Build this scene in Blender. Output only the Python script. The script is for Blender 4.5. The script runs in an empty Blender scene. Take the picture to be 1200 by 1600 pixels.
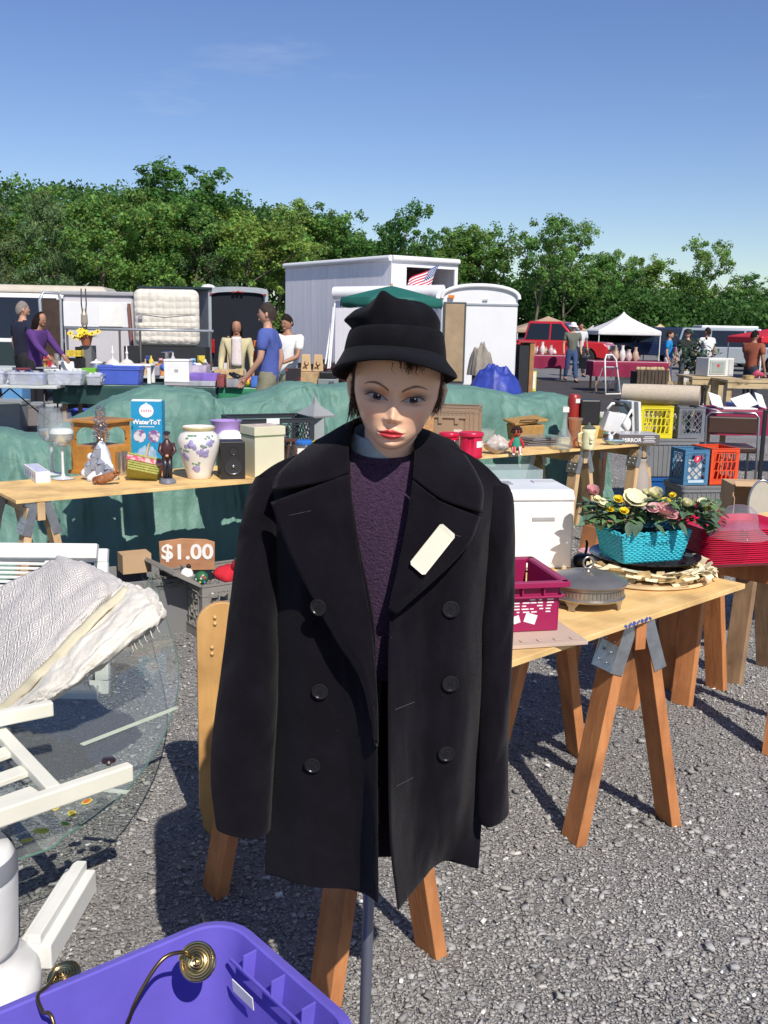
import bpy,bmesh,math,random
import numpy as np
from mathutils import Vector,Matrix,Euler,noise as mnoise
R=math.radians
PI=math.pi
sc=bpy.context.scene
COL=sc.collection
CAMH,FPX=1.6,1550.0
PITCH,ROLL=math.atan(291.5/1550.0),R(1.1)
cam=bpy.data.objects.new('camera',bpy.data.cameras.new('camera'))
COL.objects.link(cam)
cam.data.sensor_fit='VERTICAL'
cam.data.sensor_height=24.0
cam.data.lens=24.0*FPX/1600.0
cam.data.clip_start,cam.data.clip_end=0.05,2000
CM=(Matrix.Rotation(PI/2-PITCH,3,'X')@Matrix.Rotation(ROLL,3,'Z'))
cam.matrix_world=Matrix.Translation((0,0,CAMH))@CM.to_4x4()
sc.camera=cam
SUN_DIR=Vector((0.40,-1.0,1.10)).normalized()
SUN_EL=math.asin(SUN_DIR.z)
w=bpy.data.worlds.new('World');sc.world=w;w.use_nodes=True
nt=w.node_tree;nt.nodes.clear()
sky=nt.nodes.new('ShaderNodeTexSky');sky.sky_type='NISHITA';sky.sun_disc=False
sky.sun_elevation=SUN_EL
sky.sun_rotation=math.atan2(SUN_DIR.x,SUN_DIR.y)
sky.altitude=100;sky.air_density=1.0;sky.dust_density=0.35;sky.ozone_density=3.0
bg=nt.nodes.new('ShaderNodeBackground');bg.inputs['Strength'].default_value=0.104
tc=nt.nodes.new('ShaderNodeTexCoord')
mp=nt.nodes.new('ShaderNodeMapping');mp.inputs['Scale'].default_value=(1.6,1.0,9.0);mp.inputs['Rotation'].default_value=(0.0,R(-14),0.3)
nz=nt.nodes.new('ShaderNodeTexNoise');nz.inputs['Scale'].default_value=2.2;nz.inputs['Detail'].default_value=5;nz.inputs['Roughness'].default_value=0.62
rp=nt.nodes.new('ShaderNodeValToRGB');rp.color_ramp.elements[0].position=0.64;rp.color_ramp.elements[1].position=0.95
rp.color_ramp.elements[1].color=(0.35,0.35,0.35,1)
mx=nt.nodes.new('ShaderNodeMixRGB');mx.inputs[2].default_value=(6.0,6.6,7.6,1)
L=nt.links.new
L(tc.outputs['Generated'],mp.inputs[0]);L(mp.outputs[0],nz.inputs['Vector']);L(nz.outputs[0],rp.inputs[0])
L(rp.outputs[0],mx.inputs[0]);hs_=nt.nodes.new('ShaderNodeHueSaturation');hs_.inputs['Saturation'].default_value=1.14;hs_.inputs['Hue'].default_value=0.516;L(sky.outputs[0],hs_.inputs['Color']);L(hs_.outputs[0],mx.inputs[1]);L(mx.outputs[0],bg.inputs['Color'])
wo=nt.nodes.new('ShaderNodeOutputWorld');L(bg.outputs[0],wo.inputs[0])
sl=bpy.data.lights.new('sun','SUN');sl.energy=4.6;sl.angle=R(0.5);sl.color=(1.0,0.94,0.85)
so=bpy.data.objects.new('sun',sl);COL.objects.link(so)
so.rotation_euler=SUN_DIR.to_track_quat('Z','Y').to_euler()
vs=sc.view_settings;vs.view_transform='Standard';vs.look='None';vs.exposure=0.17;vs.gamma=1
sc.cycles.max_bounces=8;sc.cycles.transparent_max_bounces=16
sc.cycles.use_denoising=True
def ray(px,py):
 return CM@Vector(((px-600)/FPX,(800-py)/FPX,-1.0))
def at(px,py,d):
 r=ray(px,py);return Vector((0,0,CAMH))+r*(d/r.y)
def on(px,py,z=0.0):
 r=ray(px,py);return Vector((0,0,CAMH))+r*((z-CAMH)/r.z)
MATS={}
def mat(name,col,rough=0.6,metal=0.0,var=0.12,scale=8.0,bump=0.0,bscale=None,trans=0.0,ior=1.45,spec=0.5,sheen=0.0,coat=0.0,alpha=1.0,detail=4,stretch=None,col2=None,emis=None,sss=0.0,lo=0.3,hi=0.7):
 if name in MATS:return MATS[name]
 m=bpy.data.materials.new(name);m.use_nodes=True
 t=m.node_tree;b=t.nodes['Principled BSDF']
 def setv(k,v):
  if k in b.inputs:b.inputs[k].default_value=v
 setv('Roughness',rough);setv('Metallic',metal);setv('IOR',ior);setv('Specular IOR Level',spec)
 setv('Transmission Weight',trans);setv('Sheen Weight',sheen);setv('Coat Weight',coat);setv('Alpha',alpha)
 setv('Sheen Roughness',0.5)
 if sss:setv('Subsurface Weight',sss);setv('Subsurface Radius',(0.4,0.2,0.1));setv('Subsurface Scale',0.01)
 c1=[max(0,x*(1-var))for x in col];c2=list(col2)if col2 else[min(1,x*(1+var))for x in col]
 tcn=t.nodes.new('ShaderNodeTexCoord');src=tcn.outputs['Object']
 if stretch:
  mpn=t.nodes.new('ShaderNodeMapping');mpn.inputs['Scale'].default_value=stretch
  t.links.new(src,mpn.inputs[0]);src=mpn.outputs[0]
 if var>0 or col2:
  n=t.nodes.new('ShaderNodeTexNoise');n.inputs['Scale'].default_value=scale;n.inputs['Detail'].default_value=detail
  n.inputs['Roughness'].default_value=0.6
  t.links.new(src,n.inputs['Vector'])
  r_=t.nodes.new('ShaderNodeValToRGB');r_.color_ramp.elements[0].position=lo;r_.color_ramp.elements[1].position=hi
  r_.color_ramp.elements[0].color=(*c1,1);r_.color_ramp.elements[1].color=(*c2,1)
  t.links.new(n.outputs[0],r_.inputs[0]);t.links.new(r_.outputs[0],b.inputs['Base Color'])
  m['ramp']=r_.name
 else:b.inputs['Base Color'].default_value=(*col,1)
 if bump>0:
  n2=t.nodes.new('ShaderNodeTexNoise');n2.inputs['Scale'].default_value=bscale or scale*4;n2.inputs['Detail'].default_value=5
  t.links.new(src,n2.inputs['Vector'])
  bp=t.nodes.new('ShaderNodeBump');bp.inputs['Strength'].default_value=bump;bp.inputs['Distance'].default_value=0.01
  t.links.new(n2.outputs[0],bp.inputs['Height']);t.links.new(bp.outputs[0],b.inputs['Normal'])
 if emis:b.inputs['Emission Color'].default_value=(*emis,1);b.inputs['Emission Strength'].default_value=1
 MATS[name]=m;return m
def hexc(r,g,b):
 f=lambda c:(c/255/12.92)if c/255<=0.04045 else((c/255+0.055)/1.055)**2.4
 return(f(r),f(g),f(b))
def glassmat(name,col=(1,1,1),rough=0.02,tint=0.12,refl=0.9):
 """thin clear sheet: mostly see-through, with a real surface reflection"""
 if name in MATS:return MATS[name]
 m=bpy.data.materials.new(name);m.use_nodes=True;t=m.node_tree;t.nodes.clear()
 o=t.nodes.new('ShaderNodeOutputMaterial');tr=t.nodes.new('ShaderNodeBsdfTransparent');gl=t.nodes.new('ShaderNodeBsdfGlossy')
 tr.inputs[0].default_value=(*col,1);gl.inputs['Roughness'].default_value=rough
 df=t.nodes.new('ShaderNodeBsdfDiffuse');df.inputs[0].default_value=(*[min(1,c*0.9)for c in col],1)
 lw=t.nodes.new('ShaderNodeLayerWeight');lw.inputs[0].default_value=.5;pw=t.nodes.new('ShaderNodeMath');pw.operation='POWER';pw.inputs[1].default_value=4.0
 fr=t.nodes.new('ShaderNodeMath');fr.operation='MULTIPLY_ADD';fr.inputs[1].default_value=.75;fr.inputs[2].default_value=.035;t.links.new(lw.outputs['Facing'],pw.inputs[0]);t.links.new(pw.outputs[0],fr.inputs[0])
 ml=t.nodes.new('ShaderNodeMath');ml.operation='MULTIPLY';ml.inputs[1].default_value=refl
 a=t.nodes.new('ShaderNodeMixShader');b=t.nodes.new('ShaderNodeMixShader');a.inputs[0].default_value=tint
 t.links.new(tr.outputs[0],a.inputs[1]);t.links.new(df.outputs[0],a.inputs[2])
 t.links.new(fr.outputs[0],ml.inputs[0]);t.links.new(ml.outputs[0],b.inputs[0])
 t.links.new(a.outputs[0],b.inputs[1]);t.links.new(gl.outputs[0],b.inputs[2]);t.links.new(b.outputs[0],o.inputs[0])
 MATS[name]=m;return m
class MB:
 def __init__(s):s.v=[];s.f=[];s.mi=[];s.m=0;s.X=None
 def add(s,vs,fs,mi=None):
  k=len(s.v)
  s.v+=[Vector(p)if s.X is None else s.X@Vector(p)for p in vs]
  s.f+=[tuple(i+k for i in f)for f in fs];s.mi+=[s.m if mi is None else mi]*len(fs)
  return s
 def box(s,c,sz,rot=None,top=None,mi=None):
  """c centre, sz full size, top=(sx,sy) scale of the top face"""
  x,y,z=sz[0]/2,sz[1]/2,sz[2]/2;tx,ty=top or(1,1)
  p=[Vector(q)for q in((-x,-y,-z),(x,-y,-z),(x,y,-z),(-x,y,-z),(-x*tx,-y*ty,z),(x*tx,-y*ty,z),(x*tx,y*ty,z),(-x*tx,y*ty,z))]
  if rot is not None:
   M_=Euler(rot).to_matrix()if not isinstance(rot,Matrix)else rot;p=[M_@q for q in p]
  c=Vector(c);return s.add([q+c for q in p],[(3,2,1,0),(4,5,6,7),(0,1,5,4),(1,2,6,5),(2,3,7,6),(3,0,4,7)],mi)
 def beam(s,a,b,w_,h,up=(0,0,1),mi=None,w2=None,h2=None):
  """rectangular bar from a to b; w_ across, h along up"""
  a=Vector(a);b=Vector(b);d=(b-a).normalized();u=Vector(up)
  x=d.cross(u);x=x.normalized()if x.length>1e-5 else d.orthogonal().normalized();u=x.cross(d).normalized()
  P=[]
  for q,ww,hh in((a,w_,h),(b,w2 or w_,h2 or h)):
   for sx,sy in((-1,-1),(1,-1),(1,1),(-1,1)):P.append(q+x*sx*ww/2+u*sy*hh/2)
  return s.add(P,[(0,1,2,3),(7,6,5,4),(0,4,5,1),(1,5,6,2),(2,6,7,3),(3,7,4,0)],mi)
 def tube(s,pts,r,n=10,closed=False,mi=None,cap=True):
  pts=[Vector(p)for p in pts];m=len(pts);rs=r if isinstance(r,(list,tuple))else[r]*m
  vs,fs=[],[];prev=None
  for i,p in enumerate(pts):
   a=pts[i-1]if(i or closed)else p;b=pts[(i+1)%m]if(i<m-1 or closed)else p
   t=(b-a);t=t.normalized()if t.length>1e-9 else Vector((0,0,1))
   if prev is None:n1=t.orthogonal().normalized()
   else:
    n1=prev-t*prev.dot(t);n1=n1.normalized()if n1.length>1e-6 else t.orthogonal().normalized()
   prev=n1;n2=t.cross(n1)
   for k in range(n):
    a_=2*PI*k/n;vs.append(p+(n1*math.cos(a_)+n2*math.sin(a_))*rs[i])
  for i in range(m if closed else m-1):
   for k in range(n):
    j=(i+1)%m;fs.append((i*n+k,i*n+(k+1)%n,j*n+(k+1)%n,j*n+k))
  if cap and not closed:fs+=[tuple(reversed(range(n))),tuple(range((m-1)*n,m*n))]
  return s.add(vs,fs,mi)
 def lathe(s,prof,n=24,c=(0,0,0),sy=1.0,mi=None,axis=None,cap=True,wob=None):
  """prof [(r,z)] from bottom to top"""
  vs,fs=[],[];M_=Matrix.Identity(3)if axis is None else Vector(axis).to_track_quat('Z','Y').to_matrix();c=Vector(c)
  for j,(r,z)in enumerate(prof):
   for k in range(n):
    a=2*PI*k/n;rr=r*(wob(a,j)if wob else 1);vs.append(c+M_@Vector((rr*math.cos(a),rr*math.sin(a)*sy,z)))
  for j in range(len(prof)-1):
   for k in range(n):fs.append((j*n+k,j*n+(k+1)%n,(j+1)*n+(k+1)%n,(j+1)*n+k))
  if cap:
   if prof[0][0]>1e-4:fs.append(tuple(reversed(range(n))))
   if prof[-1][0]>1e-4:fs.append(tuple(range((len(prof)-1)*n,len(prof)*n)))
  return s.add(vs,fs,mi)
 def ball(s,c,r,n=14,m=8,mi=None):
  r=r if isinstance(r,(tuple,list))else(r,r,r);vs,fs=[],[];c=Vector(c)
  for j in range(m+1):
   b=PI*j/m-PI/2
   for k in range(n):
    a=2*PI*k/n;vs.append(c+Vector((r[0]*math.cos(b)*math.cos(a),r[1]*math.cos(b)*math.sin(a),r[2]*math.sin(b))))
  for j in range(m):
   for k in range(n):fs.append((j*n+k,j*n+(k+1)%n,(j+1)*n+(k+1)%n,(j+1)*n+k))
  return s.add(vs,fs,mi)
 def prism(s,poly,a,b,mi=None):
  """closed polygon of 3-D points, extruded by vector b-a given as offsets"""
  a=Vector(a);b=Vector(b);n=len(poly);vs=[Vector(p)+a for p in poly]+[Vector(p)+b for p in poly]
  fs=[tuple(reversed(range(n))),tuple(range(n,2*n))]+[(i,(i+1)%n,n+(i+1)%n,n+i)for i in range(n)]
  return s.add(vs,fs,mi)
 def grid(s,fn,nu,nv,mi=None,closeu=False):
  vs=[fn(i/(nu if closeu else nu-1),j/(nv-1))for j in range(nv)for i in range(nu)];fs=[]
  for j in range(nv-1):
   for i in range(nu if closeu else nu-1):
    i2=(i+1)%nu;fs.append((j*nu+i,j*nu+i2,(j+1)*nu+i2,(j+1)*nu+i))
  return s.add(vs,fs,mi)
 def obj(s,name,m,parent=None,smooth=None,bevel=0,solid=0,sub=0,loc=None,rotz=0,seg=2):
  me=bpy.data.meshes.new(name);me.from_pydata([tuple(v)for v in s.v],[],s.f);
  for mm in(m if isinstance(m,(list,tuple))else[m]):me.materials.append(mm)
  if len(me.materials)>1:me.polygons.foreach_set('material_index',s.mi)
  if smooth is not None:
   me.polygons.foreach_set('use_smooth',[True]*len(me.polygons))
   if smooth<179:
    try:me.set_sharp_from_angle(angle=R(smooth))
    except Exception:pass
  me.update()
  o=bpy.data.objects.new(name,me);COL.objects.link(o)
  if parent is not None:o.parent=parent
  if loc is not None:o.location=loc
  o.rotation_euler.z=rotz
  if solid:
   md=o.modifiers.new('s','SOLIDIFY');md.thickness=solid;md.offset=0
  if bevel:
   md=o.modifiers.new('b','BEVEL');md.width=bevel;md.segments=seg;md.limit_method='ANGLE';md.angle_limit=R(35)
   md.harden_normals=False
  if sub:
   md=o.modifiers.new('u','SUBSURF');md.levels=sub;md.render_levels=sub
  return o
def tag(o,label=None,cat=None,group=None,kind=None):
 if label:o['label']=label
 if cat:o['category']=cat
 if group:o['group']=group
 if kind:o['kind']=kind
 return o
def thing(name,label,cat,loc=(0,0,0),rz=0,group=None,rot=None):
 o=bpy.data.objects.new(name,None);COL.objects.link(o);o.empty_display_size=0.1
 o.location=loc;o.rotation_euler=rot if rot else(0,0,rz);return tag(o,label,cat,group)
KIDS={}
def copytree(o,label,loc=None,rz=None,scale=None):
 kids=[c for c in bpy.data.objects if c.parent==o]
 r=o.copy();COL.objects.link(r);r.parent=None;r['label']=label
 if loc is not None:r.location=loc
 if rz is not None:r.rotation_euler=(o.rotation_euler.x,o.rotation_euler.y,rz)
 if scale is not None:r.scale=scale if isinstance(scale,(tuple,list))else(scale,)*3
 for c in kids:
  k=c.copy();COL.objects.link(k);k.parent=r
  for g in[g_ for g_ in bpy.data.objects if g_.parent==c]:
   h=g.copy();COL.objects.link(h);h.parent=k
 return r
def text(body,size,m,parent=None,loc=(0,0,0),rot=(0,0,0),ext=0.0008,name='lettering',bold=0.0,shear=0,ax='CENTER',sx=1.0):
 c=bpy.data.curves.new('tmp','FONT');c.body=body;c.size=size;c.extrude=ext;c.align_x=ax;c.align_y='CENTER'
 c.offset=bold;c.shear=shear;c.resolution_u=3
 to=bpy.data.objects.new('tmp',c);COL.objects.link(to)
 dg=bpy.context.evaluated_depsgraph_get();me=bpy.data.meshes.new_from_object(to.evaluated_get(dg))
 bpy.data.objects.remove(to);o=bpy.data.objects.new(name,me);me.name=name
 me.materials.clear();me.materials.append(m);COL.objects.link(o)
 if parent is not None:o.parent=parent
 o.location=loc;o.rotation_euler=rot;o.scale=(sx,1,1);return o
def srand(k):random.seed(k)
def fbm(x,y,z=0.0,o=3):return mnoise.fractal(Vector((x,y,z)),1.0,2.0,o)
# ================================================================== SETTING
def gravelmat():
 m=bpy.data.materials.new('gravel_ground');m.use_nodes=True;t=m.node_tree;b=t.nodes['Principled BSDF'];l=t.links.new
 b.inputs['Roughness'].default_value=0.9
 tc=t.nodes.new('ShaderNodeTexCoord')
 vo=t.nodes.new('ShaderNodeTexVoronoi');vo.inputs['Scale'].default_value=85
 nd=t.nodes.new('ShaderNodeTexNoise');nd.inputs['Scale'].default_value=60;nd.inputs['Detail'].default_value=2
 mxv=t.nodes.new('ShaderNodeMixRGB');mxv.inputs[0].default_value=0.02
 l(tc.outputs['Object'],mxv.inputs[1]);l(nd.outputs['Color'],mxv.inputs[2]);l(tc.outputs['Object'],nd.inputs['Vector'])
 l(mxv.outputs[0],vo.inputs['Vector'])
 rp=t.nodes.new('ShaderNodeValToRGB');cr=rp.color_ramp;cr.elements[0].color=(0.20,0.19,0.182,1);cr.elements[1].color=(0.36,0.34,0.32,1)
 e=cr.elements.new(0.6);e.color=(0.31,0.297,0.285,1);e=cr.elements.new(0.93);e.color=(0.27,0.26,0.25,1)
 sp=t.nodes.new('ShaderNodeSeparateColor');l(vo.outputs['Color'],sp.inputs[0]);l(sp.outputs[0],rp.inputs[0])
 n2=t.nodes.new('ShaderNodeTexNoise');n2.inputs['Scale'].default_value=0.9;n2.inputs['Detail'].default_value=5
 r2=t.nodes.new('ShaderNodeValToRGB');r2.color_ramp.elements[0].position=0.3;r2.color_ramp.elements[0].color=(0.72,0.72,0.72,1);r2.color_ramp.elements[1].position=0.7;r2.color_ramp.elements[1].color=(1.1,1.1,1.1,1)
 l(tc.outputs['Object'],n2.inputs['Vector']);l(n2.outputs[0],r2.inputs[0])
 mm=t.nodes.new('ShaderNodeMixRGB');mm.blend_type='MULTIPLY';mm.inputs[0].default_value=1
 l(rp.outputs[0],mm.inputs[1]);l(r2.outputs[0],mm.inputs[2]);l(mm.outputs[0],b.inputs['Base Color'])
 bp=t.nodes.new('ShaderNodeBump');bp.inputs['Distance'].default_value=0.012;bp.inputs['Strength'].default_value=0.9;bp.invert=True
 l(vo.outputs['Distance'],bp.inputs['Height']);l(bp.outputs[0],b.inputs['Normal'])
 return m
g=MB();g.grid(lambda u,v:Vector((-400+800*u,-30+830*v,0)),9,9)
o=g.obj('ground',gravelmat());tag(o,kind='structure')
asph=mat('asphalt',(0.052,0.046,0.044),0.9,var=0.25,scale=1.4,bump=0.3,bscale=160)
lot=mat('pale_asphalt',(0.17,0.165,0.165),0.9,var=0.2,scale=0.5,bump=0.2,bscale=90)
g=MB();g.add([(2.2,18.6,.004),(60,15.0,.004),(60,31.5,.004),(-4,31.5,.004),(-4,24.0,.004),(2.2,22,.004)],[(0,1,2,3,4,5)])
tag(g.obj('asphalt_lane',asph),kind='structure')
g=MB();g.add([(-60,24,.008),(-4.0,24,.008),(-4,31.5,.008),(60,31.5,.008),(120,78,.008),(-60,78,.008)],[(0,1,2,3,4,5)])
tag(g.obj('parking_lot',lot),kind='structure')
g=MB();g.beam((2.4,18.45,.05),(30,16.9,.05),.14,.11,mi=0)
tag(g.obj('kerb',mat('kerb_concrete',(0.5,0.47,0.4),0.9,var=0.15,scale=6),bevel=.01),kind='structure')
def ribbons(n,fn,name,m,label,cat,seg=1):
 vs,fs=[],[]
 for i in range(n):
  p,h,wd,lean=fn(i);a=random.random()*PI;dx,dy=math.cos(a)*wd,math.sin(a)*wd;k=len(vs)
  vs+=[(p[0]-dx,p[1]-dy,p[2]),(p[0]+dx,p[1]+dy,p[2]),(p[0]+lean[0]*h,p[1]+lean[1]*h,p[2]+h)];fs.append((k,k+1,k+2))
 g=MB();g.v=[Vector(v)for v in vs];g.f=fs;g.mi=[0]*len(fs)
 o=g.obj(name,m);return tag(o,label,cat,kind='stuff')
srand(3)
grassm=mat('grass_blades',(0.10,0.16,0.035),0.8,var=0.4,scale=3)
ribbons(9000,lambda i:(lambda x:((x,17.75+random.uniform(-.55,.5)-(x-3)*.056,0),random.uniform(.02,.09),.006,(random.uniform(-.5,.5),random.uniform(-.5,.5))))(random.uniform(2.6,12)),'grass',grassm,'strip of thin green grass along the kerb','grass')
def stones():
 rng=np.random.default_rng(5)
 N=230000
 d=1.15+(rng.random(N)**1.9)*12.5
 x=(rng.random(N)-0.5)*2*(d*0.45+0.25)
 big=rng.random(N)
 s=np.where(big>0.995,rng.uniform(.010,.017,N),np.where(big>0.93,rng.uniform(.006,.0100,N),rng.uniform(.0024,.0052,N)))*(1+0.05*d)
 base=np.array([(1,0,0),(-1,0,0),(0,1,0),(0,-1,0),(0,0,1),(0,0,-1)],float)
 base=np.array([(-.9,-.6,-.5),(.7,-.9,-.5),(.95,.55,-.5),(-.6,.9,-.5),(-.6,-.75,.5),(.85,-.5,.42),(.55,.8,.5),(-.85,.5,.38)])
 fq=np.array([(3,2,1,0),(4,5,6,7),(0,1,5,4),(1,2,6,5),(2,3,7,6),(3,0,4,7)])
 V=base[None]+rng.uniform(-.25,.25,(N,8,3))
 V*=s[:,None,None]*np.stack([rng.uniform(.7,1.35,N),rng.uniform(.55,1.0,N),rng.uniform(.3,.75,N)],1)[:,None,:]
 q=rng.normal(size=(N,4));q[:,1:3]*=0.35;q/=np.linalg.norm(q,axis=1)[:,None]
 a=rng.uniform(0,2*np.pi,N);ca,sa=np.cos(a),np.sin(a)
 t=rng.normal(0,.45,N);ct,st=np.cos(t),np.sin(t)
 Y=V[...,1]*ct[:,None]-V[...,2]*st[:,None];Z=V[...,1]*st[:,None]+V[...,2]*ct[:,None]
 X=V[...,0]*ca[:,None]-Y*sa[:,None];Y2=V[...,0]*sa[:,None]+Y*ca[:,None]
 P=np.stack([X+x[:,None],Y2+d[:,None],Z+rng.uniform(.0,.6,N)[:,None]*s[:,None]+.001],2).reshape(-1,3)
 me=bpy.data.meshes.new('gravel');nf=N*6
 me.vertices.add(N*8);me.vertices.foreach_set('co',P.astype(np.float32).ravel())
 idx=(fq[None]+np.arange(N)[:,None,None]*8).reshape(-1)
 me.loops.add(nf*4);me.loops.foreach_set('vertex_index',idx.astype(np.int32))
 me.polygons.add(nf);me.polygons.foreach_set('loop_start',(np.arange(nf)*4).astype(np.int32));me.polygons.foreach_set('loop_total',np.full(nf,4,np.int32))
 me.update(calc_edges=True)
 c=rng.random(N);g_=np.where(c>.985,rng.uniform(.5,.8,N),np.where(c>.88,rng.uniform(.32,.46,N),np.clip(rng.normal(.285,.055,N),.12,.46)))*(1+.13*np.sin(x*1.7+np.sin(d*1.3)*2)+.10*np.sin(d*2.6+x*1.1))
 warm=rng.normal(0,.02,N);colr=np.stack([g_*(1.01+warm+.01),g_*(.985),g_*(.93-warm),np.ones(N)],1)
 at_=me.color_attributes.new('Col','FLOAT_COLOR','POINT');at_.data.foreach_set('color',np.repeat(colr,8,0).astype(np.float32).ravel())
 m=bpy.data.materials.new('pebble');m.use_nodes=True;b=m.node_tree.nodes['Principled BSDF'];b.inputs['Roughness'].default_value=.8
 a_=m.node_tree.nodes.new('ShaderNodeAttribute');a_.attribute_name='Col';m.node_tree.links.new(a_.outputs['Color'],b.inputs['Base Color'])
 me.materials.append(m);o=bpy.data.objects.new('gravel',me);COL.objects.link(o)
 tag(o,'loose grey gravel with scattered white pebbles','gravel',kind='stuff')
stones()
def leafmat(name,c):
 m=bpy.data.materials.new(name);m.use_nodes=True;t=m.node_tree;b=t.nodes['Principled BSDF'];b.inputs['Roughness'].default_value=.55
 b.inputs['Specular IOR Level'].default_value=.3
 a=t.nodes.new('ShaderNodeAttribute');a.attribute_name='Col'
 mm=t.nodes.new('ShaderNodeMixRGB');mm.blend_type='MULTIPLY';mm.inputs[0].default_value=1;mm.inputs[2].default_value=(*c,1)
 oi=t.nodes.new('ShaderNodeObjectInfo');hs=t.nodes.new('ShaderNodeHueSaturation')
 mr=t.nodes.new('ShaderNodeMapRange');mr.inputs[3].default_value=.47;mr.inputs[4].default_value=.525
 mr2=t.nodes.new('ShaderNodeMapRange');mr2.inputs[3].default_value=1.25;mr2.inputs[4].default_value=.75
 l=t.links.new;l(a.outputs['Color'],mm.inputs[1]);l(oi.outputs['Random'],mr.inputs[0]);l(oi.outputs['Random'],mr2.inputs[0])
 l(mr.outputs[0],hs.inputs['Hue']);l(mr2.outputs[0],hs.inputs['Value']);l(mm.outputs[0],hs.inputs['Color']);l(hs.outputs[0],b.inputs['Base Color'])
 tr=t.nodes.new('ShaderNodeBsdfTranslucent');l(hs.outputs[0],tr.inputs[0]);ms=t.nodes.new('ShaderNodeMixShader');ms.inputs[0].default_value=.5
 l(b.outputs[0],ms.inputs[1]);l(tr.outputs[0],ms.inputs[2]);l(ms.outputs[0],t.nodes['Material Output'].inputs[0])
 return m
leafM=leafmat('leaves',(1,1,1))
barkM=mat('bark',(0.13,0.105,0.085),.95,var=.35,scale=3,bump=.6,bscale=12)
paleBark=mat('pale_bark',(0.34,0.31,0.27),.9,var=.3,scale=3)
def tree_meshes(seed,H,style):
 """trunk mesh and crown mesh for a tree H metres high"""
 rng=np.random.default_rng(seed);random.seed(seed);tr=MB();tips=[]
 def limb(p,d,ln,r,depth):
  n=5;pts=[p.copy()];q=p.copy();dd=d.copy()
  for i in range(n):
   dd=(dd+Vector((random.uniform(-.16,.16),random.uniform(-.16,.16),.05 if depth else 0))).normalized();q=q+dd*ln/n;pts.append(q.copy())
  tr.tube(pts,[r*(1-.75*i/n)for i in range(n+1)],6 if depth else 8)
  if depth>=2:tips.append((pts[-1],ln));tips.append((pts[-3],ln));return
  k={'dense':7,'open':6,'pine':8,'round':8}[style]if depth==0 else 4
  for i in range(k):
   f=(.28+.7*(i+.5)/k)if depth==0 else(.35+.6*(i+.5)/k);a=pts[min(n,int(f*n))].lerp(pts[min(n,int(f*n)+1)],f*n-int(f*n))if f*n<n else pts[-1]
   an=i*2.4+random.uniform(-.5,.5);up={'dense':.45,'open':.8,'pine':.12,'round':.5}[style]
   nd=Vector((math.cos(an),math.sin(an),up+random.uniform(-.2,.3))).normalized()
   L_=ln*(.55-.28*f if style!='pine' else .42-.34*f)*random.uniform(.8,1.2)
   if depth==1:L_=ln*.5*random.uniform(.7,1.2)
   limb(a,nd,L_,r*.42,depth+1)
  tips.append((pts[-1],ln*.25))
 limb(Vector((0,0,0)),Vector((random.uniform(-.05,.05),random.uniform(-.05,.05),1)),H*.93,H*.016,0)
 C_,S_=[],[]
 for p,ln in tips:
  m_={'dense':3,'open':2,'pine':2,'round':3}[style]
  for _ in range(m_):
   sp=H*.055;C_.append((p.x+random.gauss(0,sp),p.y+random.gauss(0,sp),max(H*.1,p.z+random.gauss(0,sp*.6))));S_.append(H*random.uniform(.03,.068))
 C_=np.array(C_);S_=np.array(S_)
 if style!='open':
  k=40;a=rng.uniform(0,2*np.pi,k);rr=H*rng.uniform(.05,.27,k);z=H*rng.uniform(.06,.5,k)
  C_=np.vstack([C_,np.stack([rr*np.cos(a),rr*np.sin(a),z],1)]);S_=np.concatenate([S_,H*rng.uniform(.035,.07,k)])
 n=58;K=len(C_);cl=rng.uniform(.6,1.25,K)
 u=rng.normal(size=(K,n,3));u/=np.linalg.norm(u,axis=2)[...,None];rad=rng.random((K,n))**.45
 P=C_[:,None]+u*(rad*S_[:,None])[...,None]*np.array([1.05,1.05,.95]);P=P.reshape(-1,3);N=len(P)
 nrm=u.reshape(-1,3)*.6+rng.normal(size=(N,3))*.5+np.array([0,0,.35]);nrm/=np.linalg.norm(nrm,axis=1)[:,None]
 t1=np.cross(nrm,rng.normal(size=(N,3)));t1/=np.linalg.norm(t1,axis=1)[:,None];t2=np.cross(nrm,t1)
 ls=H*.0092*rng.uniform(.6,1.5,N)[:,None]
 if style=='pine':t1=t1*1.3;t2=t2*.45
 V=np.stack([P-t1*ls*1.2,P-t2*ls*.8,P+t1*ls*1.2,P+t2*ls*.8],1).reshape(-1,3)
 me=bpy.data.meshes.new('crown');me.vertices.add(N*4);me.vertices.foreach_set('co',V.astype(np.float32).ravel())
 me.loops.add(N*4);me.loops.foreach_set('vertex_index',np.arange(N*4,dtype=np.int32));me.polygons.add(N)
 me.polygons.foreach_set('loop_start',(np.arange(N)*4).astype(np.int32));me.polygons.foreach_set('loop_total',np.full(N,4,np.int32));me.update(calc_edges=True)
 bc={'dense':(.19,.34,.075),'open':(.17,.32,.08),'pine':(.14,.24,.10),'round':(.15,.28,.06)}[style]
 v=(np.repeat(cl,n)*rng.uniform(.75,1.3,N))[:,None];hue=rng.normal(0,.1,N)[:,None]
 col=np.concatenate([bc[0]*v*(1+hue*1.6),bc[1]*v,bc[2]*v*(1-hue),np.ones((N,1))],1).clip(0,1)
 a_=me.color_attributes.new('Col','FLOAT_COLOR','POINT');a_.data.foreach_set('color',np.repeat(col,4,0).astype(np.float32).ravel());me.materials.append(leafM)
 return tr,me
PROT={}
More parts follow.
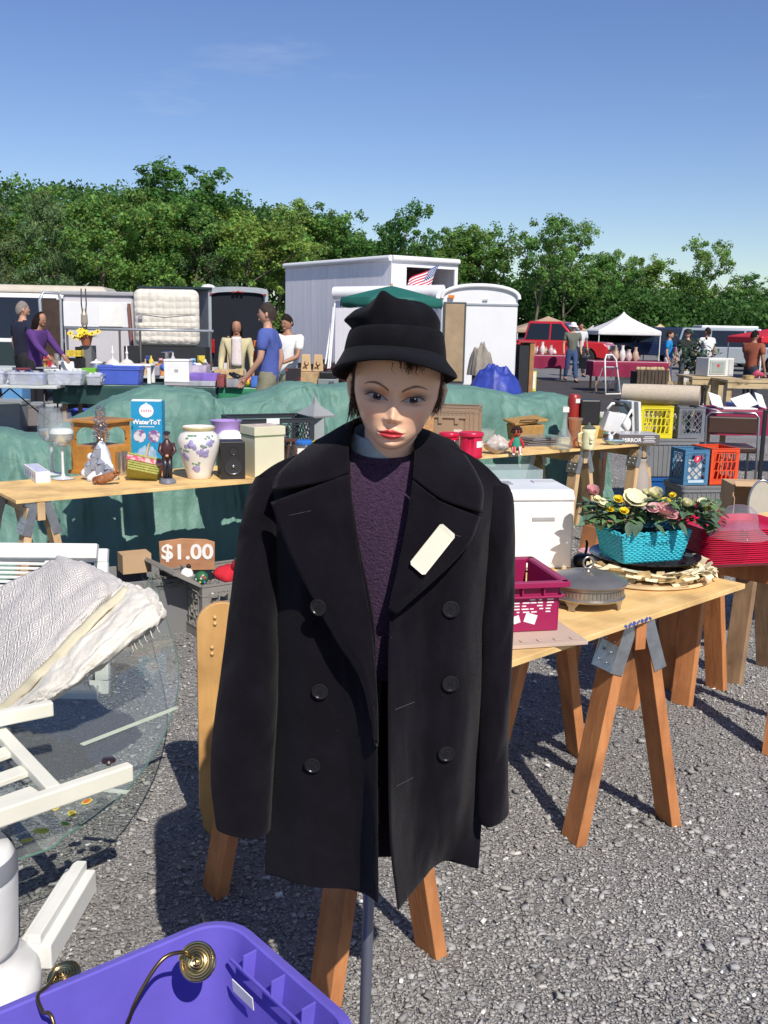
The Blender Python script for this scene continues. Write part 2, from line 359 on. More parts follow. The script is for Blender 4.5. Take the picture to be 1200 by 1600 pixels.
def tree(key,label,x,y,H,rz,name='deciduous_tree',group=None,sx=1.0,bark=None):
 style=key[0]
 if key not in PROT:
  tr,me=tree_meshes(sum(map(ord,style))+key[1]*17,10.0,style)
  r=thing(name,label,'tree',(x,y,0),rz,group)
  tr.obj('trunk',bark or barkM,r,smooth=60);c=bpy.data.objects.new('crown',me);COL.objects.link(c);c.parent=r
  PROT[key]=r
 else:
  r=copytree(PROT[key],label,(x,y,0),rz);r.name=name
  if group:r['group']=group
  elif 'group' in r:del r['group']
 r.scale=(H/10*sx,H/10*sx,H/10);return r
def place_tree(px,ytop,d,key,label,sx=1.0,name='deciduous_tree',bark=None):
 p=at(px,ytop,d);b=on(px,600);H=p.z/1.12
 return tree(key,label,p.x,d,H,random.uniform(0,6.28),name,'trees along the edge of the lot',sx,bark)
srand(8)
front=[(-60,300,60,'dense',1),(5,268,58,'pine',1),(55,275,60,'dense',2),(108,262,57,'pine',2),(150,305,55,'dense',3),(205,290,60,'open',1),(250,262,62,'round',1),(300,310,58,'dense',1),(335,296,60,'pine',1),(375,312,62,'dense',2),(425,314,64,'open',2),(470,318,66,'dense',3),(515,335,68,'dense',1),(560,352,72,'round',1),(600,362,78,'dense',2),(645,326,74,'open',3),(690,368,80,'dense',3),(728,362,78,'round',1),(768,358,80,'open',2),(838,334,72,'open',1),(890,358,76,'open',3),(925,395,80,'dense',1),(985,392,82,'open',2),(1020,396,84,'dense',2),(1060,425,84,'dense',3),(1108,381,82,'open',4),(1150,452,86,'dense',1),(1190,436,86,'round',1),(1235,430,84,'dense',2)]
words={'dense':'bushy mid green tree','pine':'dark narrow evergreen','open':'loose crowned tree with gaps of sky','round':'broad rounded dark green tree'}
marks=['at the far left edge behind the beige van','above the dark haired man in navy','above the beige and white van roof','rising over the open box trailer door','with a pale bare stem behind the white camper box','above the yellow flower pot','rising highest above the quilted mattress','above the right half of the mattress','with spiky top above the trailer rear opening','above the woman in the beige cardigan','above the man in the blue tee shirt','left of the big grey trailer roof','just above the grey trailer roof end','above the middle of the big trailer roof','above the flag on the trailer','standing tall and thin over the trailer roof','right of the concession window','above the white trailer roof left part','above the rounded white trailer end','tallest one over the red pickup','over the man in the white hat','low between the red pickup and the white canopy','over the left half of the white canopy tent','over the right half of the white canopy tent','above the beige umbrella','with leaning open top','behind the white camper roof','above the red canopy','at the far right edge of the picture']
for(px,yt,d,st,k),mk in zip(front,marks):
 place_tree(px,yt,d,(st,k),words[st]+' '+mk,sx={'dense':1.15,'pine':.85,'open':.95,'round':1.25}[st],name='evergreen_tree' if st=='pine' else 'deciduous_tree')
def wood():
 rng=np.random.default_rng(4);PX=[]
 def prof(px):
  xs=[-120,0,100,250,400,500,560,620,760,900,1000,1100,1180,1300];ys=[305,292,296,300,328,350,378,412,440,436,460,468,474,470]
  return np.interp(px,xs,ys)
 K=3000;px=rng.uniform(-130,1330,K);d=rng.uniform(76,96,K);cl=[]
 for i in range(K):
  top=at(px[i],prof(px[i])+rng.uniform(-6,14),d[i]).z;z=top*(1-rng.random()**1.3*.95);p=at(px[i],500,d[i]);cl.append((p.x,d[i],z))
 C_=np.array(cl);n=60;u=rng.normal(size=(K,n,3));u/=np.linalg.norm(u,axis=2)[...,None]
 P=(C_[:,None]+u*(rng.random((K,n))**.4*rng.uniform(.8,1.6,K)[:,None])[...,None]*np.array([1.2,1.2,.7])).reshape(-1,3);N=len(P)
 nrm=rng.normal(size=(N,3))+np.array([0,-.3,.5]);nrm/=np.linalg.norm(nrm,axis=1)[:,None];t1=np.cross(nrm,rng.normal(size=(N,3)));t1/=np.linalg.norm(t1,axis=1)[:,None];t2=np.cross(nrm,t1)
 ls=.15*rng.uniform(.6,1.5,N)[:,None];V=np.stack([P-t1*ls,P-t2*ls*.7,P+t1*ls,P+t2*ls*.7],1).reshape(-1,3)
 me=bpy.data.meshes.new('wood');me.vertices.add(N*4);me.vertices.foreach_set('co',V.astype(np.float32).ravel())
 me.loops.add(N*4);me.loops.foreach_set('vertex_index',np.arange(N*4,dtype=np.int32));me.polygons.add(N)
 me.polygons.foreach_set('loop_start',(np.arange(N)*4).astype(np.int32));me.polygons.foreach_set('loop_total',np.full(N,4,np.int32));me.update(calc_edges=True)
 v=(np.repeat(rng.uniform(.5,1.1,K),n)*rng.uniform(.8,1.2,N))[:,None];col=np.concatenate([.15*v,.28*v,.065*v,np.ones((N,1))],1)
 a_=me.color_attributes.new('Col','FLOAT_COLOR','POINT');a_.data.foreach_set('color',np.repeat(col,4,0).astype(np.float32).ravel());me.materials.append(leafM)
 o=bpy.data.objects.new('woodland',me);COL.objects.link(o);tag(o,'dense green woodland filling the gaps behind the tree line','woodland',kind='stuff')
wood()
# ================================================================== MANNEQUIN
from mathutils.bvhtree import BVHTree
def crom(P,t):
 """Catmull-Rom through list of vectors, t in 0..1"""
 n=len(P)-1;x=min(max(t,0),1)*n;i=min(int(x),n-1);f=x-i
 p0=P[i-1]if i>0 else P[0]*2-P[1];p1=P[i];p2=P[i+1];p3=P[i+2]if i+2<=n else P[n]*2-P[n-1]
 return p1*1.0+(p2-p0)*(0.5*f)+(p0*2-p1*5+p2*4-p3)*(0.5*f*f)+(p1*3-p0-p2*3+p3)*(0.5*f*f*f)
def patch(ctrl,nu,nv,mb=None,wob=None):
 rows=[[at(*c)if not isinstance(c,Vector)else c for c in r]for r in ctrl];mb=mb or MB()
 def fn(u,v):
  p=crom([crom(r,u)for r in rows],v)
  return p+wob(u,v)if wob else p
 return mb.grid(fn,nu,nv)
def bvh(*objs):
 V,F=[],[]
 for o in objs:
  k=len(V);V+=[o.matrix_world@v.co for v in o.data.vertices];F+=[tuple(i+k for i in p.vertices)for p in o.data.polygons]
 return BVHTree.FromPolygons(V,F)
def hit(tree_,px,py):
 r=ray(px,py).normalized();h=tree_.ray_cast(Vector((0,0,CAMH)),r)
 if h[0]is None:return at(px,py,1.7),Vector((0,-1,0))
 n=h[1]if h[1].dot(r)<0 else-h[1];return h[0],n
g1=lambda x,s:np.exp(-(x/s)**2)
g2=lambda x,z,x0,z0,sx,sz:np.exp(-((x-x0)/sx)**2-((z-z0)/sz)**2)
def head_mesh():
 NA,NZ=320,260
 zt=np.array([-.108,-.105,-.100,-.091,-.080,-.068,-.054,-.040,-.020,0,.03,.06,.085,.102,.112,.116])
 wt=np.array([.001,.017,.027,.0355,.0432,.0500,.0560,.0612,.0675,.0720,.0735,.070,.058,.038,.018,.001])
 ft=np.array([.045,.062,.073,.080,.0835,.0855,.0865,.0870,.0875,.0870,.088,.082,.064,.042,.02,.001])
 bt=np.array([.001,.012,.022,.034,.046,.058,.068,.078,.088,.095,.100,.095,.078,.052,.025,.001])
 s=np.linspace(0,1,NZ);Z=-.108+.224*s
 def itp(t):
  y=np.interp(Z,zt,t);k=np.ones(9)/9;yp=np.pad(y,4,mode='edge');return np.convolve(yp,k,'valid')
 W,F,B=itp(wt),itp(ft),itp(bt)
 W[0]=F[0]*0+.0;
 q=np.linspace(-1,1,NA,endpoint=False);A=PI*(0.52*q+0.48*q**3)
 a,zz=np.meshgrid(A,Z);sa,ca=np.sin(a),np.cos(a)
 front=np.clip(ca,0,1)**.82;back=np.clip(-ca,0,1)**.9
 x=W[:,None]*np.sign(sa)*np.abs(sa)**.93
 y=-F[:,None]*front+B[:,None]*back
 fm=np.clip((ca-.05)/.5,0,1);fm=fm*fm*(3-2*fm)
 ax=np.abs(x);d=np.zeros_like(x)
 zn=zz-.006;hn=np.interp(zn,[-.054,-.051,-.048,-.043,-.038,-.02,-.004,.010,.02],[0,.0035,.009,.0155,.0165,.0100,.0050,.0025,0]);sn=np.interp(zz,[-.05,-.03,0,.01],[.0098,.0080,.0075,.011])
 d+=hn*np.exp(-(np.abs(x)/sn)**2.0)+.0035*g2(x,zz,0,-.036,.007,.006)
 d+=.0052*g2(ax,zz,.0105,-.0395,.0052,.0052)
 d+=-.0095*g2(ax,zz,.0295,.003,.0165,.0115)-.004*g2(ax,zz,.016,.004,.006,.010)
 d+=.0062*g2(ax,zz,.0305,-.001,.0118,.0072)
 d+=.0035*g2(ax,zz,.033,.020,.017,.0055)
 lid=.0078*(1-((ax-.0305)/.0150)**2).clip(0,1)
 d+=.0016*g1(zz-(lid*.75+.0012),.0016)*(np.abs(ax-.0305)<.0155)
 d+=.0042*g2(ax,zz,.041,-.030,.018,.016)
 d+=-.0022*g2(ax,zz,.045,-.058,.012,.018)
 lw=np.clip(1-(ax/.0245)**2,0,1)**.6
 zu,zl,zm=-.0620+.0012*g1(ax-.006,.004)-ax*.08,-.0735+ax*.10,-.0675-.0006*g1(ax,.004)
 d+=.0030*g2(x,zz,0,-.067,.026,.014)
 d+=lw*(.0042*g1(zz-zu,.0045)+.0052*g1(zz-zl,.0050)-.0034*g1(zz-zm,.0016))
 d+=-.0012*g2(x,zz,0,-.0575,.0028,.004)
 d+=-.0032*g2(x,zz,0,-.0815,.017,.004)+.0050*g2(x,zz,0,-.094,.014,.010)
 d+=-.0006*g2(ax,zz,.0275,-.067,.003,.006)
 y=y-d*fm
 C=np.zeros(x.shape+(3,));C[:]=(.78,.46,.30)
 def blend(c,k):
  k=np.clip(k,0,1)[...,None]*(fm>.05)[...,None];C[:]=C*(1-k)+np.array(c)*k
 blend((.74,.28,.18),.38*g2(ax,zz,.044,-.030,.020,.014))
 blend((.50,.19,.055),.78*g2(ax,zz,.021,.0075,.013,.0085))
 blend((.10,.055,.05),1.0*g2(ax,zz,.040,.0060,.0135,.0075))
 blend((.13,.065,.05),.65*g2(ax,zz,.033,-.0075,.014,.0035))
 ex,ez=(ax-.0305)/1.22,(zz-.0002-.12*(ax-.0305))/1.02
 up,dn=.0058*(1-(ex/.0142)**2),-.0048*(1-(ex/.0142)**2)
 eye=(np.abs(ex)<.0142)*(ez<up)*(ez>dn);blend((.36,.33,.32),eye*1.0)
 for sx in(-1,1):
  rr=np.hypot(x-sx*.0305-.0010,zz-.0008)/1.12
  blend((.085,.035,.02),eye*(rr<.0058)*1.0);blend((.012,.01,.01),eye*((rr<.0026)+(np.abs(rr-.0057)<.0006))*1.0)
  blend((.9,.9,.9),eye*(np.hypot(x-sx*.0305-.003,zz-.0032)<.0011)*1.0)
 blend((.018,.012,.012),(np.abs(ex)<.0165)*np.clip(1.25-np.abs(ez-up)/.0013,0,1)*.95)
 blend((.10,.05,.04),(np.abs(ex)<.0145)*np.clip(1-np.abs(ez-dn)/.0008,0,1)*.7)
 lash=(ax>.0425)*(ax<.0495)*np.clip(1-np.abs(zz-.0015-(ax-.043)*.75)/.0011,0,1);blend((.03,.02,.02),lash*.8)
 bz=np.interp(ax,[.011,.018,.028,.036,.046,.052],[.0135,.0185,.0232,.0245,.0225,.0190]);bw=np.interp(ax,[.010,.013,.03,.052],[.0010,.0024,.0021,.0009])
 blend((.095,.035,.022),(ax>.0105)*(ax<.052)*np.clip(1.4-np.abs(zz-bz)/bw,0,1)*.9)
 lu=zm+(.0108*np.clip(1-(ax/.0235),0,1)**.85)*(1-.16*g1(ax,.003));ll=zm-.0128*np.clip(1-(ax/.0205)**2,0,1)**.85
 inm=(ax<.0238)*np.clip((lu-zz)/.0007,0,1)*np.clip((zz-ll)/.0007,0,1);blend((.50,.045,.055),inm)
 blend((.13,.012,.015),(ax<.0225)*np.clip(1-np.abs(zz-zm)/.0009,0,1)*.9)
 blend((.28,.10,.07),.75*g2(ax,zz,.0052,-.0465,.0026,.0015))
 zz=np.where(zz<0,zz*.84,zz)
 V=np.stack([x,y,zz],2).reshape(-1,3);n=NA*NZ
 me=bpy.data.meshes.new('head');i,j=np.meshgrid(np.arange(NA),np.arange(NZ-1));i2=(i+1)%NA
 Fq=np.stack([j*NA+i,j*NA+i2,(j+1)*NA+i2,(j+1)*NA+i],2).reshape(-1,4)
 me.vertices.add(n);me.vertices.foreach_set('co',V.astype(np.float32).ravel());m_=len(Fq)
 me.loops.add(m_*4);me.loops.foreach_set('vertex_index',Fq.astype(np.int32).ravel());me.polygons.add(m_)
 me.polygons.foreach_set('loop_start',(np.arange(m_)*4).astype(np.int32));me.polygons.foreach_set('loop_total',np.full(m_,4,np.int32))
 me.polygons.foreach_set('use_smooth',[True]*m_);me.update(calc_edges=True)
 a_=me.color_attributes.new('Col','FLOAT_COLOR','POINT');a_.data.foreach_set('color',np.concatenate([C,np.ones(x.shape+(1,))],2).astype(np.float32).ravel())
 m=bpy.data.materials.new('painted_face');m.use_nodes=True;b=m.node_tree.nodes['Principled BSDF']
 at_=m.node_tree.nodes.new('ShaderNodeAttribute');at_.attribute_name='Col';m.node_tree.links.new(at_.outputs['Color'],b.inputs['Base Color'])
 b.inputs['Roughness'].default_value=.3;b.inputs['Specular IOR Level'].default_value=.35
 b.inputs['Subsurface Weight'].default_value=.15;b.inputs['Subsurface Radius'].default_value=(.6,.25,.12);b.inputs['Subsurface Scale'].default_value=.008
 me.materials.append(m);return me
HM=Matrix.Translation(at(619,614.5,1.72))@Matrix.Rotation(R(-2.0),4,'Z')@Matrix.Rotation(R(4.8),4,'Y')@Matrix.Rotation(R(3),4,'X')
HM=HM@Matrix.Translation((0,.0,0))
base=Vector((at(572,1400,1.84).x,1.84,0))
mann=thing('mannequin','female display mannequin bust with painted face wearing the dark pea coat','mannequin',base)
MI=Matrix.Translation(-base)
hd=bpy.data.objects.new('head',head_mesh());COL.objects.link(hd);hd.parent=mann;hd.matrix_local=MI@HM
skinM=mat('mannequin_skin',(.70,.44,.31),.42,var=.02)
for sx in(-1,1):
 g=MB();g.tube([(sx*.071,.008,.012),(sx*.080,.014,.022),(sx*.083,.022,.012),(sx*.080,.020,-.008),(sx*.074,.012,-.022),(sx*.069,.006,-.020)],[.004,.0055,.006,.0055,.005,.003],8)
 g.ball((sx*.072,.012,0),(.005,.012,.02),10,6);e=g.obj('ear',skinM,hd,smooth=180)
g=MB();c=HM@Vector((0,.016,-.07));b2=at(597,745,1.80)
g.tube([c+Vector((0,0,.02)),c.lerp(b2,.35),c.lerp(b2,.7),b2,b2+Vector((0,.02,-.06))],[.048,.045,.045,.05,.10],28)
g.tube([b2+Vector((0,.02,-.05)),b2+Vector((0,.03,-.15)),b2+Vector((0,.03,-.30))],[.10,.12,.10],24)
g.obj('neck',skinM,mann,smooth=180,loc=-base)
g=MB();g.tube([base+Vector((0,0,.02)),base+Vector((.012,0,1.0))],.0118,16);g.tube([base+Vector((0.008,0,.62)),base+Vector((.008,0,.70))],.016,16)
g.obj('pole',mat('painted_steel',(.20,.215,.27),.35,metal=.6,var=.05),mann,smooth=40,loc=-base)
g=MB();g.lathe([(.16,0.0),(.16,.008),(.145,.014),(.02,.018),(.016,.04)],40);g.obj('base_plate',mat('black_steel',(.02,.02,.022),.4,metal=.5),mann,smooth=40)
srand(11)
g=MB()
def strand(root,pts,r0):
 n=3;g.tube([root]+pts,[r0,r0*.9,r0*.5,r0*.15][:len(pts)+1],n,cap=False)
for i in range(1100):
 a=random.uniform(.60*PI/1.3,PI)*random.choice((-1,1));a=a if abs(a)>1.18 else math.copysign(1.18+random.random()*.4,a)
 zt_=random.uniform(.0,.05);rx,ry=.0695,.098
 p=Vector((rx*math.sin(a),-ry*math.cos(a)*(.9 if abs(a)<PI/2 else 1),zt_))
 ln=random.uniform(.05,.085)if abs(a)>1.5 else random.uniform(.03,.055)
 ou=Vector((math.sin(a),-math.cos(a),0));f=random.uniform(-.010,.008);ln*=(.5 if a>0 else .85)
 pts=[p+ou*(.004+random.random()*.005)+Vector((0,0,-ln*.35)),p+ou*(.004+f*.4)+Vector((random.gauss(0,.002),0,-ln*.72)),p+ou*(.002+f)+Vector((random.gauss(0,.004),random.gauss(0,.004),-ln-zt_*.6))]
 strand(p,pts,random.uniform(.0008,.0015))
for i in range(45):
 x=random.gauss(.024,.016);z0=.064;y0=-.079+abs(x)*.12
 ln=random.uniform(.010,.021);pts=[Vector((x+.002,y0-.006,z0-ln*.4)),Vector((x+random.gauss(.001,.002),y0-.0085,z0-ln*.8)),Vector((x+random.gauss(.002,.004),y0-.009,z0-ln*1.1))]
 strand(Vector((x,y0,z0)),pts,random.uniform(.0005,.0009))
hairM=mat('hair',(.075,.036,.020),.45,var=.4,scale=60)
hr=g.obj('hair',hairM,mann,smooth=180);hr.matrix_local=MI@HM
feltM=mat('black_felt',(.0065,.0065,.0085),.95,var=.25,scale=30,bump=.12,bscale=260,spec=.08,sheen=.03)
hatD=1.735
def hat_ring(xl,yl,xr,yr,yf,dep,n=72,back=1.0,wav=None):
 """ring through left/right picture points, whose front passes picture height yf"""
 Lp,Rp=at(xl,yl,hatD),at(xr,yr,hatD);c=(Lp+Rp)/2;ux=(Rp-Lp)/2;fp=at((xl+xr)/2,yf,hatD-dep);fv=fp-c
 out=[]
 for k in range(n):
  a=2*PI*k/n;s_,c_=math.sin(a),math.cos(a)
  p=c+ux*s_+(fv*c_ if c_>0 else Vector((fv.x,fv.y*back,fv.z*.9))*c_)
  if wav:p=p+wav(a)
  out.append(p)
 return out
def loft(rings,g,close_top=False):
 n=len(rings[0]);vs=[p for r in rings for p in r];fs=[(j*n+k,j*n+(k+1)%n,(j+1)*n+(k+1)%n,(j+1)*n+k)for j in range(len(rings)-1)for k in range(n)]
 if close_top:c=sum(rings[-1],Vector())/n;vs.append(c);fs+=[((len(rings)-1)*n+k,(len(rings)-1)*n+(k+1)%n,len(vs)-1)for k in range(n)]
 g.add(vs,fs)
hatO=at(612,560,hatD)
hat=thing('hat','floppy black felt bucket hat with turned up band on the mannequin head','hat',hatO)
g=MB()
w1=lambda k:(lambda a:Vector((0,0,k*math.sin(2*a+.6)))+Vector((.016,-.030,-.014))*math.exp(-((((a+PI)%(2*PI))-PI-.80)/.55)**2))
loft([hat_ring(521,585,706,592,563,.172,wav=w1(.002)),hat_ring(522,580,706,586,556,.171,wav=w1(.002)),hat_ring(534,563,697,572,549,.135),hat_ring(541,545,692,556,541,.093)],g)
g.obj('brim',feltM,hat,smooth=180,solid=.006,sub=1,loc=-hatO)
g=MB()
loft([hat_ring(537,560,696,569,552,.097),hat_ring(540,548,695,556,538,.101),hat_ring(543,532,694,543,524,.101),hat_ring(547,520,692,526,512,.096),hat_ring(549,516,690,521,508,.090),hat_ring(552,518,687,523,511,.084)],g)
g.obj('band',feltM,hat,smooth=180,solid=.005,sub=1,loc=-hatO)
g=MB()
rows=[(551,521,688,525,512,.085),(548,512,689,518,506,.086),(541,503,688,508,500,.088),(538,493,687,497,493,.088),(541,485,684,488,487,.084),(553,480,679,480,481,.074),(572,476,668,474,477,.056),(590,472,655,471,474,.034)]
def crown_w(j):
 k=[0,.0,.2,.55,.9,1,1,1][j]
 return lambda a:Vector((.002*math.sin(3*a+j),.004*k*math.sin(4*a+1.0),.006*k*math.sin(3*a+2.2)+.003*k*math.cos(5*a)))
loft([hat_ring(*r,wav=crown_w(j))for j,r in enumerate(rows)],g,True)
PX_=[530,538,545,560,578,585,592,599,608,620,640,660,675,690,700];PY_=[497,491,483,479,479,467,454,452,460,467,468,471,479,497,500]
HX_=[at(a,b,hatD-.02).x for a,b in zip(PX_,PY_)];HZ_=[at(a,b,hatD-.02).z for a,b in zip(PX_,PY_)];z0_=at(600,510,hatD).z;zt_=at(620,477,hatD-.02).z
for v in g.v:
 if v.z>z0_:
  t_=min(1.0,(v.z-z0_)/(zt_-z0_))**.8;v.z=z0_+t_*(float(np.interp(v.x,HX_,HZ_))-z0_)
pk=at(597,452,hatD-.035);cr=g.v
top_c=at(599,475,hatD-.035)
for i,v in enumerate(cr):
 continue
 dx=(v-top_c);k=math.exp(-((v.x-top_c.x)/(.0095 if v.x<top_c.x else .024))**2)*math.exp(-((v.y-top_c.y)/.055)**2)*min(1,max(0,(v.z-at(600,500,hatD).z)/.028));v.z+=.026*k
 k2=math.exp(-((v.x-at(655,470,hatD).x)/.03)**2)*min(1,max(0,(v.z-at(600,495,hatD).z)/.02));v.z+=.007*k2
 k3=math.exp(-((v.x-at(575,480,hatD).x)/.012)**2)*min(1,max(0,(v.z-at(600,500,hatD).z)/.02));v.z-=.007*k3
g.obj('crown',feltM,hat,smooth=180,sub=1,loc=-hatO)
swM=mat('purple_knit',(.046,.022,.053),.95,var=.35,scale=170,bump=.8,bscale=260,sheen=.15,spec=.15,detail=3)
swO=at(597,850,1.78);swt=thing('sweater','purple knit sweater worn under the open coat','sweater',swO)
def ell_ring(xl,xr,y,dc,hd_,n=48,tilt=0):
 Lp,Rp=at(xl,y,dc),at(xr,y,dc);c=(Lp+Rp)/2;ux=(Rp-Lp)/2
 return[c+ux*math.sin(2*PI*k/n)+Vector((0,-hd_*math.cos(2*PI*k/n),-tilt*math.cos(2*PI*k/n)))for k in range(n)]
g=MB();loft([ell_ring(545,655,1040,1.80,.085),ell_ring(520,685,960,1.80,.10),ell_ring(500,705,880,1.80,.108),ell_ring(470,725,800,1.80,.108),ell_ring(450,745,752,1.80,.10),ell_ring(480,715,715,1.80,.085),ell_ring(530,668,700,1.79,.074,tilt=.018),ell_ring(541,655,696,1.785,.070,tilt=.020)],g)
g.obj('knit_body',swM,swt,smooth=180,sub=1,loc=-swO)
g=MB();loft([ell_ring(541,656,701,1.785,.0735,tilt=.020),ell_ring(540,657,696,1.785,.075,tilt=.020),ell_ring(543,654,690,1.785,.072,tilt=.020),ell_ring(546,651,692,1.785,.067,tilt=.020)],g)
g.obj('neckline',swM,swt,smooth=180,sub=1,loc=-swO)
tu=thing('undershirt','pale blue grey undershirt collar showing at the mannequin neck','shirt',at(597,700,1.78))
g=MB();loft([ell_ring(546,651,706,1.78,.064,tilt=.006),ell_ring(548,649,690,1.78,.064,tilt=.012),ell_ring(551,646,676,1.775,.060,tilt=.012),ell_ring(553,643,672,1.775,.056,tilt=.012)],g)
g.obj('collar_band',mat('pale_jersey',(.30,.36,.40),.9,var=.08,scale=80,bump=.3,bscale=300),tu,smooth=180,sub=1,loc=-at(597,700,1.78))
coatM=mat('navy_wool',(.0062,.0050,.0080),.95,var=.30,scale=14,bump=.35,bscale=420,sheen=.055,spec=.08,detail=6)
liningM=mat('black_lining',(.006,.006,.008),.6,var=.1)
coO=at(597,1000,1.78);coat=thing('pea_coat','black navy wool double breasted pea coat hanging open on the mannequin','coat',coO)
t=coatM.node_tree;b_=t.nodes['Principled BSDF'];src_=b_.inputs['Base Color'].links[0].from_socket;tc_=t.nodes.new('ShaderNodeTexCoord');v_=t.nodes.new('ShaderNodeTexVoronoi');v_.inputs['Scale'].default_value=70;t.links.new(tc_.outputs['Object'],v_.inputs['Vector'])
k_=t.nodes.new('ShaderNodeValToRGB');k_.color_ramp.elements[0].position=.035;k_.color_ramp.elements[1].position=.06;k_.color_ramp.elements[0].color=(1,1,1,1);k_.color_ramp.elements[1].color=(0,0,0,1);t.links.new(v_.outputs['Distance'],k_.inputs[0])
n_=t.nodes.new('ShaderNodeTexNoise');n_.inputs['Scale'].default_value=9;t.links.new(tc_.outputs['Object'],n_.inputs['Vector']);q_=t.nodes.new('ShaderNodeMath');q_.operation='GREATER_THAN';q_.inputs[1].default_value=.56;t.links.new(n_.outputs[0],q_.inputs[0])
w_=t.nodes.new('ShaderNodeMath');w_.operation='MULTIPLY';t.links.new(k_.outputs[0],w_.inputs[0]);t.links.new(q_.outputs[0],w_.inputs[1]);x_=t.nodes.new('ShaderNodeMixRGB');x_.inputs[2].default_value=(.05,.045,.05,1);t.links.new(w_.outputs[0],x_.inputs[0]);t.links.new(src_,x_.inputs[1]);t.links.new(x_.outputs[0],b_.inputs['Base Color'])
def cl(mb,name,solid=.0045,sub=1,m=coatM):return mb.obj(name,m,coat,smooth=180,solid=solid,sub=0 if name in('collar','lapel')else sub,loc=-coO)
def rip(a,b,s):return lambda u,v:Vector((0,a*fbm(u*3+s,v*4,s)+b*fbm(u*11,v*13,s+3)+a*.7*abs(fbm(u*5-v*2+s,v*3,s+7)),0))
A=[[(398,747,1.80),(435,722,1.775),(490,699,1.765),(548,672,1.765)],[(404,790,1.82),(455,785,1.715),(505,780,1.700),(549,760,1.700)],[(412,860,1.82),(465,860,1.705),(520,862,1.690),(563,860,1.685)],[(415,960,1.82),(468,960,1.710),(528,962,1.695),(584,968,1.672)],[(418,1080,1.83),(470,1080,1.725),(538,1080,1.705),(588,1082,1.655)],[(418,1200,1.83),(472,1202,1.735),(549,1204,1.722),(589,1206,1.648)],[(416,1300,1.83),(474,1303,1.742),(553,1308,1.732),(590,1314,1.645)],[(414,1366,1.84),(476,1384,1.745),(554,1392,1.738),(591,1413,1.645)]]
pa=cl(patch(A,44,70,wob=rip(.006,.0015,1)),'front_panel')
B=[[(653,675,1.765),(700,692,1.765),(755,724,1.775),(797,768,1.80)],[(645,770,1.700),(690,785,1.700),(745,800,1.715),(792,815,1.82)],[(628,865,1.685),(680,868,1.690),(735,870,1.705),(785,874,1.82)],[(609,965,1.668),(665,968,1.690),(725,970,1.705),(776,974,1.82)],[(606,1080,1.655),(660,1082,1.695),(722,1082,1.710),(768,1084,1.82)],[(607,1200,1.640),(655,1202,1.705),(715,1202,1.718),(760,1200,1.82)],[(610,1320,1.625),(652,1300,1.715),(705,1285,1.735),(752,1290,1.80)],[(622,1424,1.610),(655,1382,1.700),(692,1346,1.775),(748,1358,1.765)]]
pb=cl(patch(B,44,70,wob=rip(.006,.0015,5)),'front_panel')
Bk=[[(398,752,1.82),(490,703,1.86),(600,676,1.89),(700,696,1.86),(797,775,1.82)],[(404,800,1.84),(500,790,1.93),(600,780,1.95),(690,790,1.93),(790,815,1.84)],[(418,1080,1.85),(500,1075,1.94),(600,1070,1.97),(690,1075,1.94),(766,1084,1.84)],[(414,1367,1.85),(500,1352,1.93),(600,1340,1.96),(690,1345,1.92),(748,1359,1.78)]]
cl(patch(Bk,40,40),'back_panel',solid=.004)
def sleeve(rows,dc,hd_,bend,seed):
 rings=[];n=36
 for i,(xl,yl,xr,yr)in enumerate(rows):
  f=i/(len(rows)-1);c0=dc+bend*f;Lp,Rp=at(xl,yl,c0),at(xr,yr,c0);c=(Lp+Rp)/2;ux=(Rp-Lp)/2;h=hd_[0]*(1-f)+hd_[1]*f;h*=(.55 if i==0 else .85 if i==1 else 1)
  rings.append([c+ux*math.sin(2*PI*k/n)+Vector((0,-h*math.cos(2*PI*k/n),0))for k in range(n)])
 R2=[]
 for j in range(56):
  t=j/55
  R2.append([crom([r[k]for r in rings],t)+(Vector((.0022*math.sin(9*t+k*.3+seed),.0035*math.sin(17*t+math.sin(5*t+seed)*2+k*.35),0))+Vector((0,.007,0))*1.6*abs(fbm(t*9+k*.10,k*.16,seed+2))*(.4+math.exp(-((t-.52)/.16)**2)+math.exp(-((t-.1)/.1)**2)))*(min(1,t*3))for k in range(n)])
 g=MB();loft(R2[::-1],g);return cl(g,'sleeve',solid=.006)
sleeve([(402,745,446,742),(391,768,447,772),(383,805,442,812),(371,870,437,880),(352,1000,433,1010),(337,1110,430,1120),(332,1200,427,1205),(342,1293,422,1299)],1.80,(.044,.038),-.03,0)
sleeve([(752,752,792,758),(744,778,800,778),(743,820,801,818),(746,900,801,900),(748,1000,799,1000),(749,1120,795,1120),(747,1200,792,1200),(745,1281,792,1272)],1.80,(.044,.038),-.02,2)
Cc=[[(546,738,1.676),(505,753,1.668),(425,767,1.702)],[(545,705,1.70),(500,720,1.692),(438,738,1.728)],[(548,680,1.73),(517,690,1.735),(484,699,1.768)],[(556,657,1.775),(537,667,1.795),(512,686,1.825)],[(603,655,1.855),(603,662,1.885),(603,684,1.905)],[(651,672,1.775),(671,676,1.795),(692,686,1.825)],[(648,690,1.73),(684,700,1.735),(722,708,1.772)],[(647,718,1.70),(692,738,1.692),(752,760,1.728)],[(645,747,1.676),(690,780,1.668),(752,801,1.700)]]
cl(patch(Cc,16,70,wob=rip(.002,.001,8)),'collar',solid=.007)
LA=[[(546,740,1.672),(500,757,1.662),(424,785,1.692)],[(554,820,1.658),(508,835,1.650),(447,850,1.676)],[(567,900,1.650),(525,915,1.643),(484,925,1.664)],[(579,975,1.645),(551,990,1.638),(526,1000,1.655)],[(587,1070,1.642),(577,1070,1.640),(566,1066,1.648)],[(589,1165,1.640),(588,1163,1.640),(587,1160,1.641)]]
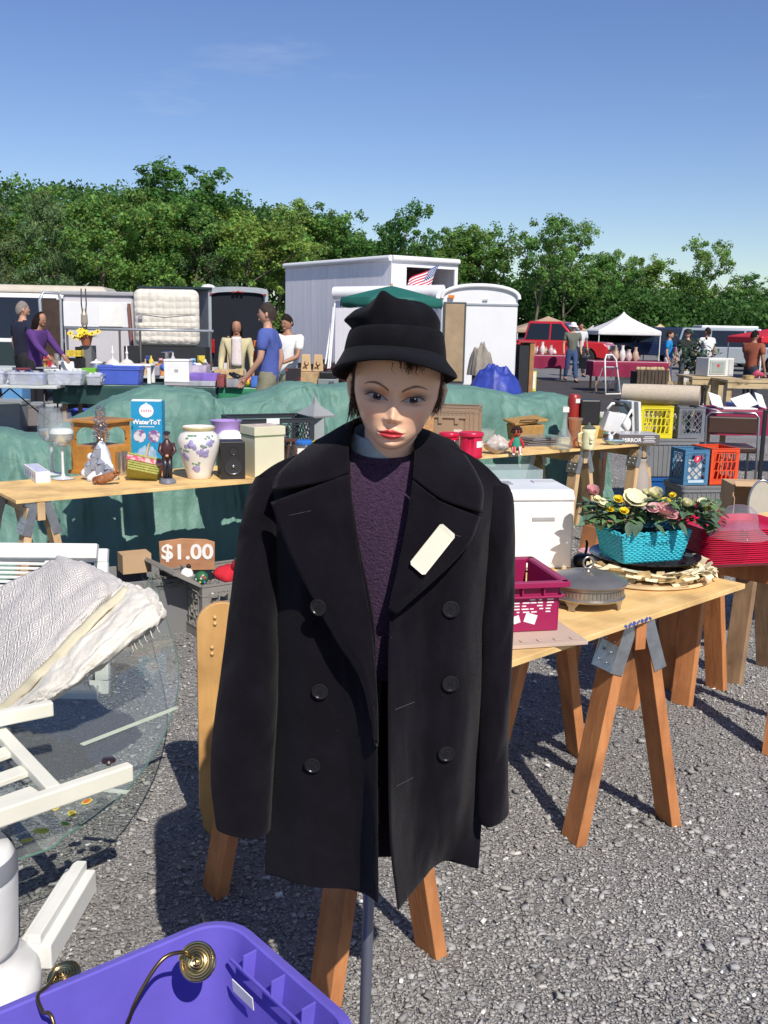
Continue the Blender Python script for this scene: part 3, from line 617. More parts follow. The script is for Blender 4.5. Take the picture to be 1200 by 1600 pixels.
la=cl(patch(LA,20,50,wob=rip(.002,.001,12)),'lapel',solid=.006)
LB=[[(645,750,1.672),(690,784,1.660),(750,808,1.690)],[(635,820,1.658),(684,836,1.648),(733,848,1.672)],[(619,900,1.652),(652,905,1.646),(692,893,1.664)],[(607,948,1.650),(612,955,1.650),(618,958,1.652)]]
lb=cl(patch(LB,20,40,wob=rip(.002,.001,15)),'lapel',solid=.006)
bpy.context.view_layer.update()
ct=bvh(pa,pb,la,lb)
def facing(n,spin=0):
 z=n.normalized();x=Vector((0,0,1)).cross(z).normalized();y=z.cross(x);return Matrix((x,y,z)).transposed().to_4x4()@Matrix.Rotation(spin,4,'Z')
btM=mat('black_button',(.012,.012,.014),.3,var=.1,spec=.45)
for i,(bx,by)in enumerate([(500,947),(501,1078),(489,1193),(704,950),(703,1066),(697,1175)]):
 p,n=hit(ct,bx,by);g=MB()
 g.lathe([(.0001,0),(.0150,0),(.0158,.0022),(.0150,.0044),(.0125,.0048),(.0112,.0034),(.0001,.0032)],28)
 g.beam((-.0075,0,.0036),(.0075,0,.0036),.0018,.0022);g.beam((0,-.0075,.0036),(0,.0075,.0036),.0018,.0022);g.beam((0,-.008,.0032),(0,-.0045,.0032),.006,.0026)
 o=g.obj('button',btM,coat,smooth=40);o.matrix_local=Matrix.Translation(-coO)@Matrix.Translation(p+n*.0042)@facing(n,i*.6)
tagM=mat('cream_card',(.74,.70,.56),.8,var=.03)
c4=[hit(ct,*q)for q in((687,815),(710,835),(660,898),(637,878))];nn=(c4[0][1]+c4[2][1]).normalized()
P4=[c[0]+nn*.0125 for c in c4];cen=sum(P4,Vector())/4;cv=lambda p:p
g=MB();pts=[]
for i in range(4):
 a,b=P4[i],P4[(i+1)%4];z_=P4[i-1];pts+=[a+(z_-a).normalized()*.004,a+(b-a).normalized()*.004]
g.prism(pts,nn*0,nn*.0006);g.obj('price_tag',tagM,coat,loc=-coO)
seamM=mat('grey_thread',(.06,.055,.07),.8)
for(x1,y1,x2,y2)in[(453,805,487,798),(705,835,718,838),(616,1108,646,1096),(617,1228,644,1214)]:
 g=MB();a,n1=hit(ct,x1,y1);b,n2_=hit(ct,x2,y2);m_,n3=hit(ct,(x1+x2)/2,(y1+y2)/2);g.tube([a+n1*.0028,m_+n3*.0032,b+n2_*.0028],.0006,5)
 g.obj('buttonhole',seamM,coat,loc=-coO)
# ================================================================== TABLES, CRATES AND THINGS NEAR BY
def wood(name,c1,c2,stretch=(1.2,14,14),rough=.75,bump=.15):
 m=mat(name,c1,rough,var=0,col2=c2,scale=1.6,stretch=stretch,bump=bump,bscale=6,detail=8,lo=.3,hi=.72);t=m.node_tree;l=t.links.new
 b=t.nodes['Principled BSDF'];src=b.inputs['Base Color'].links[0].from_socket;tc_=t.nodes.new('ShaderNodeTexCoord')
 n_=t.nodes.new('ShaderNodeTexNoise');n_.inputs['Scale'].default_value=5;n_.inputs['Detail'].default_value=6;l(tc_.outputs['Object'],n_.inputs['Vector'])
 r_=t.nodes.new('ShaderNodeValToRGB');r_.color_ramp.elements[0].position=.33;r_.color_ramp.elements[1].position=.55;r_.color_ramp.elements[0].color=(.62,.60,.58,1);l(n_.outputs[0],r_.inputs[0])
 v_=t.nodes.new('ShaderNodeTexVoronoi');v_.inputs['Scale'].default_value=3.2;l(tc_.outputs['Object'],v_.inputs['Vector']);k_=t.nodes.new('ShaderNodeValToRGB');k_.color_ramp.elements[0].position=.02;k_.color_ramp.elements[1].position=.075;k_.color_ramp.elements[0].color=(.30,.18,.12,1);l(v_.outputs['Distance'],k_.inputs[0])
 a_=t.nodes.new('ShaderNodeMixRGB');a_.blend_type='MULTIPLY';a_.inputs[0].default_value=1;c_=t.nodes.new('ShaderNodeMixRGB');c_.blend_type='MULTIPLY';c_.inputs[0].default_value=1
 l(src,a_.inputs[1]);l(r_.outputs[0],a_.inputs[2]);l(a_.outputs[0],c_.inputs[1]);l(k_.outputs[0],c_.inputs[2]);l(c_.outputs[0],b.inputs['Base Color']);return m
plyM=wood('plywood',(.74,.46,.17),(.84,.59,.27));plyEdge=wood('plywood_edge',(.50,.32,.15),(.62,.42,.2),(1,1,60))
firM=wood('fir_lumber',(.42,.15,.05),(.60,.26,.095),(16,16,1.3))
paleWood=wood('pale_lumber',(.52,.33,.16),(.66,.46,.25),(16,16,1.3))
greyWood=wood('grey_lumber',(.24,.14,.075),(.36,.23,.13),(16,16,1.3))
galvM=mat('galvanised',(.42,.44,.46),.33,metal=.85,var=.2,scale=20,bump=.05)
def spot(px,py,z=0.0):
 r=ray(px,py);t=(z-CAMH)/r.z;return Vector((0,0,CAMH))+r*t,t/FPX
TZ=.735
def hdir(a,b):d=(Vector(b)-Vector(a));d.z=0;return d.normalized()
def sawhorse(label,e1,e2,wm,splay,H=TZ-.02,group='sawhorses under the plank tables',bracket=True,inset=.0,lw=.089):
 """e1,e2: the two ends on the ground below the crossbar; splay: half distance between a pair of feet"""
 e1=Vector(e1);e2=Vector(e2);ax_=(e2-e1).normalized();sd=Vector((-ax_.y,ax_.x,0));r=thing('sawhorse',label,'sawhorse',(e1+e2)/2,group=group);off=-(e1+e2)/2
 H=H-.001;up=Vector((0,0,1))
 g=MB();g.beam(e1-ax_*.06+up*(H-.045),e2+ax_*.06+up*(H-.045),.038,.09);g.obj('crossbar',wm,r,bevel=.002,loc=off)
 for e in(e1,e2):
  so_=ax_*(-.03 if e is e1 else .03)
  for sg in(-1,1):
   g=MB();a=e+sd*sg*.045+up*(H-.03)+so_*.2;b=e+sd*sg*splay+up*.0+so_;g.beam(a,b,lw,.038,up=sd*sg);
   for v in g.v[4:]:v.z=.001
   g.obj('leg',wm,r,bevel=.002,loc=off)
  if bracket:
   g=MB()
   for sg in(-1,1):
    n_=(sd*sg*1.0+up*.3).normalized();a=e+sd*sg*.028+up*(H+.0);b=e+sd*sg*(.045+(splay-.045)*.24+.022)+up*(H*.78)+so_*.25
    g.beam(a+n_*.012,b+n_*.004,lw+.012,.004,up=n_)
    for k in(-1,1):
     g.beam(a+ax_*k*(lw/2+.006),b+ax_*k*(lw/2+.006)-n_*.018,.003,.045,up=n_)
    for f in(.45,.65,.85):
     for k in(-1,1):g.ball(a.lerp(b,f)+n_*.012+ax_*k*.022,.0045,6,4)
   g.obj('bracket',galvM,r,smooth=35,loc=off)
 return r
def plank_table(name,label,a,b,width,th=.018,z=TZ,m=None,group=None,skew=None):
 """top whose front edge runs a->b"""
 a=Vector((a[0],a[1],0));b=Vector((b[0],b[1],0));d=(b-a).normalized();n=Vector((-d.y,d.x,0));L_=(b-a).length
 g=MB();g.box((L_/2,width/2,-th/2),(L_,width,th));o=g.obj(name,m or plyM,bevel=.002,loc=(a.x,a.y,z),rotz=math.atan2(d.y,d.x))
 tag(o,label,'table top',group);return o,d,n
nb=on(1165,912,TZ);na_=on(795,1035,TZ);dN=hdir(na_,nb);nN=Vector((-dN.y,dN.x,0))
nl=nb-dN*1.62
tabN,_,_=plank_table('plank_tabletop','long plywood tabletop holding the silver stand and the turquoise basket',nl,nb,.62,group='plywood table tops')
g=MB();blueInk=mat('blue_ink',(.05,.09,.35),.7)
for i in range(7):
 q=(nb-dN*(.74-.022*i));g.box(q-nN*.0012+Vector((0,0,-.009)),(.016,.0012,.007+.003*(i%3)),rot=(0,.5*(-1)**i,math.atan2(dN.y,dN.x)))
o=g.obj('scribble',blueInk);o.parent=tabN;o.matrix_parent_inverse=Matrix.Identity(4);o.matrix_local=(Matrix.Translation(Vector((nl.x,nl.y,TZ)))@Matrix.Rotation(math.atan2(dN.y,dN.x),4,'Z')).inverted()
def feet_mid(p,q):return(on(*p)+on(*q))/2
f1,f2=on(902,1316),on(1021,1268);e1=(f1+f2)/2;sp=(f2-f1).length/2
r1,r2=on(800,1200),on(884,1190);e2=e1+((r1+r2)/2-e1)
sawhorse('reddish sawhorse with metal bracket under the right end of the near table',e1,e2,firM,sp)
f1,f2=on(497,1552),on(662,1476);e1=(f1+f2)/2;sp=(f2-f1).length/2
sawhorse('sawhorse under the near table right behind the mannequin pole',e1,on(345,1402)+Vector((.13,.10,0)),firM,sp)
t2a=on(1122,872,TZ);t2b=t2a+dN*1.9
plank_table('plank_tabletop','plywood tabletop under the stack of red trays at the right',t2a+nN*.0,t2b+nN*.0,.36,group='plywood table tops')
f1,f2=on(1105,1068),on(1190,1040)
e1=(on(1055,1100)+on(1110,1070))/2
sawhorse('reddish sawhorse partly behind the metal bracket sawhorse',e1,e1+nN*.55,firM,.15,bracket=False)
e1=(on(1140,1065)+on(1183,1038))/2
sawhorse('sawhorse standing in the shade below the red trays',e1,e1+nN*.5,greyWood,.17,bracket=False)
e1=on(1230,1160)
sawhorse('sawhorse cut by the right edge of the picture',e1,e1+nN*.6,firM,.17,bracket=False)
la_=on(25,782,TZ);lb_=on(398,750,TZ);dL=hdir(la_,lb_);nL=Vector((-dL.y,dL.x,0))
plank_table('plank_tabletop','plywood tabletop at the left with the wine glasses and the vase on it',la_-dL*.0,la_+dL*2.0,.62,group='plywood table tops')
ma=on(690,718,TZ);mb_=on(1022,692,TZ);dM=hdir(on(745,714,TZ),mb_);nM=Vector((-dM.y,dM.x,0));ma=mb_-dM*2.3
plank_table('plank_tabletop','plywood tabletop with the red tins and the beer mug on it',ma,mb_,.62,group='plywood table tops')
e=la_+dL*.12+nL*.06;e.z=0;sawhorse('pale sawhorse with metal bracket at the left end of the wine glass table',e,e+nL*.5,paleWood,.16)
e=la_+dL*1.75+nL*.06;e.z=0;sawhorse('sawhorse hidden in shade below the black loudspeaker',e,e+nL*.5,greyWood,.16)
for px_,lb,mt in((918,'sawhorse below the beer mug end of the tin table',paleWood),(1010,'sawhorse at the right end of the tin table beside the grey tote',paleWood)):
 p=on(px_,701 if px_<1000 else 693,TZ);e=Vector((p.x,p.y,0))+nM*.07;sawhorse(lb,e,e+nM*.48,mt,.15)
tarpM=mat('green_tarp',(.115,.225,.185),.55,var=.09,scale=2.2,bump=1.0,bscale=7,spec=.35,detail=7)
for n_ in tarpM.node_tree.nodes:
 if n_.type=='BUMP':n_.inputs['Distance'].default_value=.03
def tarp():
 """one draped sheet: skirt in front, a lumpy top, skirt behind"""
 keyp=[(-90,700,6.3),(0,672,6.3),(60,682,6.3),(120,668,6.35),(190,628,6.45),(255,606,6.6),(330,612,6.8),(360,626,6.9),(420,620,7.0),(480,600,7.1),(520,603,7.2),(610,600,7.5),(720,603,7.9),(790,612,8.2),(830,622,8.35),(870,616,8.5),(905,622,8.65),(935,655,8.75)]
 tops=[at(*k)for k in keyp];n=len(tops)
 dr=hdir(tops[3],tops[-2]);nr=Vector((-dr.y,dr.x,0))
 prof=[(-.62,.0),(-.50,.04),(-.34,.30),(-.26,.62),(-.20,.86),(-.10,.97),(.0,1.0),(.14,1.0),(.40,.95),(.55,.80),(.62,.45),(.70,.02)]
 def fn(u,v):
  t=crom(tops,u);i=v*(len(prof)-1);k=min(int(i),len(prof)-2);f=i-k;o_=prof[k][0]*(1-f)+prof[k+1][0]*f;h=prof[k][1]*(1-f)+prof[k+1][1]*f
  p=Vector((t.x,t.y,0))+nr*(o_+.12);p.z=max(.006,t.z*h)
  s=u*14;sk=1-abs(h-.5)*1.2
  fold=.05*fbm(s*1.2,v*2,1)*(.3+sk)+.022*fbm(s*3,v*7,4)
  fold+=.030*(1-abs(math.sin(s*2.3+3*fbm(s*.7,v*1.2,6))))**2*max(0,sk)*(1 if h<.95 else .3)+.014*fbm(s*7,v*15,7)+.040*abs(fbm(s*1.7+v*3,v*5-s*.5,17))+.028*abs(fbm(s*4.5-v*6,v*11+s,27))
  p+=nr*fold+Vector((0,0,(.020*fbm(s*2.5,v*6,9)+.03*fbm(s*.9,v*3,2)+.012*abs(fbm(s*5,v*9,19)))*min(1,h*3)*(1 if abs(h-1)>.03 else .5)))
  p.z=max(.005,p.z);return p
 g=MB();g.grid(fn,300,90);o=g.obj('tarp',tarpM,smooth=180,solid=.002);tag(o,'long sea green tarp draped over the heaped tables in the middle','tarp')
tarp()
def P(name,col,rough=.35,**k):return mat(name,col,rough,var=k.pop('var',.10),**{'scale':5,'detail':8,**k})
def crate_mesh(w_,d_,h_,style='lattice',t=.006,band=.03):
 """open crate with real openings, base at z=0"""
 g=MB();g.box((0,0,t/2),(w_,d_,t))
 for(cx,cy,L_,rot)in((0,-d_/2+t/2,w_,0),(0,d_/2-t/2,w_,0),(-w_/2+t/2,0,d_-2*t,PI/2),(w_/2-t/2,0,d_-2*t,PI/2)):
  M_=Matrix.Translation((cx,cy,0))@Matrix.Rotation(rot,4,'Z');s=MB();s.X=M_
  s.box((0,0,band*.6+t),(L_,t,band*1.2));s.box((0,0,h_-band/2),(L_,t,band));s.box((0,0,h_-band*1.35),(L_,t*1.9,.006));s.box((0,0,h_-.003),(L_,t*2.2,.007))
  s.box((0,0,band*1.25+t),(L_,t*1.8,.006))
  for k in(-1,1):s.box((k*(L_/2-band*.5),0,h_/2),(band,t*.96,h_-band));s.box((k*(L_/2-band),0,h_/2),(.006,t*1.9,h_-band*2))
  z0,z1=band*1.2+t,h_-band*1.3;x0,x1=-L_/2+band,L_/2-band
  if style=='lattice':
   st=(z1-z0)/3.2;n=int((x1-x0+(z1-z0))/st)+1
   for i in range(n+1):
    for sg in(-1,1):
     xa=x0+i*st;za=z0;xb=xa-(z1-z0);zb=z1
     if xa>x1:za+=xa-x1;xa=x1
     if xb<x0:zb-=x0-xb;xb=x0
     if zb-za<.004:continue
     if sg<0:xa,xb=-xa,-xb
     s.beam((xa,0,za),(xb,0,zb),.0055,t*.8,up=(0,1,0))
  elif style=='slots':
   n=max(3,int((x1-x0)/.035))
   for r_ in range(3):
    zz=z0+(z1-z0)*r_/3
    for i in range(n+1):s.beam((x0+(x1-x0)*i/n-.004,0,zz),(x0+(x1-x0)*i/n+.008,0,zz+(z1-z0)/3),.012,t*.8,up=(0,1,0))
    s.box((0,0,zz),(x1-x0,t,.008))
  elif style=='window':
   n=max(3,int((x1-x0)/.05))
   for i in range(n+1):s.box((x0+(x1-x0)*i/n,0,(z0+z1)/2),(.005,t*1.5,z1-z0))
   for k in range(1,4):s.box((0,0,z0+(z1-z0)*k/4),(x1-x0,t*1.3,.005))
  elif style=='ribbed':
   s.box((0,0,(z0+z1)/2),(x1-x0,t*.7,z1-z0));n=int((x1-x0)/.03)
   for i in range(n+1):s.box((x0+(x1-x0)*i/n,0,(z0+z1)/2),(.006,t*2.2,z1-z0))
  g.v+=[];g.add(s.v,s.f)
 return g
def crate(name,label,cat,p,rz,dims,m,style='lattice',group=None,z=None,bev=.0012):
 p=Vector(p);r=thing(name,label,cat,p,rz,group);crate_mesh(*dims,style=style).obj('body',m,r,bevel=0);return r
def tote_mesh(w_,d_,h_,taper=.88,t=.004,ribs=0,rim=.02,rr=.05,lid=False,bottom=True):
 """open tapered bin with rounded corners, rim turned out"""
 def ring(W,D,z,r_,n=6):
  o=[]
  for cx,cy,a0 in((1,1,0),(-1,1,90),(-1,-1,180),(1,-1,270)):
   for k in range(n+1):
    a=R(a0+90*k/n);o.append(Vector((cx*(W/2-r_)+r_*math.cos(a),cy*(D/2-r_)+r_*math.sin(a),z)))
  return o
 b=taper;g=MB()
 rings=[ring(w_*b-2*t,d_*b-2*t,t,rr*.8),ring(w_-2*t,d_-2*t,h_,rr),ring(w_,d_,h_+.003,rr+.002),ring(w_+rim,d_+rim,h_,rr+rim/2),ring(w_+rim,d_+rim,h_-.028,rr+rim/2),ring(w_+rim-.006,d_+rim-.006,h_-.028,rr+rim/2),ring(w_+rim*.2,d_+rim*.2,h_-.012,rr),ring(w_*b,d_*b,0,rr*.8)]
 loft(rings,g);n=len(rings[0]);g.add(rings[0],[tuple(range(n))]);g.add(rings[-1],[tuple(reversed(range(n)))])
 if ribs:
  for k in range(ribs):
   f=(k+.5)/ribs-.5
   for sy in(-1,1):
    g.beam((f*(w_*b-2*rr),sy*(d_*b/2+.002),.01),(f*(w_-2*rr),sy*(d_/2+.002),h_-.03),.008,.008,up=(0,sy,0))
   f2=f
  m_=max(2,int(ribs*d_/w_))
  for k in range(m_):
   f=(k+.5)/m_-.5
   for sx in(-1,1):g.beam((sx*(w_*b/2+.002),f*(d_*b-2*rr),.01),(sx*(w_/2+.002),f*(d_-2*rr),h_-.03),.008,.008,up=(sx,0,0))
 return g
def lid_mesh(w_,d_,h_=.02,rr=.05):
 g=MB();
 def ring(W,D,z,r_,n=6):
  o=[]
  for cx,cy,a0 in((1,1,0),(-1,1,90),(-1,-1,180),(1,-1,270)):
   for k in range(n+1):
    a=R(a0+90*k/n);o.append(Vector((cx*(W/2-r_)+r_*math.cos(a),cy*(D/2-r_)+r_*math.sin(a),z)))
  return o
 rs=[ring(w_,d_,0,rr),ring(w_,d_,h_,rr),ring(w_-.03,d_-.03,h_+.004,rr),ring(w_-.06,d_-.06,h_-.004,rr)]
 loft(rs,g);n=len(rs[0]);g.add(rs[-1],[tuple(range(n))]);g.add(rs[0],[tuple(reversed(range(n)))]);return g
def lathe_thing(name,label,cat,p,prof,m,part=None,n=32,group=None,solid=0,scale=1.0,smooth=60,sy=1.0):
 g=MB();g.lathe([(r_*scale,z_*scale)for r_,z_ in prof],n,sy=sy,cap=not solid);o=g.obj(name,m,None,smooth=smooth,solid=solid,loc=p);tag(o,label,cat,group);return o
def simple(g,name,label,cat,m,p=(0,0,0),rz=0,group=None,**k):return tag(g.obj(name,m,None,loc=p,rotz=rz,**k),label,cat,group)
aN=math.atan2(dN.y,dN.x);aL=math.atan2(dL.y,dL.x);aM=math.atan2(dM.y,dM.x)
white=P('white_plastic',(.78,.78,.76),.35);whitepaint=P('white_paint',(.74,.74,.70),.5,var=.08);blackP=P('black_plastic',(.014,.014,.016),.4)
paperM=P('white_paper',(.78,.77,.73),.8)
# ================================================================== NEAR RIGHT TABLE
burg=P('burgundy_plastic',(.30,.012,.075),.38)
p,s=spot(826,984,TZ);p2=on(800,990,TZ)
c=on(868,962,TZ);w_,d_=.40,.28
cr=thing('storage_bin','burgundy plastic bin with white printing beside the coat sleeve','storage bin',on(748,968,TZ+.012),aN-.55)
g=MB();h_=.15;t_=.005
for(cx,cy,L_,rot)in((0,-d_/2,w_,0),(0,d_/2,w_,PI),(-w_/2,0,d_,-PI/2),(w_/2,0,d_,PI/2)):
 b=MB();b.X=Matrix.Translation((cx,cy,0))@Matrix.Rotation(rot,4,'Z');
 b.box((0,.005,h_/2),(L_-.02,t_,h_-.004));b.box((0,-.008,h_-.008),(L_+.03,.022,.016));b.box((0,-.006,h_-.045),(L_,.012,.006))
 for k in(-.36,-.2,.2,.36):b.box((k*L_,-.004,h_-.028),(.005,.014,.03))
 g.add(b.v,b.f)
g.box((0,0,.003),(w_-.01,d_-.01,.006));g.obj('body',burg,cr,bevel=.0015)
g=MB();srand(4)
for i in range(5):
 for j in range(7):
  if random.random()<.8:g.box((.02+.024*j+random.uniform(-.004,.004),-d_/2+.0018,.095-.009*i),(random.uniform(.008,.022),.0012,.0035))
g.box((.11,-d_/2+.0018,.040),(.035,.0012,.028),rot=(0,.3,0));g.box((.068,-d_/2+.0018,.038),(.02,.0012,.022),rot=(0,-.3,0))
b=MB();b.X=Matrix.Translation((w_*.5,0,0))@Matrix.Rotation(PI/2,4,'Z')@Matrix.Translation((0,d_/2,0));
wp=P('white_print',(.75,.7,.72),.6);g.obj('printing',wp,cr)
g=MB()
for i in range(4):
 for j in range(5):g.box((w_/2-.0018,-.07+.028*j,.095-.009*i),(.0012,.018+.006*((i*j)%2),.004))
g.box((w_/2-.0018,-.03,.040),(.0012,.035,.028),rot=(.3,0,0));g.obj('printing',wp,cr)
g=MB();g.box((0,0,.006),(.46,.36,.010));
for i in range(9):g.box((-.2+.05*i,-.15,.0125),(.02,.02,.002))
simple(g,'pegboard','thin pale pegboard lying under the burgundy bin','board',P('pale_board',(.50,.38,.30),.8,var=.1),on(762,985,TZ+.001),aN-.5,bevel=.001)
tarn=mat('tarnished_silver',(.42,.38,.33),.32,metal=.85,var=.25,scale=18,bump=.06)
p,s=spot(922,953,TZ);rr=62*s*.98
cs=thing('cake_stand','round tarnished silver footed cake stand with ring handled lid','cake stand',p+Vector((0,rr*.55,0)),.3)
g=MB();g.lathe([(rr*.80,.028),(rr*.96,.030),(rr*1.0,.036),(rr*.95,.042),(rr*.93,.064),(rr*.98,.068),(rr*.98,.074),(rr*.6,.075),(0.001,.075)],64);
for k in range(60):
 a=2*PI*k/60;g.box((rr*.945*math.cos(a),rr*.945*math.sin(a),.053),(.004,.006,.020),rot=(0,0,a))
g.obj('gallery',tarn,cs,smooth=35)
g=MB();g.lathe([(rr*1.02,.075),(rr*1.05,.080),(rr*.98,.084),(rr*.90,.091),(rr*.65,.101),(rr*.3,.107),(rr*.12,.109),(.0001,.110)],64);g.obj('lid',mat('dull_pewter',(.36,.33,.29),.38,metal=.75,var=.15,scale=10),cs,smooth=60)
g=MB();g.lathe([(.012,.109),(.008,.114),(.012,.120)],16);g.tube([(0+.018*math.cos(t),0,.137+.018*math.sin(t))for t in[2*PI*k/20 for k in range(20)]],.0035,8,closed=True);g.obj('ring_handle',tarn,cs,smooth=60)
for k in range(4):
 a=k*PI/2-.9;g=MB();q=Vector((rr*.88*math.cos(a),rr*.88*math.sin(a),0));o_=Vector((math.cos(a),math.sin(a),0));sd_=Vector((-o_.y,o_.x,0))
 g.prism([q-sd_*.028+Vector((0,0,.034)),q+sd_*.028+Vector((0,0,.034)),q+sd_*.010+Vector((0,0,.012)),q+sd_*.012+Vector((0,0,.001)),q-sd_*.012+Vector((0,0,.001)),q-sd_*.010+Vector((0,0,.012))],o_*0,o_*.006)
 g.obj('foot',tarn,cs,bevel=.001)
p,s=spot(1034,921,TZ);rr=104*s
pm=p+Vector((.01,rr*.72,0))
g=MB();g.lathe([(rr*.96,.001),(rr,.006),(rr*.97,.014),(rr*.5,.014),(.001,.014)],48,sy=.82)
simple(g,'wooden_board','round tan board under the torn paper wreath','board',wood('tan_board',(.55,.38,.19),(.68,.50,.28)),pm,.5,smooth=40)
srand(21);g=MB()
for i in range(120):
 a=random.uniform(0,2*PI);r1_=rr*random.uniform(.55,.8);r2_=rr*random.uniform(.88,1.04);wdt=random.uniform(.018,.05);z1=random.uniform(.018,.045);z2=random.uniform(.018,.068)
 o_=Vector((math.cos(a),math.sin(a)*.82,0));sd_=Vector((-math.sin(a),math.cos(a),0));n_=4;pts=[]
 vs=[]
 for k in range(n_+1):
  f=k/n_;q=o_*(r1_+(r2_-r1_)*f);z=z1+(z2-z1)*f+.008*math.sin(f*5+i);tw=random.uniform(-.006,.006)
  vs+=[q+sd_*wdt*(1-.35*f)+Vector((0,0,z+tw)),q-sd_*wdt*(1-.35*f)+Vector((0,0,z-tw))]
 g.add(vs,[(2*k,2*k+1,2*k+3,2*k+2)for k in range(n_)])
simple(g,'paper_wreath','wreath of torn cream paper leaves under the turquoise basket','wreath',P('cream_husk',(.80,.69,.46),.8,var=.15,scale=30),pm,smooth=50)
g=MB();g.lathe([(.001,.0),(.17,.0),(.185,.010),(.20,.014),(.20,.017),(.184,.014),(.168,.005),(.001,.005)],48)
simple(g,'lacquer_tray','glossy black round tray peeking out right of the turquoise basket','tray',P('black_lacquer',(.012,.009,.010),.08,spec=.7),pm+dN*.07+nN*.08+Vector((0,0,.048)),smooth=40,bevel=0)
turq=P('turquoise_wicker',(.035,.42,.52),.5,var=.12,scale=40)
bc,s=spot(1004,886,TZ+.066);bc=bc+nN*.03;W0,D0,HB=.27,.17,.105
bk=thing('flower_basket','turquoise wicker basket of artificial flowers on the paper wreath','basket',Vector((bc.x+.05,bc.y+.12,TZ+.066)),aN-.42)
g=MB();g.box((0,0,.004),(W0*.86,D0*.86,.006))
nst=15
for j in range(nst):
 z=.008+(HB-.010)*j/(nst-1);f=.86+.16*j/(nst-1);W,D=W0*f/2,D0*f/2;pts=[]
 per=[((-W,-D),(W,-D)),((W,-D),(W,D)),((W,D),(-W,D)),((-W,D),(-W,-D))];i=0
 for a,b in per:
  n_=22 if abs(a[0]-b[0])>.01 else 14
  for k in range(n_):
   t_=k/n_;x_,y_=a[0]+(b[0]-a[0])*t_,a[1]+(b[1]-a[1])*t_;ox,oy=(b[1]-a[1]),-(b[0]-a[0]);l_=math.hypot(ox,oy);o2=.0022*math.cos(PI*(k+j));pts.append((x_+ox/l_*o2,y_+oy/l_*o2,z))
 g.tube(pts,.0036,6,closed=True)
for a,b in(((-1,-1),(1,-1)),((1,-1),(1,1)),((1,1),(-1,1)),((-1,1),(-1,-1))):
 n_=11 if a[0]!=b[0]else 7
 for k in range(n_):
  t_=k/n_;x_=a[0]+(b[0]-a[0])*t_;y_=a[1]+(b[1]-a[1])*t_;g.tube([(x_*W0*.43,y_*D0*.43,.003),(x_*W0*.51,y_*D0*.51,HB)],.0026,6)
g.obj('wicker_body',turq,bk,smooth=180)
g=MB()
pts=[]
for k in range(150):
 t_=k/150*4;sd_=int(t_);f=t_-sd_;cs_=[(-1,-1),(1,-1),(1,1),(-1,1)];a,b=cs_[sd_],cs_[(sd_+1)%4];x_,y_=a[0]+(b[0]-a[0])*f,a[1]+(b[1]-a[1])*f;an=k*1.1
 ox,oy={0:(0,-1),1:(1,0),2:(0,1),3:(-1,0)}[sd_]
 pts.append((x_*W0*.52+ox*.005*math.cos(an),y_*D0*.52+oy*.005*math.cos(an),HB+.002+.005*math.sin(an)))
g.tube(pts,.003,6,closed=True);g.tube([(p_[0]*1.005,p_[1]*1.005,HB+.002-(p_[2]-HB-.002))for p_ in pts],.003,6,closed=True)
g.obj('braided_rim',turq,bk,smooth=180)
g=MB()
for k in range(14):
 g.tube([(-.05+.008*k,-D0*.50-.001,HB*.62+.012*(k%2)),(-.05+.008*k+.006,-D0*.50-.003,HB*.62+.006)],.0016,5)
g.obj('raised_word',P('dark_teal',(.01,.16,.22),.5),bk,smooth=180)
g=MB();g.box((0,0,HB-.025),(W0*.92,D0*.92,.02));g.obj('foam',P('moss_green',(.05,.07,.02),.95,var=.4,scale=60),bk)
leafG=P('fabric_leaf',(.11,.20,.07),.5,var=.4,scale=25);leafD=P('dark_leaf',(.085,.14,.085),.45,var=.35,scale=20)
def leaf(g,base_,dir_,ln,wd,droop=.3,fold=.25):
 d_=Vector(dir_).normalized();s_=d_.cross(Vector((0,0,1)));s_=s_.normalized()if s_.length>.05 else Vector((1,0,0));u_=s_.cross(d_);n_=6;vs=[]
 for k in range(n_+1):
  f=k/n_;w2=wd*math.sin(PI*min(1,f*.94+.06))**.8*(1-.25*f);c_=Vector(base_)+d_*ln*f-Vector((0,0,1))*droop*ln*f*f
  vs+=[c_-s_*w2+u_*w2*fold,c_,c_+s_*w2+u_*w2*fold]
 g.add(vs,[q for k in range(n_)for q in((3*k,3*k+1,3*k+4,3*k+3),(3*k+1,3*k+2,3*k+5,3*k+4))])
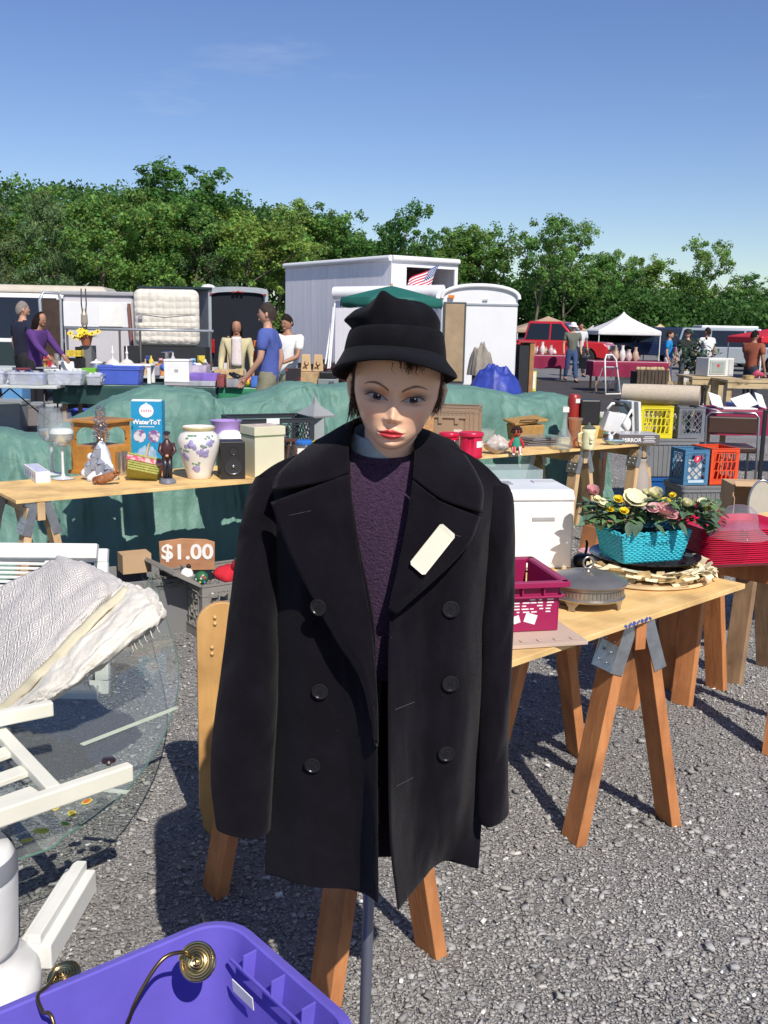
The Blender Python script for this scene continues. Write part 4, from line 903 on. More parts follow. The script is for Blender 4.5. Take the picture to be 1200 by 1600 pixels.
def flower(kind,label,c_,r_,m,m2=None,tilt=(0,-.3,1),seed=1):
 srand(seed);g=MB();T_=Vector(tilt).to_track_quat('Z','Y').to_matrix().to_4x4();g.X=Matrix.Translation(c_)@T_
 lay={'rose':[(1.0,.15,6),(.8,.45,6),(.6,.8,5),(.38,1.15,4)],'open':[(1.0,.02,6),(.8,.3,5)],'daisy':[(1,.1,9),(.8,.5,7),(.5,.9,5)]}[kind]
 for j,(f,el,n_)in enumerate(lay):
  for k in range(n_):
   a=2*PI*k/n_+j*.6+random.uniform(-.15,.15);nn_=5;vs=[]
   for i in range(nn_+1):
    t_=i/nn_;cur=el+(.9-.55*el)*t_*(1 if kind=='rose' else .35);rad=r_*f*t_*math.cos(min(1.45,cur*.8));z=r_*f*t_*math.sin(min(1.5,cur))*1.1+.002*j
    hw=r_*f*.62*math.sin(PI*min(1,.12+.76*t_))**.7/(n_/5.5)
    for s_ in(-1,0,1):vs.append(Vector((rad*math.cos(a)-s_*hw*math.sin(a),rad*math.sin(a)+s_*hw*math.cos(a),z+abs(s_)*hw*.35+random.uniform(-.001,.001))))
   g.add(vs,[q for i in range(nn_)for q in((3*i,3*i+1,3*i+4,3*i+3),(3*i+1,3*i+2,3*i+5,3*i+4))])
 o=g.obj('flower',m,bk,smooth=180,sub=1)
 if label:o['label']=label
cream=P('cream_petal',(.72,.68,.42),.6,var=.12,scale=60);pink=P('pink_petal',(.70,.36,.36),.6,var=.2,scale=60);yell=P('yellow_petal',(.75,.55,.02),.6,var=.15,scale=60);redp=P('red_petal',(.42,.03,.06),.6,var=.2,scale=50)
bi=bk_m=Matrix.Translation(bk.location)@Matrix.Rotation(bk.rotation_euler.z,4,'Z');binv=bi.inverted()
def bl(px,py,dd=0.0):
 return binv@at(px,py,bk.location.y+dd)
for i,(px_,py_,dd,r_,k_,m_,lb)in enumerate([(924,772,-.03,.030,'rose',pink,'pale pink rose bud at the left end'),(990,783,-.05,.046,'open',cream,'big cream open bloom'),(1024,778,-.01,.034,'rose',cream,None),(966,782,-.06,.020,'daisy',yell,None),(953,797,-.06,.017,'daisy',yell,None),(1040,785,-.03,.019,'daisy',yell,None),(1051,775,-.02,.014,'daisy',yell,None),(985,788,.02,.030,'rose',pink,None),(1034,803,-.08,.036,'rose',pink,'pink rose at the front'),(1050,806,-.075,.026,'open',pink,None),(1086,796,-.02,.022,'rose',redp,'deep red bloom'),(1098,786,.0,.020,'open',cream,None),(1120,800,.03,.018,'rose',pink,None),(1012,792,.0,.018,'rose',redp,None),(1008,775,.04,.024,'rose',cream,None),(940,788,-.04,.024,'open',cream,None),(1070,790,-.05,.024,'rose',cream,None),(1022,796,-.09,.026,'open',pink,None),(975,800,-.09,.018,'daisy',yell,None),(1106,796,-.02,.016,'daisy',yell,None),(932,782,-.05,.020,'daisy',cream,None)]):
 flower(k_,lb,bl(px_,py_,dd),r_,m_,tilt=binv.to_3x3()@Vector((random.uniform(-.3,.3),-.7,1)),seed=30+i)
for nm,mm,N_,sd in(('foliage',leafG,230,5),('foliage',leafD,130,6)):
 srand(sd);g=MB()
 for i in range(N_):
  px_=random.uniform(915,1125);q=bl(px_,random.uniform(780,818)+abs(px_-1010)*.05,random.uniform(-.09,.08));an=random.uniform(0,2*PI)
  leaf(g,q,(math.cos(an),math.sin(an)-.2,random.uniform(-.1,.7)),random.uniform(.035,.07),random.uniform(.011,.021),random.uniform(.1,.6))
 if nm and mm is leafD:
  for(px_,py_,dd,vx,vz,ln)in[(1000,815,-.10,-.3,-.35,.06),(1022,818,-.10,.5,-.3,.05),(985,815,-.1,-.2,-.5,.05),(1085,812,-.06,.8,.15,.09),(1060,815,-.09,.4,-.5,.05),(1105,815,-.03,.9,-.2,.06),(930,800,-.06,-.7,-.3,.05)]:
   leaf(g,bl(px_,py_,dd),binv.to_3x3()@Vector((vx,-.5,vz)),ln,ln*.34,.3,.15)
 g.obj('leaves',mm,bk,smooth=180)
srand(9);g=MB()
for i in range(70):
 q=bl(random.uniform(925,1120),random.uniform(795,815),random.uniform(-.07,.06));d_=Vector((random.uniform(-.5,.5),random.uniform(-.5,.5),1));g.tube([q,q+d_*.02,q+d_*.035+Vector((random.uniform(-.01,.01),0,0))],.0009,4)
 for k in range(3):g.ball(q+d_*.037+Vector((random.gauss(0,.005),random.gauss(0,.005),random.gauss(0,.005))),.0022,5,3)
g.obj('filler_sprigs',P('pale_sprig',(.42,.45,.16),.7,var=.3,scale=50),bk,smooth=180)
wb=thing('white_cooler','white foam box with a grey handle slot behind the burgundy bin','box',on(829,880,TZ)+nN*.06,aN-.62)
g=MB();g.box((0,0,.125),(.33,.27,.25));g.obj('body',white,wb,bevel=.008)
g=MB();g.box((0,0,.272),(.335,.275,.040),top=(.96,.95));g.obj('lid',white,wb,bevel=.006)
gS=P('grey_slot',(.35,.35,.36),.6)
g=MB();g.box((.05,-.1362,.185),(.085,.004,.014));g.obj('handle_slot',gS,wb,bevel=.002)
g=MB();g.box((-.09,.02,.2945),(.11,.07,.003));g.obj('lid_recess',gS,wb)
g=MB();g.box((.10,.05,.2945),(.09,.05,.003));g.obj('lid_recess',P('pale_grey',(.55,.55,.56),.6),wb)
redT=P('red_tray',(.52,.010,.045),.28,var=.03);tp,s=spot(1178,903,TZ)
tw,tdp=.40,.30;base_t=on(1112,893,TZ)+dN*.24+nN*.06
def tray_mesh(w_,d_,h_=.022):
 g=MB()
 def ring(W,D,z,r_,n=6):
  return[Vector((cx*(W/2-r_)+r_*math.cos(R(a0+90*k/n)),cy*(D/2-r_)+r_*math.sin(R(a0+90*k/n)),z))for cx,cy,a0 in((1,1,0),(-1,1,90),(-1,-1,180),(1,-1,270))for k in range(n+1)]
 rs=[ring(w_*.84,d_*.80,.002,.03),ring(w_*.88,d_*.84,.008,.035),ring(w_*.97,d_*.95,h_,.05),ring(w_,d_,h_+.001,.055),ring(w_,d_,h_-.004,.055),ring(w_*.96,d_*.94,h_-.006,.05),ring(w_*.86,d_*.82,0,.035)]
 loft(rs,g);n=len(rs[0]);g.add(rs[0],[tuple(range(n))]);g.add(rs[-1],[tuple(reversed(range(n)))]);return g
t0=simple(tray_mesh(tw,tdp),'serving_tray','glossy red tray at the bottom of the stack at the right','tray',redT,(base_t.x,base_t.y,TZ+.001),aN-.50,'stacked red trays',smooth=30)
for i in range(1,17):
 o=t0.copy();COL.objects.link(o);o.location.z=TZ+.001+i*.0078;o.rotation_euler.z+=random.uniform(-.02,.02);o.location.x+=random.uniform(-.002,.002);o.location.y+=random.uniform(-.002,.002)
 o['label']='glossy red tray on top of the stack under the clear dome' if i==16 else 'glossy red tray, %s from the bottom of the stack'%'first second third fourth fifth sixth seventh eighth ninth tenth eleventh twelfth thirteenth fourteenth fifteenth sixteenth'.split()[i]
t0['label']='lowest glossy red tray of the stack at the right'
clearG=glassmat('clear_plastic',(.93,.92,.97),.03,.10)
zt_=TZ+.001+16*.0078+.010
q,s=spot(1158,838,zt_+.01)
g=MB();R0=29*s
g.lathe([(R0*1.55,0),(R0*1.50,.012),(R0*1.12,.030),(R0*1.0,.040),(R0*.98,.065),(R0*.86,.092),(R0*.6,.108),(R0*.3,.115),(.0005,.117)],48,cap=False,wob=lambda a,j:1+.012*math.cos(12*a))
simple(g,'cake_dome','clear ribbed plastic dome upside down on the red trays','cake dome',clearG,Vector((q.x,q.y+.03,zt_+.003)),smooth=180)
lathe_thing('saucer','red and white saucer behind the silver stand lid','saucer',on(930,868,TZ)+Vector((0,.02,.001)),[(.001,.003),(.03,.003),(.06,.012),(.062,.013),(.058,.010),(.03,.0),(.001,0)],P('red_white_china',(.72,.60,.58),.25,var=0,col2=(.45,.03,.05),scale=14))
g=MB();g.lathe([(.030,0),(.038,.015),(.036,.035),(.024,.045),(.010,.047)],24);g.tube([(.034,0,.035),(.06,0,.05),(.066,0,.075),(.05,0,.085)],.005,8)
simple(g,'small_jug','small dark metal jug between the white box and the basket','jug',P('dark_iron',(.02,.02,.02),.35,metal=.5),on(913,888,TZ)+Vector((0,.03,.001)),1.2,smooth=50)
# ================================================================== LEFT FOREGROUND
def at_frame(x0,y0,x1,y1,d0,d1,name,label,cat,m,w_,th=.03):
 """a flat frame leaning back: lower edge at depth d0, upper at d1"""
 c=[at(x0,y1,d0),at(x1,y1,d0),at(x1,y0,d1),at(x0,y0,d1)];return c
fr=thing('window_casement','plain white wooden window frame standing behind the quilt','frame',on(60,1085))
o0=fr.location.copy();bl_,br_,tr_,tl_=at(-150,1075,4.12),at(171,1075,4.12),at(169,868,4.30),at(-150,866,4.30)
bl_.z=br_.z=.02
for a,b in((bl_,br_),(tl_,tr_)):
 g=MB();g.beam(a,b,.03,.06,up=(tl_-bl_));g.obj('rail',whitepaint,fr,bevel=.003,loc=-o0)
for a,b in((bl_,tl_),(br_-Vector((.03,0,0)),tr_-Vector((.03,0,0)))):
 g=MB();g.beam(a+(b-a).normalized()*.031,b-(b-a).normalized()*.031,.06,.028,up=(0,-1,.1));g.obj('stile',whitepaint,fr,bevel=.003,loc=-o0)
sh=thing('louvred_shutter','white louvred shutter leaning at the left edge behind the quilt','shutter',on(0,1085)-Vector((0,.15,0)));o0=sh.location.copy()
A0,B0,C0,D0_=at(-190,1080,3.98),at(152,1080,3.98),at(152,851,4.22),at(-190,848,4.22);A0.z=B0.z=.02
upv=(D0_-A0).normalized();H_=(D0_-A0).length;rt=(B0-A0).normalized();nf=rt.cross(upv)
g=MB();g.beam(A0+upv*.03,B0+upv*.03,.035,.06,up=upv);g.obj('rail',whitepaint,sh,bevel=.003,loc=-o0)
g=MB();g.beam(D0_-upv*.03,C0-upv*.03,.035,.065,up=upv);g.obj('rail',whitepaint,sh,bevel=.003,loc=-o0)
for e in(A0,B0-rt*.05,A0.lerp(B0,.80)):
 g=MB();g.beam(e+upv*.064,e+upv*(H_-.066),.030 if e is not A0 else .05,.033,up=nf);g.obj('stile',whitepaint,sh,bevel=.003,loc=-o0)
g=MB();n_=26
for i in range(n_):
 c=upv*(.08+(H_-.16)*i/(n_-1));g.beam(A0+rt*.03+c,B0-rt*.055+c,.022,.005,up=(upv+nf*.55).normalized())
g.obj('slats',whitepaint,sh,loc=-o0)
zG=.30;glassM=glassmat('green_glass',(.90,.93,.92),.01,.07,refl=.45)
pts2=[on(*q,zG)for q in[(236,905),(262,975),(277,1030),(279,1070),(268,1120),(246,1170),(208,1225),(160,1268),(105,1306),(45,1340)]]
pts2+=[Vector((-1.25,1.98,zG)),Vector((-1.75,1.95,zG)),Vector((-2.2,2.4,zG)),Vector((-2.35,3.2,zG)),Vector((-2.1,4.1,zG)),Vector((-1.6,4.6,zG)),Vector((-1.2,4.65,zG))]
cl_pts=[];N_=len(pts2)
for i in range(N_):
 p0,p1,p2,p3=pts2[i-1],pts2[i],pts2[(i+1)%N_],pts2[(i+2)%N_]
 for k in range(6):
  f=k/6;cl_pts.append(p1+(p2-p0)*(.5*f)+(p0*2-p1*5+p2*4-p3)*(.5*f*f)+(p1*3-p0-p2*3+p3)*(.5*f**3))
gt=thing('glass_tabletop','large oval glass tabletop with fruit decals lying over the gravel','glass top',(cl_pts[0].x-.6,cl_pts[0].y-1,zG));o0=gt.location.copy()
g=MB();g.prism(cl_pts[::-1],(0,0,.0),(0,0,.008));g.obj('pane',glassM,gt,loc=-o0)
edgeM=mat('glass_edge',(.10,.22,.17),.15,var=.05);
g=MB();g.tube([p+Vector((0,0,.004))for p in cl_pts],.0024,6,closed=True);g.obj('polished_edge',edgeM,gt,smooth=180,loc=-o0)
g=MB();a,b=on(128,1168,zG),on(276,1110,zG);g.beam(a+Vector((0,0,.0095)),b+Vector((0,0,.0095)),.018,.003);g.obj('pale_strip',mat('pale_green_strip',(.50,.56,.46),.5,var=.1,scale=30),gt,loc=-o0)  # pale green-grey strip laid flat on the pane, a shorter one follows
a,b=on(140,1236,zG),on(200,1243,zG);g=MB();g.beam(a+Vector((0,0,.0095)),b+Vector((0,0,.0095)),.018,.003);g.obj('pale_strip',MATS['pale_green_strip'],gt,loc=-o0)
for i,(px,py,c,k)in enumerate([(125,1246,(.62,.50,.04),1.3),(136,1257,(.60,.16,.04),1.1),(86,1266,(.62,.30,.16),1.3),(113,1276,(.30,.24,.04),1.1),(102,1292,(.12,.38,.05),.9),(65,1303,(.42,.48,.05),1.3),(42,1318,(.5,.45,.05),.9)]):
 p,s=spot(px,py,zG);g=MB();r_=.013*k;an=.6+i*.5
 g.lathe([(r_*1.25,.0),(r_*1.25,.0012),(.0001,.0013)],14,sy=.62,mi=0);g.lathe([(r_*.95,.0012),(r_*.95,.0022),(.0001,.0023)],14,sy=.58,mi=1)
 o=g.obj('decal',[P('decal_rim',(.62,.60,.08),.6),mat('decal_%d'%i,c,.6,var=.3,scale=90)],gt);o.location=p-o0+Vector((0,0,.0085));o.rotation_euler.z=an
pd=thing('white_pedestal','white plastic urn shaped pedestal at the left edge beside the purple bin','pedestal',on(-52,1560));
g=MB();g.lathe([(.165,0),(.172,.012),(.17,.05),(.155,.075),(.118,.095),(.108,.115),(.112,.130)],48,cap=True);g.obj('foot',white,pd,smooth=50)
g=MB();g.lathe([(.112,.130),(.122,.138),(.124,.150),(.126,.20),(.130,.30),(.126,.36),(.112,.385),(.090,.395),(.085,.41),(.098,.425),(.10,.445),(.09,.455),(.001,.455)],48,cap=False);g.obj('body',white,pd,smooth=50)
g=MB();g.lathe([(.1305,.325),(.1312,.345),(.1262,.372)],48,cap=False);g.obj('grey_band',P('grey_band',(.26,.27,.30),.5),pd,smooth=50)
lg=thing('slatted_lounge','white slatted wooden lounge chair lying folded over the glass','lounge chair',on(0,1420));o0=lg.location.copy();cw=P('cream_paint',(.74,.72,.60),.5,var=.06)
zL=.47;rb0,rb1=on(-160,1330,zL),on(204,1205,zL);dd_=(rb1-rb0).normalized()
g=MB();g.beam(rb0,rb1,.030,.045);g.obj('side_rail',cw,lg,bevel=.004,loc=-o0)
ra0,ra1=on(-160,1153,zL+.04),on(82,1106,zL+.04);g=MB();g.beam(ra0,ra1,.028,.042);g.obj('side_rail',cw,lg,bevel=.004,loc=-o0)
c0,c1=on(-35,1108,zL-.005),on(84,1236,zL-.005);g=MB();g.beam(c0,c1,.036,.026);g.obj('crossbar',cw,lg,bevel=.003,loc=-o0)
for k in range(4):
 a=on(-150+0*k,1196+k*38,zL-.012);b=on(8+16*k,1138+k*33,zL-.012);g=MB();g.beam(a,b,.052,.014);g.obj('slat',cw,lg,bevel=.002,loc=-o0)
for q in(rb0,ra0):
 g=MB();g.beam(Vector((q.x,q.y,0)),q-Vector((0,0,.022)),.03,.03,up=(0,1,0));g.obj('leg',cw,lg,bevel=.002,loc=-o0)
p=on(170,1197,zL+.022);g=MB();g.lathe([(.005,0),(.006,.006),(.016,.008),(.019,.012),(.016,.017),(.0005,.019)],20,c=p-o0+Vector((0,0,.003)));g.obj('knob',P('brown_black_knob',(.03,.015,.015),.25),lg,smooth=40)
qm=bpy.data.materials.new('quilted_cotton');qm.use_nodes=True;t=qm.node_tree;b=t.nodes['Principled BSDF'];b.inputs['Roughness'].default_value=.9
uvn=t.nodes.new('ShaderNodeUVMap');mp_=t.nodes.new('ShaderNodeMapping');mp_.inputs['Scale'].default_value=(15,13,1);mp_.inputs['Rotation'].default_value=(0,0,.6);L_=t.links.new
L_(uvn.outputs[0],mp_.inputs[0]);vo=t.nodes.new('ShaderNodeTexVoronoi');vo.voronoi_dimensions='2D';vo.distance='MANHATTAN';vo.inputs['Randomness'].default_value=0;vo.inputs['Scale'].default_value=1;L_(mp_.outputs[0],vo.inputs['Vector'])
sn_=t.nodes.new('ShaderNodeMath');sn_.operation='SINE';ml_=t.nodes.new('ShaderNodeMath');ml_.operation='MULTIPLY';ml_.inputs[1].default_value=24;L_(vo.outputs['Distance'],ml_.inputs[0]);L_(ml_.outputs[0],sn_.inputs[0])
bp_=t.nodes.new('ShaderNodeBump');bp_.inputs['Strength'].default_value=.4;bp_.inputs['Distance'].default_value=.006;L_(sn_.outputs[0],bp_.inputs['Height']);L_(bp_.outputs[0],b.inputs['Normal'])
rq=t.nodes.new('ShaderNodeValToRGB');rq.color_ramp.elements[0].color=(.50,.46,.43,1);rq.color_ramp.elements[1].color=(.74,.70,.64,1);rq.color_ramp.elements[0].position=.2;rq.color_ramp.elements[1].position=.8
ad_=t.nodes.new('ShaderNodeMath');ad_.operation='MULTIPLY_ADD';ad_.inputs[1].default_value=.5;ad_.inputs[2].default_value=.5;L_(sn_.outputs[0],ad_.inputs[0]);L_(ad_.outputs[0],rq.inputs[0]);L_(rq.outputs[0],b.inputs['Base Color'])
def uvgrid(o,nu,nv):
 uv=o.data.uv_layers.new(name='uv');k=0
 for poly in o.data.polygons:
  for li in poly.loop_indices:vi=o.data.loops[li].vertex_index;uv.data[li].uv=((vi%nu)/(nu-1),(vi//nu)/(nv-1))
qt=thing('quilt','cream and grey diamond pattern quilt draped over the shutter and lounge','quilt',at(60,1000,3.3));o0=qt.location.copy()
Q1=[[(-150,1010,3.75),(-60,955,3.72),(40,900,3.7),(84,876,3.72),(90,874,3.78)],[(-150,1030,3.55),(-50,990,3.5),(50,925,3.45),(105,880,3.5),(135,882,3.6)],[(-120,1060,3.35),(-30,1020,3.28),(60,960,3.22),(130,905,3.3),(160,893,3.42)],[(-90,1110,3.20),(-25,1080,3.10),(70,1000,3.05),(150,930,3.12),(190,908,3.28)],[(-60,1150,3.10),(-12,1115,2.98),(60,1045,2.96),(130,975,3.04),(196,915,3.22)]]
wq=lambda a,s:(lambda u,v:Vector((0,a*fbm(u*4+s,v*5,s),a*.6*fbm(u*6,v*6+s,s+2))))
o=patch(Q1,90,60,wob=wq(.024,3)).obj('quilted_side',qm,qt,smooth=180,solid=.012,loc=-o0);uvgrid(o,90,60)
Q2=[[(-12,1112,3.00),(60,1045,2.975),(130,975,3.055),(190,918,3.23),(200,916,3.26)],[(15,1112,2.90),(80,1065,2.86),(150,995,2.92),(215,935,3.10),(240,925,3.2)],[(40,1106,2.86),(105,1070,2.80),(170,1010,2.86),(228,952,3.0),(250,940,3.1)],[(60,1098,2.86),(120,1066,2.82),(190,1012,2.90),(240,975,2.98),(259,958,3.06)],[(80,1092,2.92),(125,1062,2.92),(185,1015,2.98),(235,985,3.04),(254,966,3.1)]]
clo=P('cream_cotton',(.66,.62,.54),.9,var=.06,scale=30,bump=.6,bscale=40)
patch(Q2,80,60,wob=wq(.028,9)).obj('plain_side',clo,qt,smooth=180,solid=.008,loc=-o0)
bd=P('yellow_binding',(.60,.54,.38),.8)
Qb=[[(-14,1114,2.955),(60,1044,2.93),(130,974,3.01),(195,914,3.20)],[(2,1118,2.93),(72,1052,2.91),(142,982,2.985),(204,920,3.18)]]
patch(Qb,60,4,wob=lambda u,v:Vector((0,-.012,0))+wq(.02,9)(u,0)).obj('binding',bd,qt,smooth=180,solid=.006,loc=-o0)
srand(4);
for i in range(12):
 px=random.choice((random.uniform(125,145),random.uniform(200,255)));py=1065 if px<160 else 1012-(px-200)*.75;a=at(px,py,2.93);g=MB()
 g.tube([a,a+Vector((.005,-.004,-.012)),a+Vector((.008+random.gauss(0,.003),-.004,-.018)),a+Vector((random.uniform(0,.014),0,-.026))],.0011,4);g.obj('fringe',clo,qt,loc=-o0)
cp=thing('white_post','short white fluted wooden post lying on the gravel','post',on(95,1450));o0=cp.location.copy()
a,b=on(55,1515),on(128,1392);d_=(b-a).normalized();g=MB();g.beam(a+Vector((0,0,.035)),b+Vector((0,0,.035)),.085,.068);g.obj('body',whitepaint,cp,bevel=.004,loc=-o0)
sd_=Vector((-d_.y,d_.x,0));g=MB();g.beam(a+Vector((0,0,.082)),b+Vector((0,0,.082)),.035,.026);g.obj('ridge',whitepaint,cp,bevel=.003,loc=-o0)
zP=.37;K=on(356,1425,zP);e1_=hdir(K,on(0,1574,zP));e2_=hdir(K,on(528,1596,zP));W_,D_=.68,.48
e2_=Vector((-e1_.y,e1_.x,0));e2_=e2_ if e2_.y<0 else-e2_
ctr=K+e1_*W_/2+e2_*D_/2;ap=math.atan2(e1_.y,e1_.x)
purp=P('purple_plastic',(.135,.105,.50),.38,var=.12,scale=7,bump=.05,bscale=30)
pb_=thing('storage_bin','open purple plastic bin with brass coil stands inside at the bottom left','storage bin',(ctr.x,ctr.y,0),ap)
tote_mesh(W_-.03,D_-.03,zP,taper=.86,t=.004,rim=.034,rr=.07).obj('tub',purp,pb_,smooth=40)
Mi=(Matrix.Translation((ctr.x,ctr.y,0))@Matrix.Rotation(ap,4,'Z')).inverted()
sx_=-1
for k in(-.10,0,.10):
 g=MB();g.prism([(-W_/2+.012,k,zP-.004),(-W_/2+.050,k,zP-.006),(-W_/2+.052,k,zP-.04),(-W_/2+.028,k,zP-.07)],(0,-.002,0),(0,.002,0));g.obj('fin',purp,pb_,bevel=.001)
g=MB();g.box((-W_/2+.050,.0,zP-.040),(.006,.30,.008));g.obj('ledge',purp,pb_,bevel=.002)
lp=Mi@on(424,1546,zP-.105);g=MB();g.box((0,0,0),(.002,.075,.028));lo=g.obj('sticker',paperM,pb_);lo.location=(-W_/2+.056,lp.y,zP-.085);lo.rotation_euler=(0,.10,0)
brass=mat('brass',(.62,.47,.20),.22,metal=1.0,var=.12,scale=20);brassD=mat('dark_brass',(.20,.14,.07),.3,metal=.9,var=.2)
def coil(label,c,nrm,r_,wire):
 t_=thing('brass_stand',label,'brass ornament',c);g=MB();
 sp_=[(r_*(.04+.96*k/260)*math.cos(k/260*2*PI*6.5),r_*(.04+.96*k/260)*math.sin(k/260*2*PI*6.5),.004-.010*(k/260))for k in range(261)]
 g.tube(sp_,r_*.078,7);g.lathe([(r_,-.010),(r_*.98,-.006),(.001,.0)],30);o=g.obj('spiral_disc',brass,t_,smooth=50);o.rotation_euler=Vector(nrm).to_track_quat('Z','Y').to_euler()
 g=MB();W=[Vector(w)-Vector(c)for w in wire];g.tube([crom(W,k/40)for k in range(41)],.0038,8);g.obj('wire_arm',brassD,t_,smooth=180)
c_=at(307,1503,1.70)
bf=Vector((ctr.x,ctr.y,.02))
coil('brass spiral disc on a curved wire inside the purple bin',c_,(-.10,-.75,.55),.036,[c_+Vector((-.01,.01,0)),at(285,1488,1.68),at(255,1498,1.655),at(225,1540,1.63),at(203,1590,1.615),at(192,1660,1.61),Vector((bf.x+.05,bf.y-.02,.02))])
c_=at(97,1523,1.70)
coil('brass spiral disc at the far rim of the purple bin',c_,(-.2,-.3,.95),.034,[c_+Vector((-.01,0,.004)),at(75,1540,1.66),at(59,1556,1.63),at(66,1580,1.60),at(88,1620,1.57),Vector((bf.x-.1,bf.y-.03,.02))])
q=on(320,1308);q2=at(330,941,q.y+.02);wB=.15;hB=q2.z
eb=thing('pine_board','upright honey coloured pine board with rounded top left of the coat','board',(q.x+.055,q.y+.03,0),.25)
pl=[(-wB/2,0,hB-.07),(-wB/2,0,.10),(-wB/2+.012,0,.03),(-wB/2+.03,0,.002),(-wB/2+.045,0,.004),(-wB/2+.05,0,.05),(-.01,0,.085),(wB/2-.05,0,.05),(wB/2-.045,0,.004),(wB/2-.02,0,.002),(wB/2,0,.06),(wB/2,0,hB-.07)]
pl+=[(wB/2*math.cos(t_),0,hB-.07+.07*math.sin(t_))for t_ in[PI*k/14 for k in range(1,14)]]
g=MB();g.prism(pl,(0,-.011,0),(0,.011,0));g.obj('panel',wood('honey_pine',(.50,.27,.09),(.62,.37,.14),(12,12,1.0),rough=.4),eb,bevel=.003)
for(x_,z_)in((-.02,hB-.045),(-.02,hB-.065),(-.03,hB-.14),(-.03,hB-.16)):
 g=MB();g.ball((x_,-.014,z_),.006,8,6);g.obj('peg',P('peg_wood',(.60,.38,.16),.4),eb,smooth=180)
greyP=P('grey_tote',(.20,.20,.20),.5,var=.06);greyB=P('beige_grey_tote',(.24,.225,.20),.5,var=.06)
def flaptote(label,p,rz,w_,d_,h_,m,style,flaps=True,z=0,group='grey attached lid totes'):
 r=thing('lidded_tote',label,'tote',(p[0],p[1],z),rz,group)
 g=tote_mesh(w_,d_,h_,taper=.86,t=.005,rim=.022,rr=.03,ribs=0)if style=='plain' else crate_mesh(w_,d_,h_,style=style,t=.007,band=.04)
 g.obj('tub',m,r,smooth=35)
 if flaps:
  for sx in(-1,1):
   f=MB();f.X=Matrix.Translation((sx*w_/2,0,h_))@Matrix.Rotation(sx*R(150 if sx<0 else 125),4,'Y')@Matrix.Translation((0 if 1 else 0,0,0));L0=w_*.42
   f.box((-sx*L0/2,0,.005),(L0,d_*.96,.006));n_=9
   for k in range(n_):f.box((-sx*L0/2,-d_*.44+d_*.88*k/(n_-1),-.004),(L0*.96,.006,.014))
   f.box((-sx*(L0-.006),0,.0),(.008,d_*.97,.022));f.obj('lid_flap',m,r)
 return r
p=on(215,1000);flaptote('grey tote standing left of the christmas crate with the quilt in front',(p.x,p.y+.22),.45,.42,.36,.30,greyP,'plain',flaps=False)
p=on(309,1003);ft=flaptote('grey lidded crate full of christmas things',(p.x+.06,p.y+.30),.62,.40,.44,.29,greyB,'window');
ftp=ft.location.copy()
sg=thing('price_sign','brown wooden board with 1.00 dollar painted in white','sign',(ftp.x-.19,ftp.y+.12,.27),.12);s_=ftp.y/FPX*1.02
g=MB();g.prism([(-.145,0,0),(.145,0,0),(.148,0,.155),(.10,0,.170),(-.03,0,.176),(-.150,0,.160)],(0,-.006,0),(0,.006,0));g.obj('board',wood('sign_board',(.42,.19,.09),(.52,.27,.14)),sg,bevel=.002)
wpaint=P('thick_white_paint',(.78,.76,.72),.6)
text('$1.00',.115,wpaint,sg,(0,-.0075,.098),(PI/2,0,0),ext=.0015,bold=.0028,sx=1.08)
redC=P('red_felt',(.50,.015,.03),.9);
g=MB();srand(2)
g.lathe([(.06,-.02),(.085,0),(.08,.03),(.055,.055),(.02,.06),(.001,.06)],30,sy=.8,wob=lambda a,j:1+.3*math.sin(3*a+j)+.12*math.sin(7*a));g.tube([(.03,0,.05),(.08,-.03,.06),(.12,-.05,.03)],[.04,.03,.015],10)
simple(g,'santa_hat','red and white santa hat lying on the christmas crate','hat',redC,(ftp.x+.07,ftp.y-.06,.285),smooth=180)
g=MB();g.ball((0,0,0),.036,14,10);srand(5)
og=thing('ornament','green ornament ball with coloured dots on the christmas crate','ornament',at(315,903,ftp.y-.16));g.obj('ball',P('green_felt',(.02,.12,.05),.7),og,smooth=180)
for i in range(8):
 v=Vector((random.uniform(-1,1),-1,random.uniform(-.9,.9))).normalized()*.035;g=MB();g.ball(v,.006,6,4);g.obj('dot',P('dot%d'%(i%4),[(.7,.05,.1),(.1,.3,.7),(.7,.6,.1),(.6,.6,.6)][i%4],.4),og)
g=MB();g.ball((0,0,0),(.035,.035,.038),14,8);g.ball((.01,0,.045),.013,8,6,mi=1);simple(g,'snowman_head','white snowman head with black top on the christmas crate','ornament',[P('snow_white',(.8,.78,.74),.8),blackP],at(292,898,ftp.y-.12),smooth=180)
g=MB();srand(7)
for i in range(260):
 a=Vector((random.gauss(0,.045),random.gauss(0,.04),random.gauss(0,.012)));d_=Vector((random.gauss(0,1),random.gauss(0,1),random.gauss(.3,.6))).normalized();g.tube([a,a+d_*.028],[.0012,.0004],3)
simple(g,'pine_sprig','dark green artificial pine sprig on the grey tote','sprig',P('pine_green',(.02,.055,.035),.7),at(258,908,4.95))
g=MB();g.box((0,0,.05),(.15,.11,.10));simple(g,'cardboard_box','small plain cardboard box sticking out of the grey tote','box',P('cardboard',(.48,.32,.18),.8,var=.08),(on(200,1000).x-.02,on(200,1000).y+.25,.30),.5)
g=MB()
for i in range(8):g.ball((random.uniform(-.08,.08),random.uniform(-.06,.06),random.uniform(0,.02)),.03,8,6)
simple(g,'white_stockings','white fluffy christmas stockings on the crate behind the coat','stocking',P('fluff',(.76,.74,.72),.9),(ftp.x+.15,ftp.y+.02,.30),smooth=180)
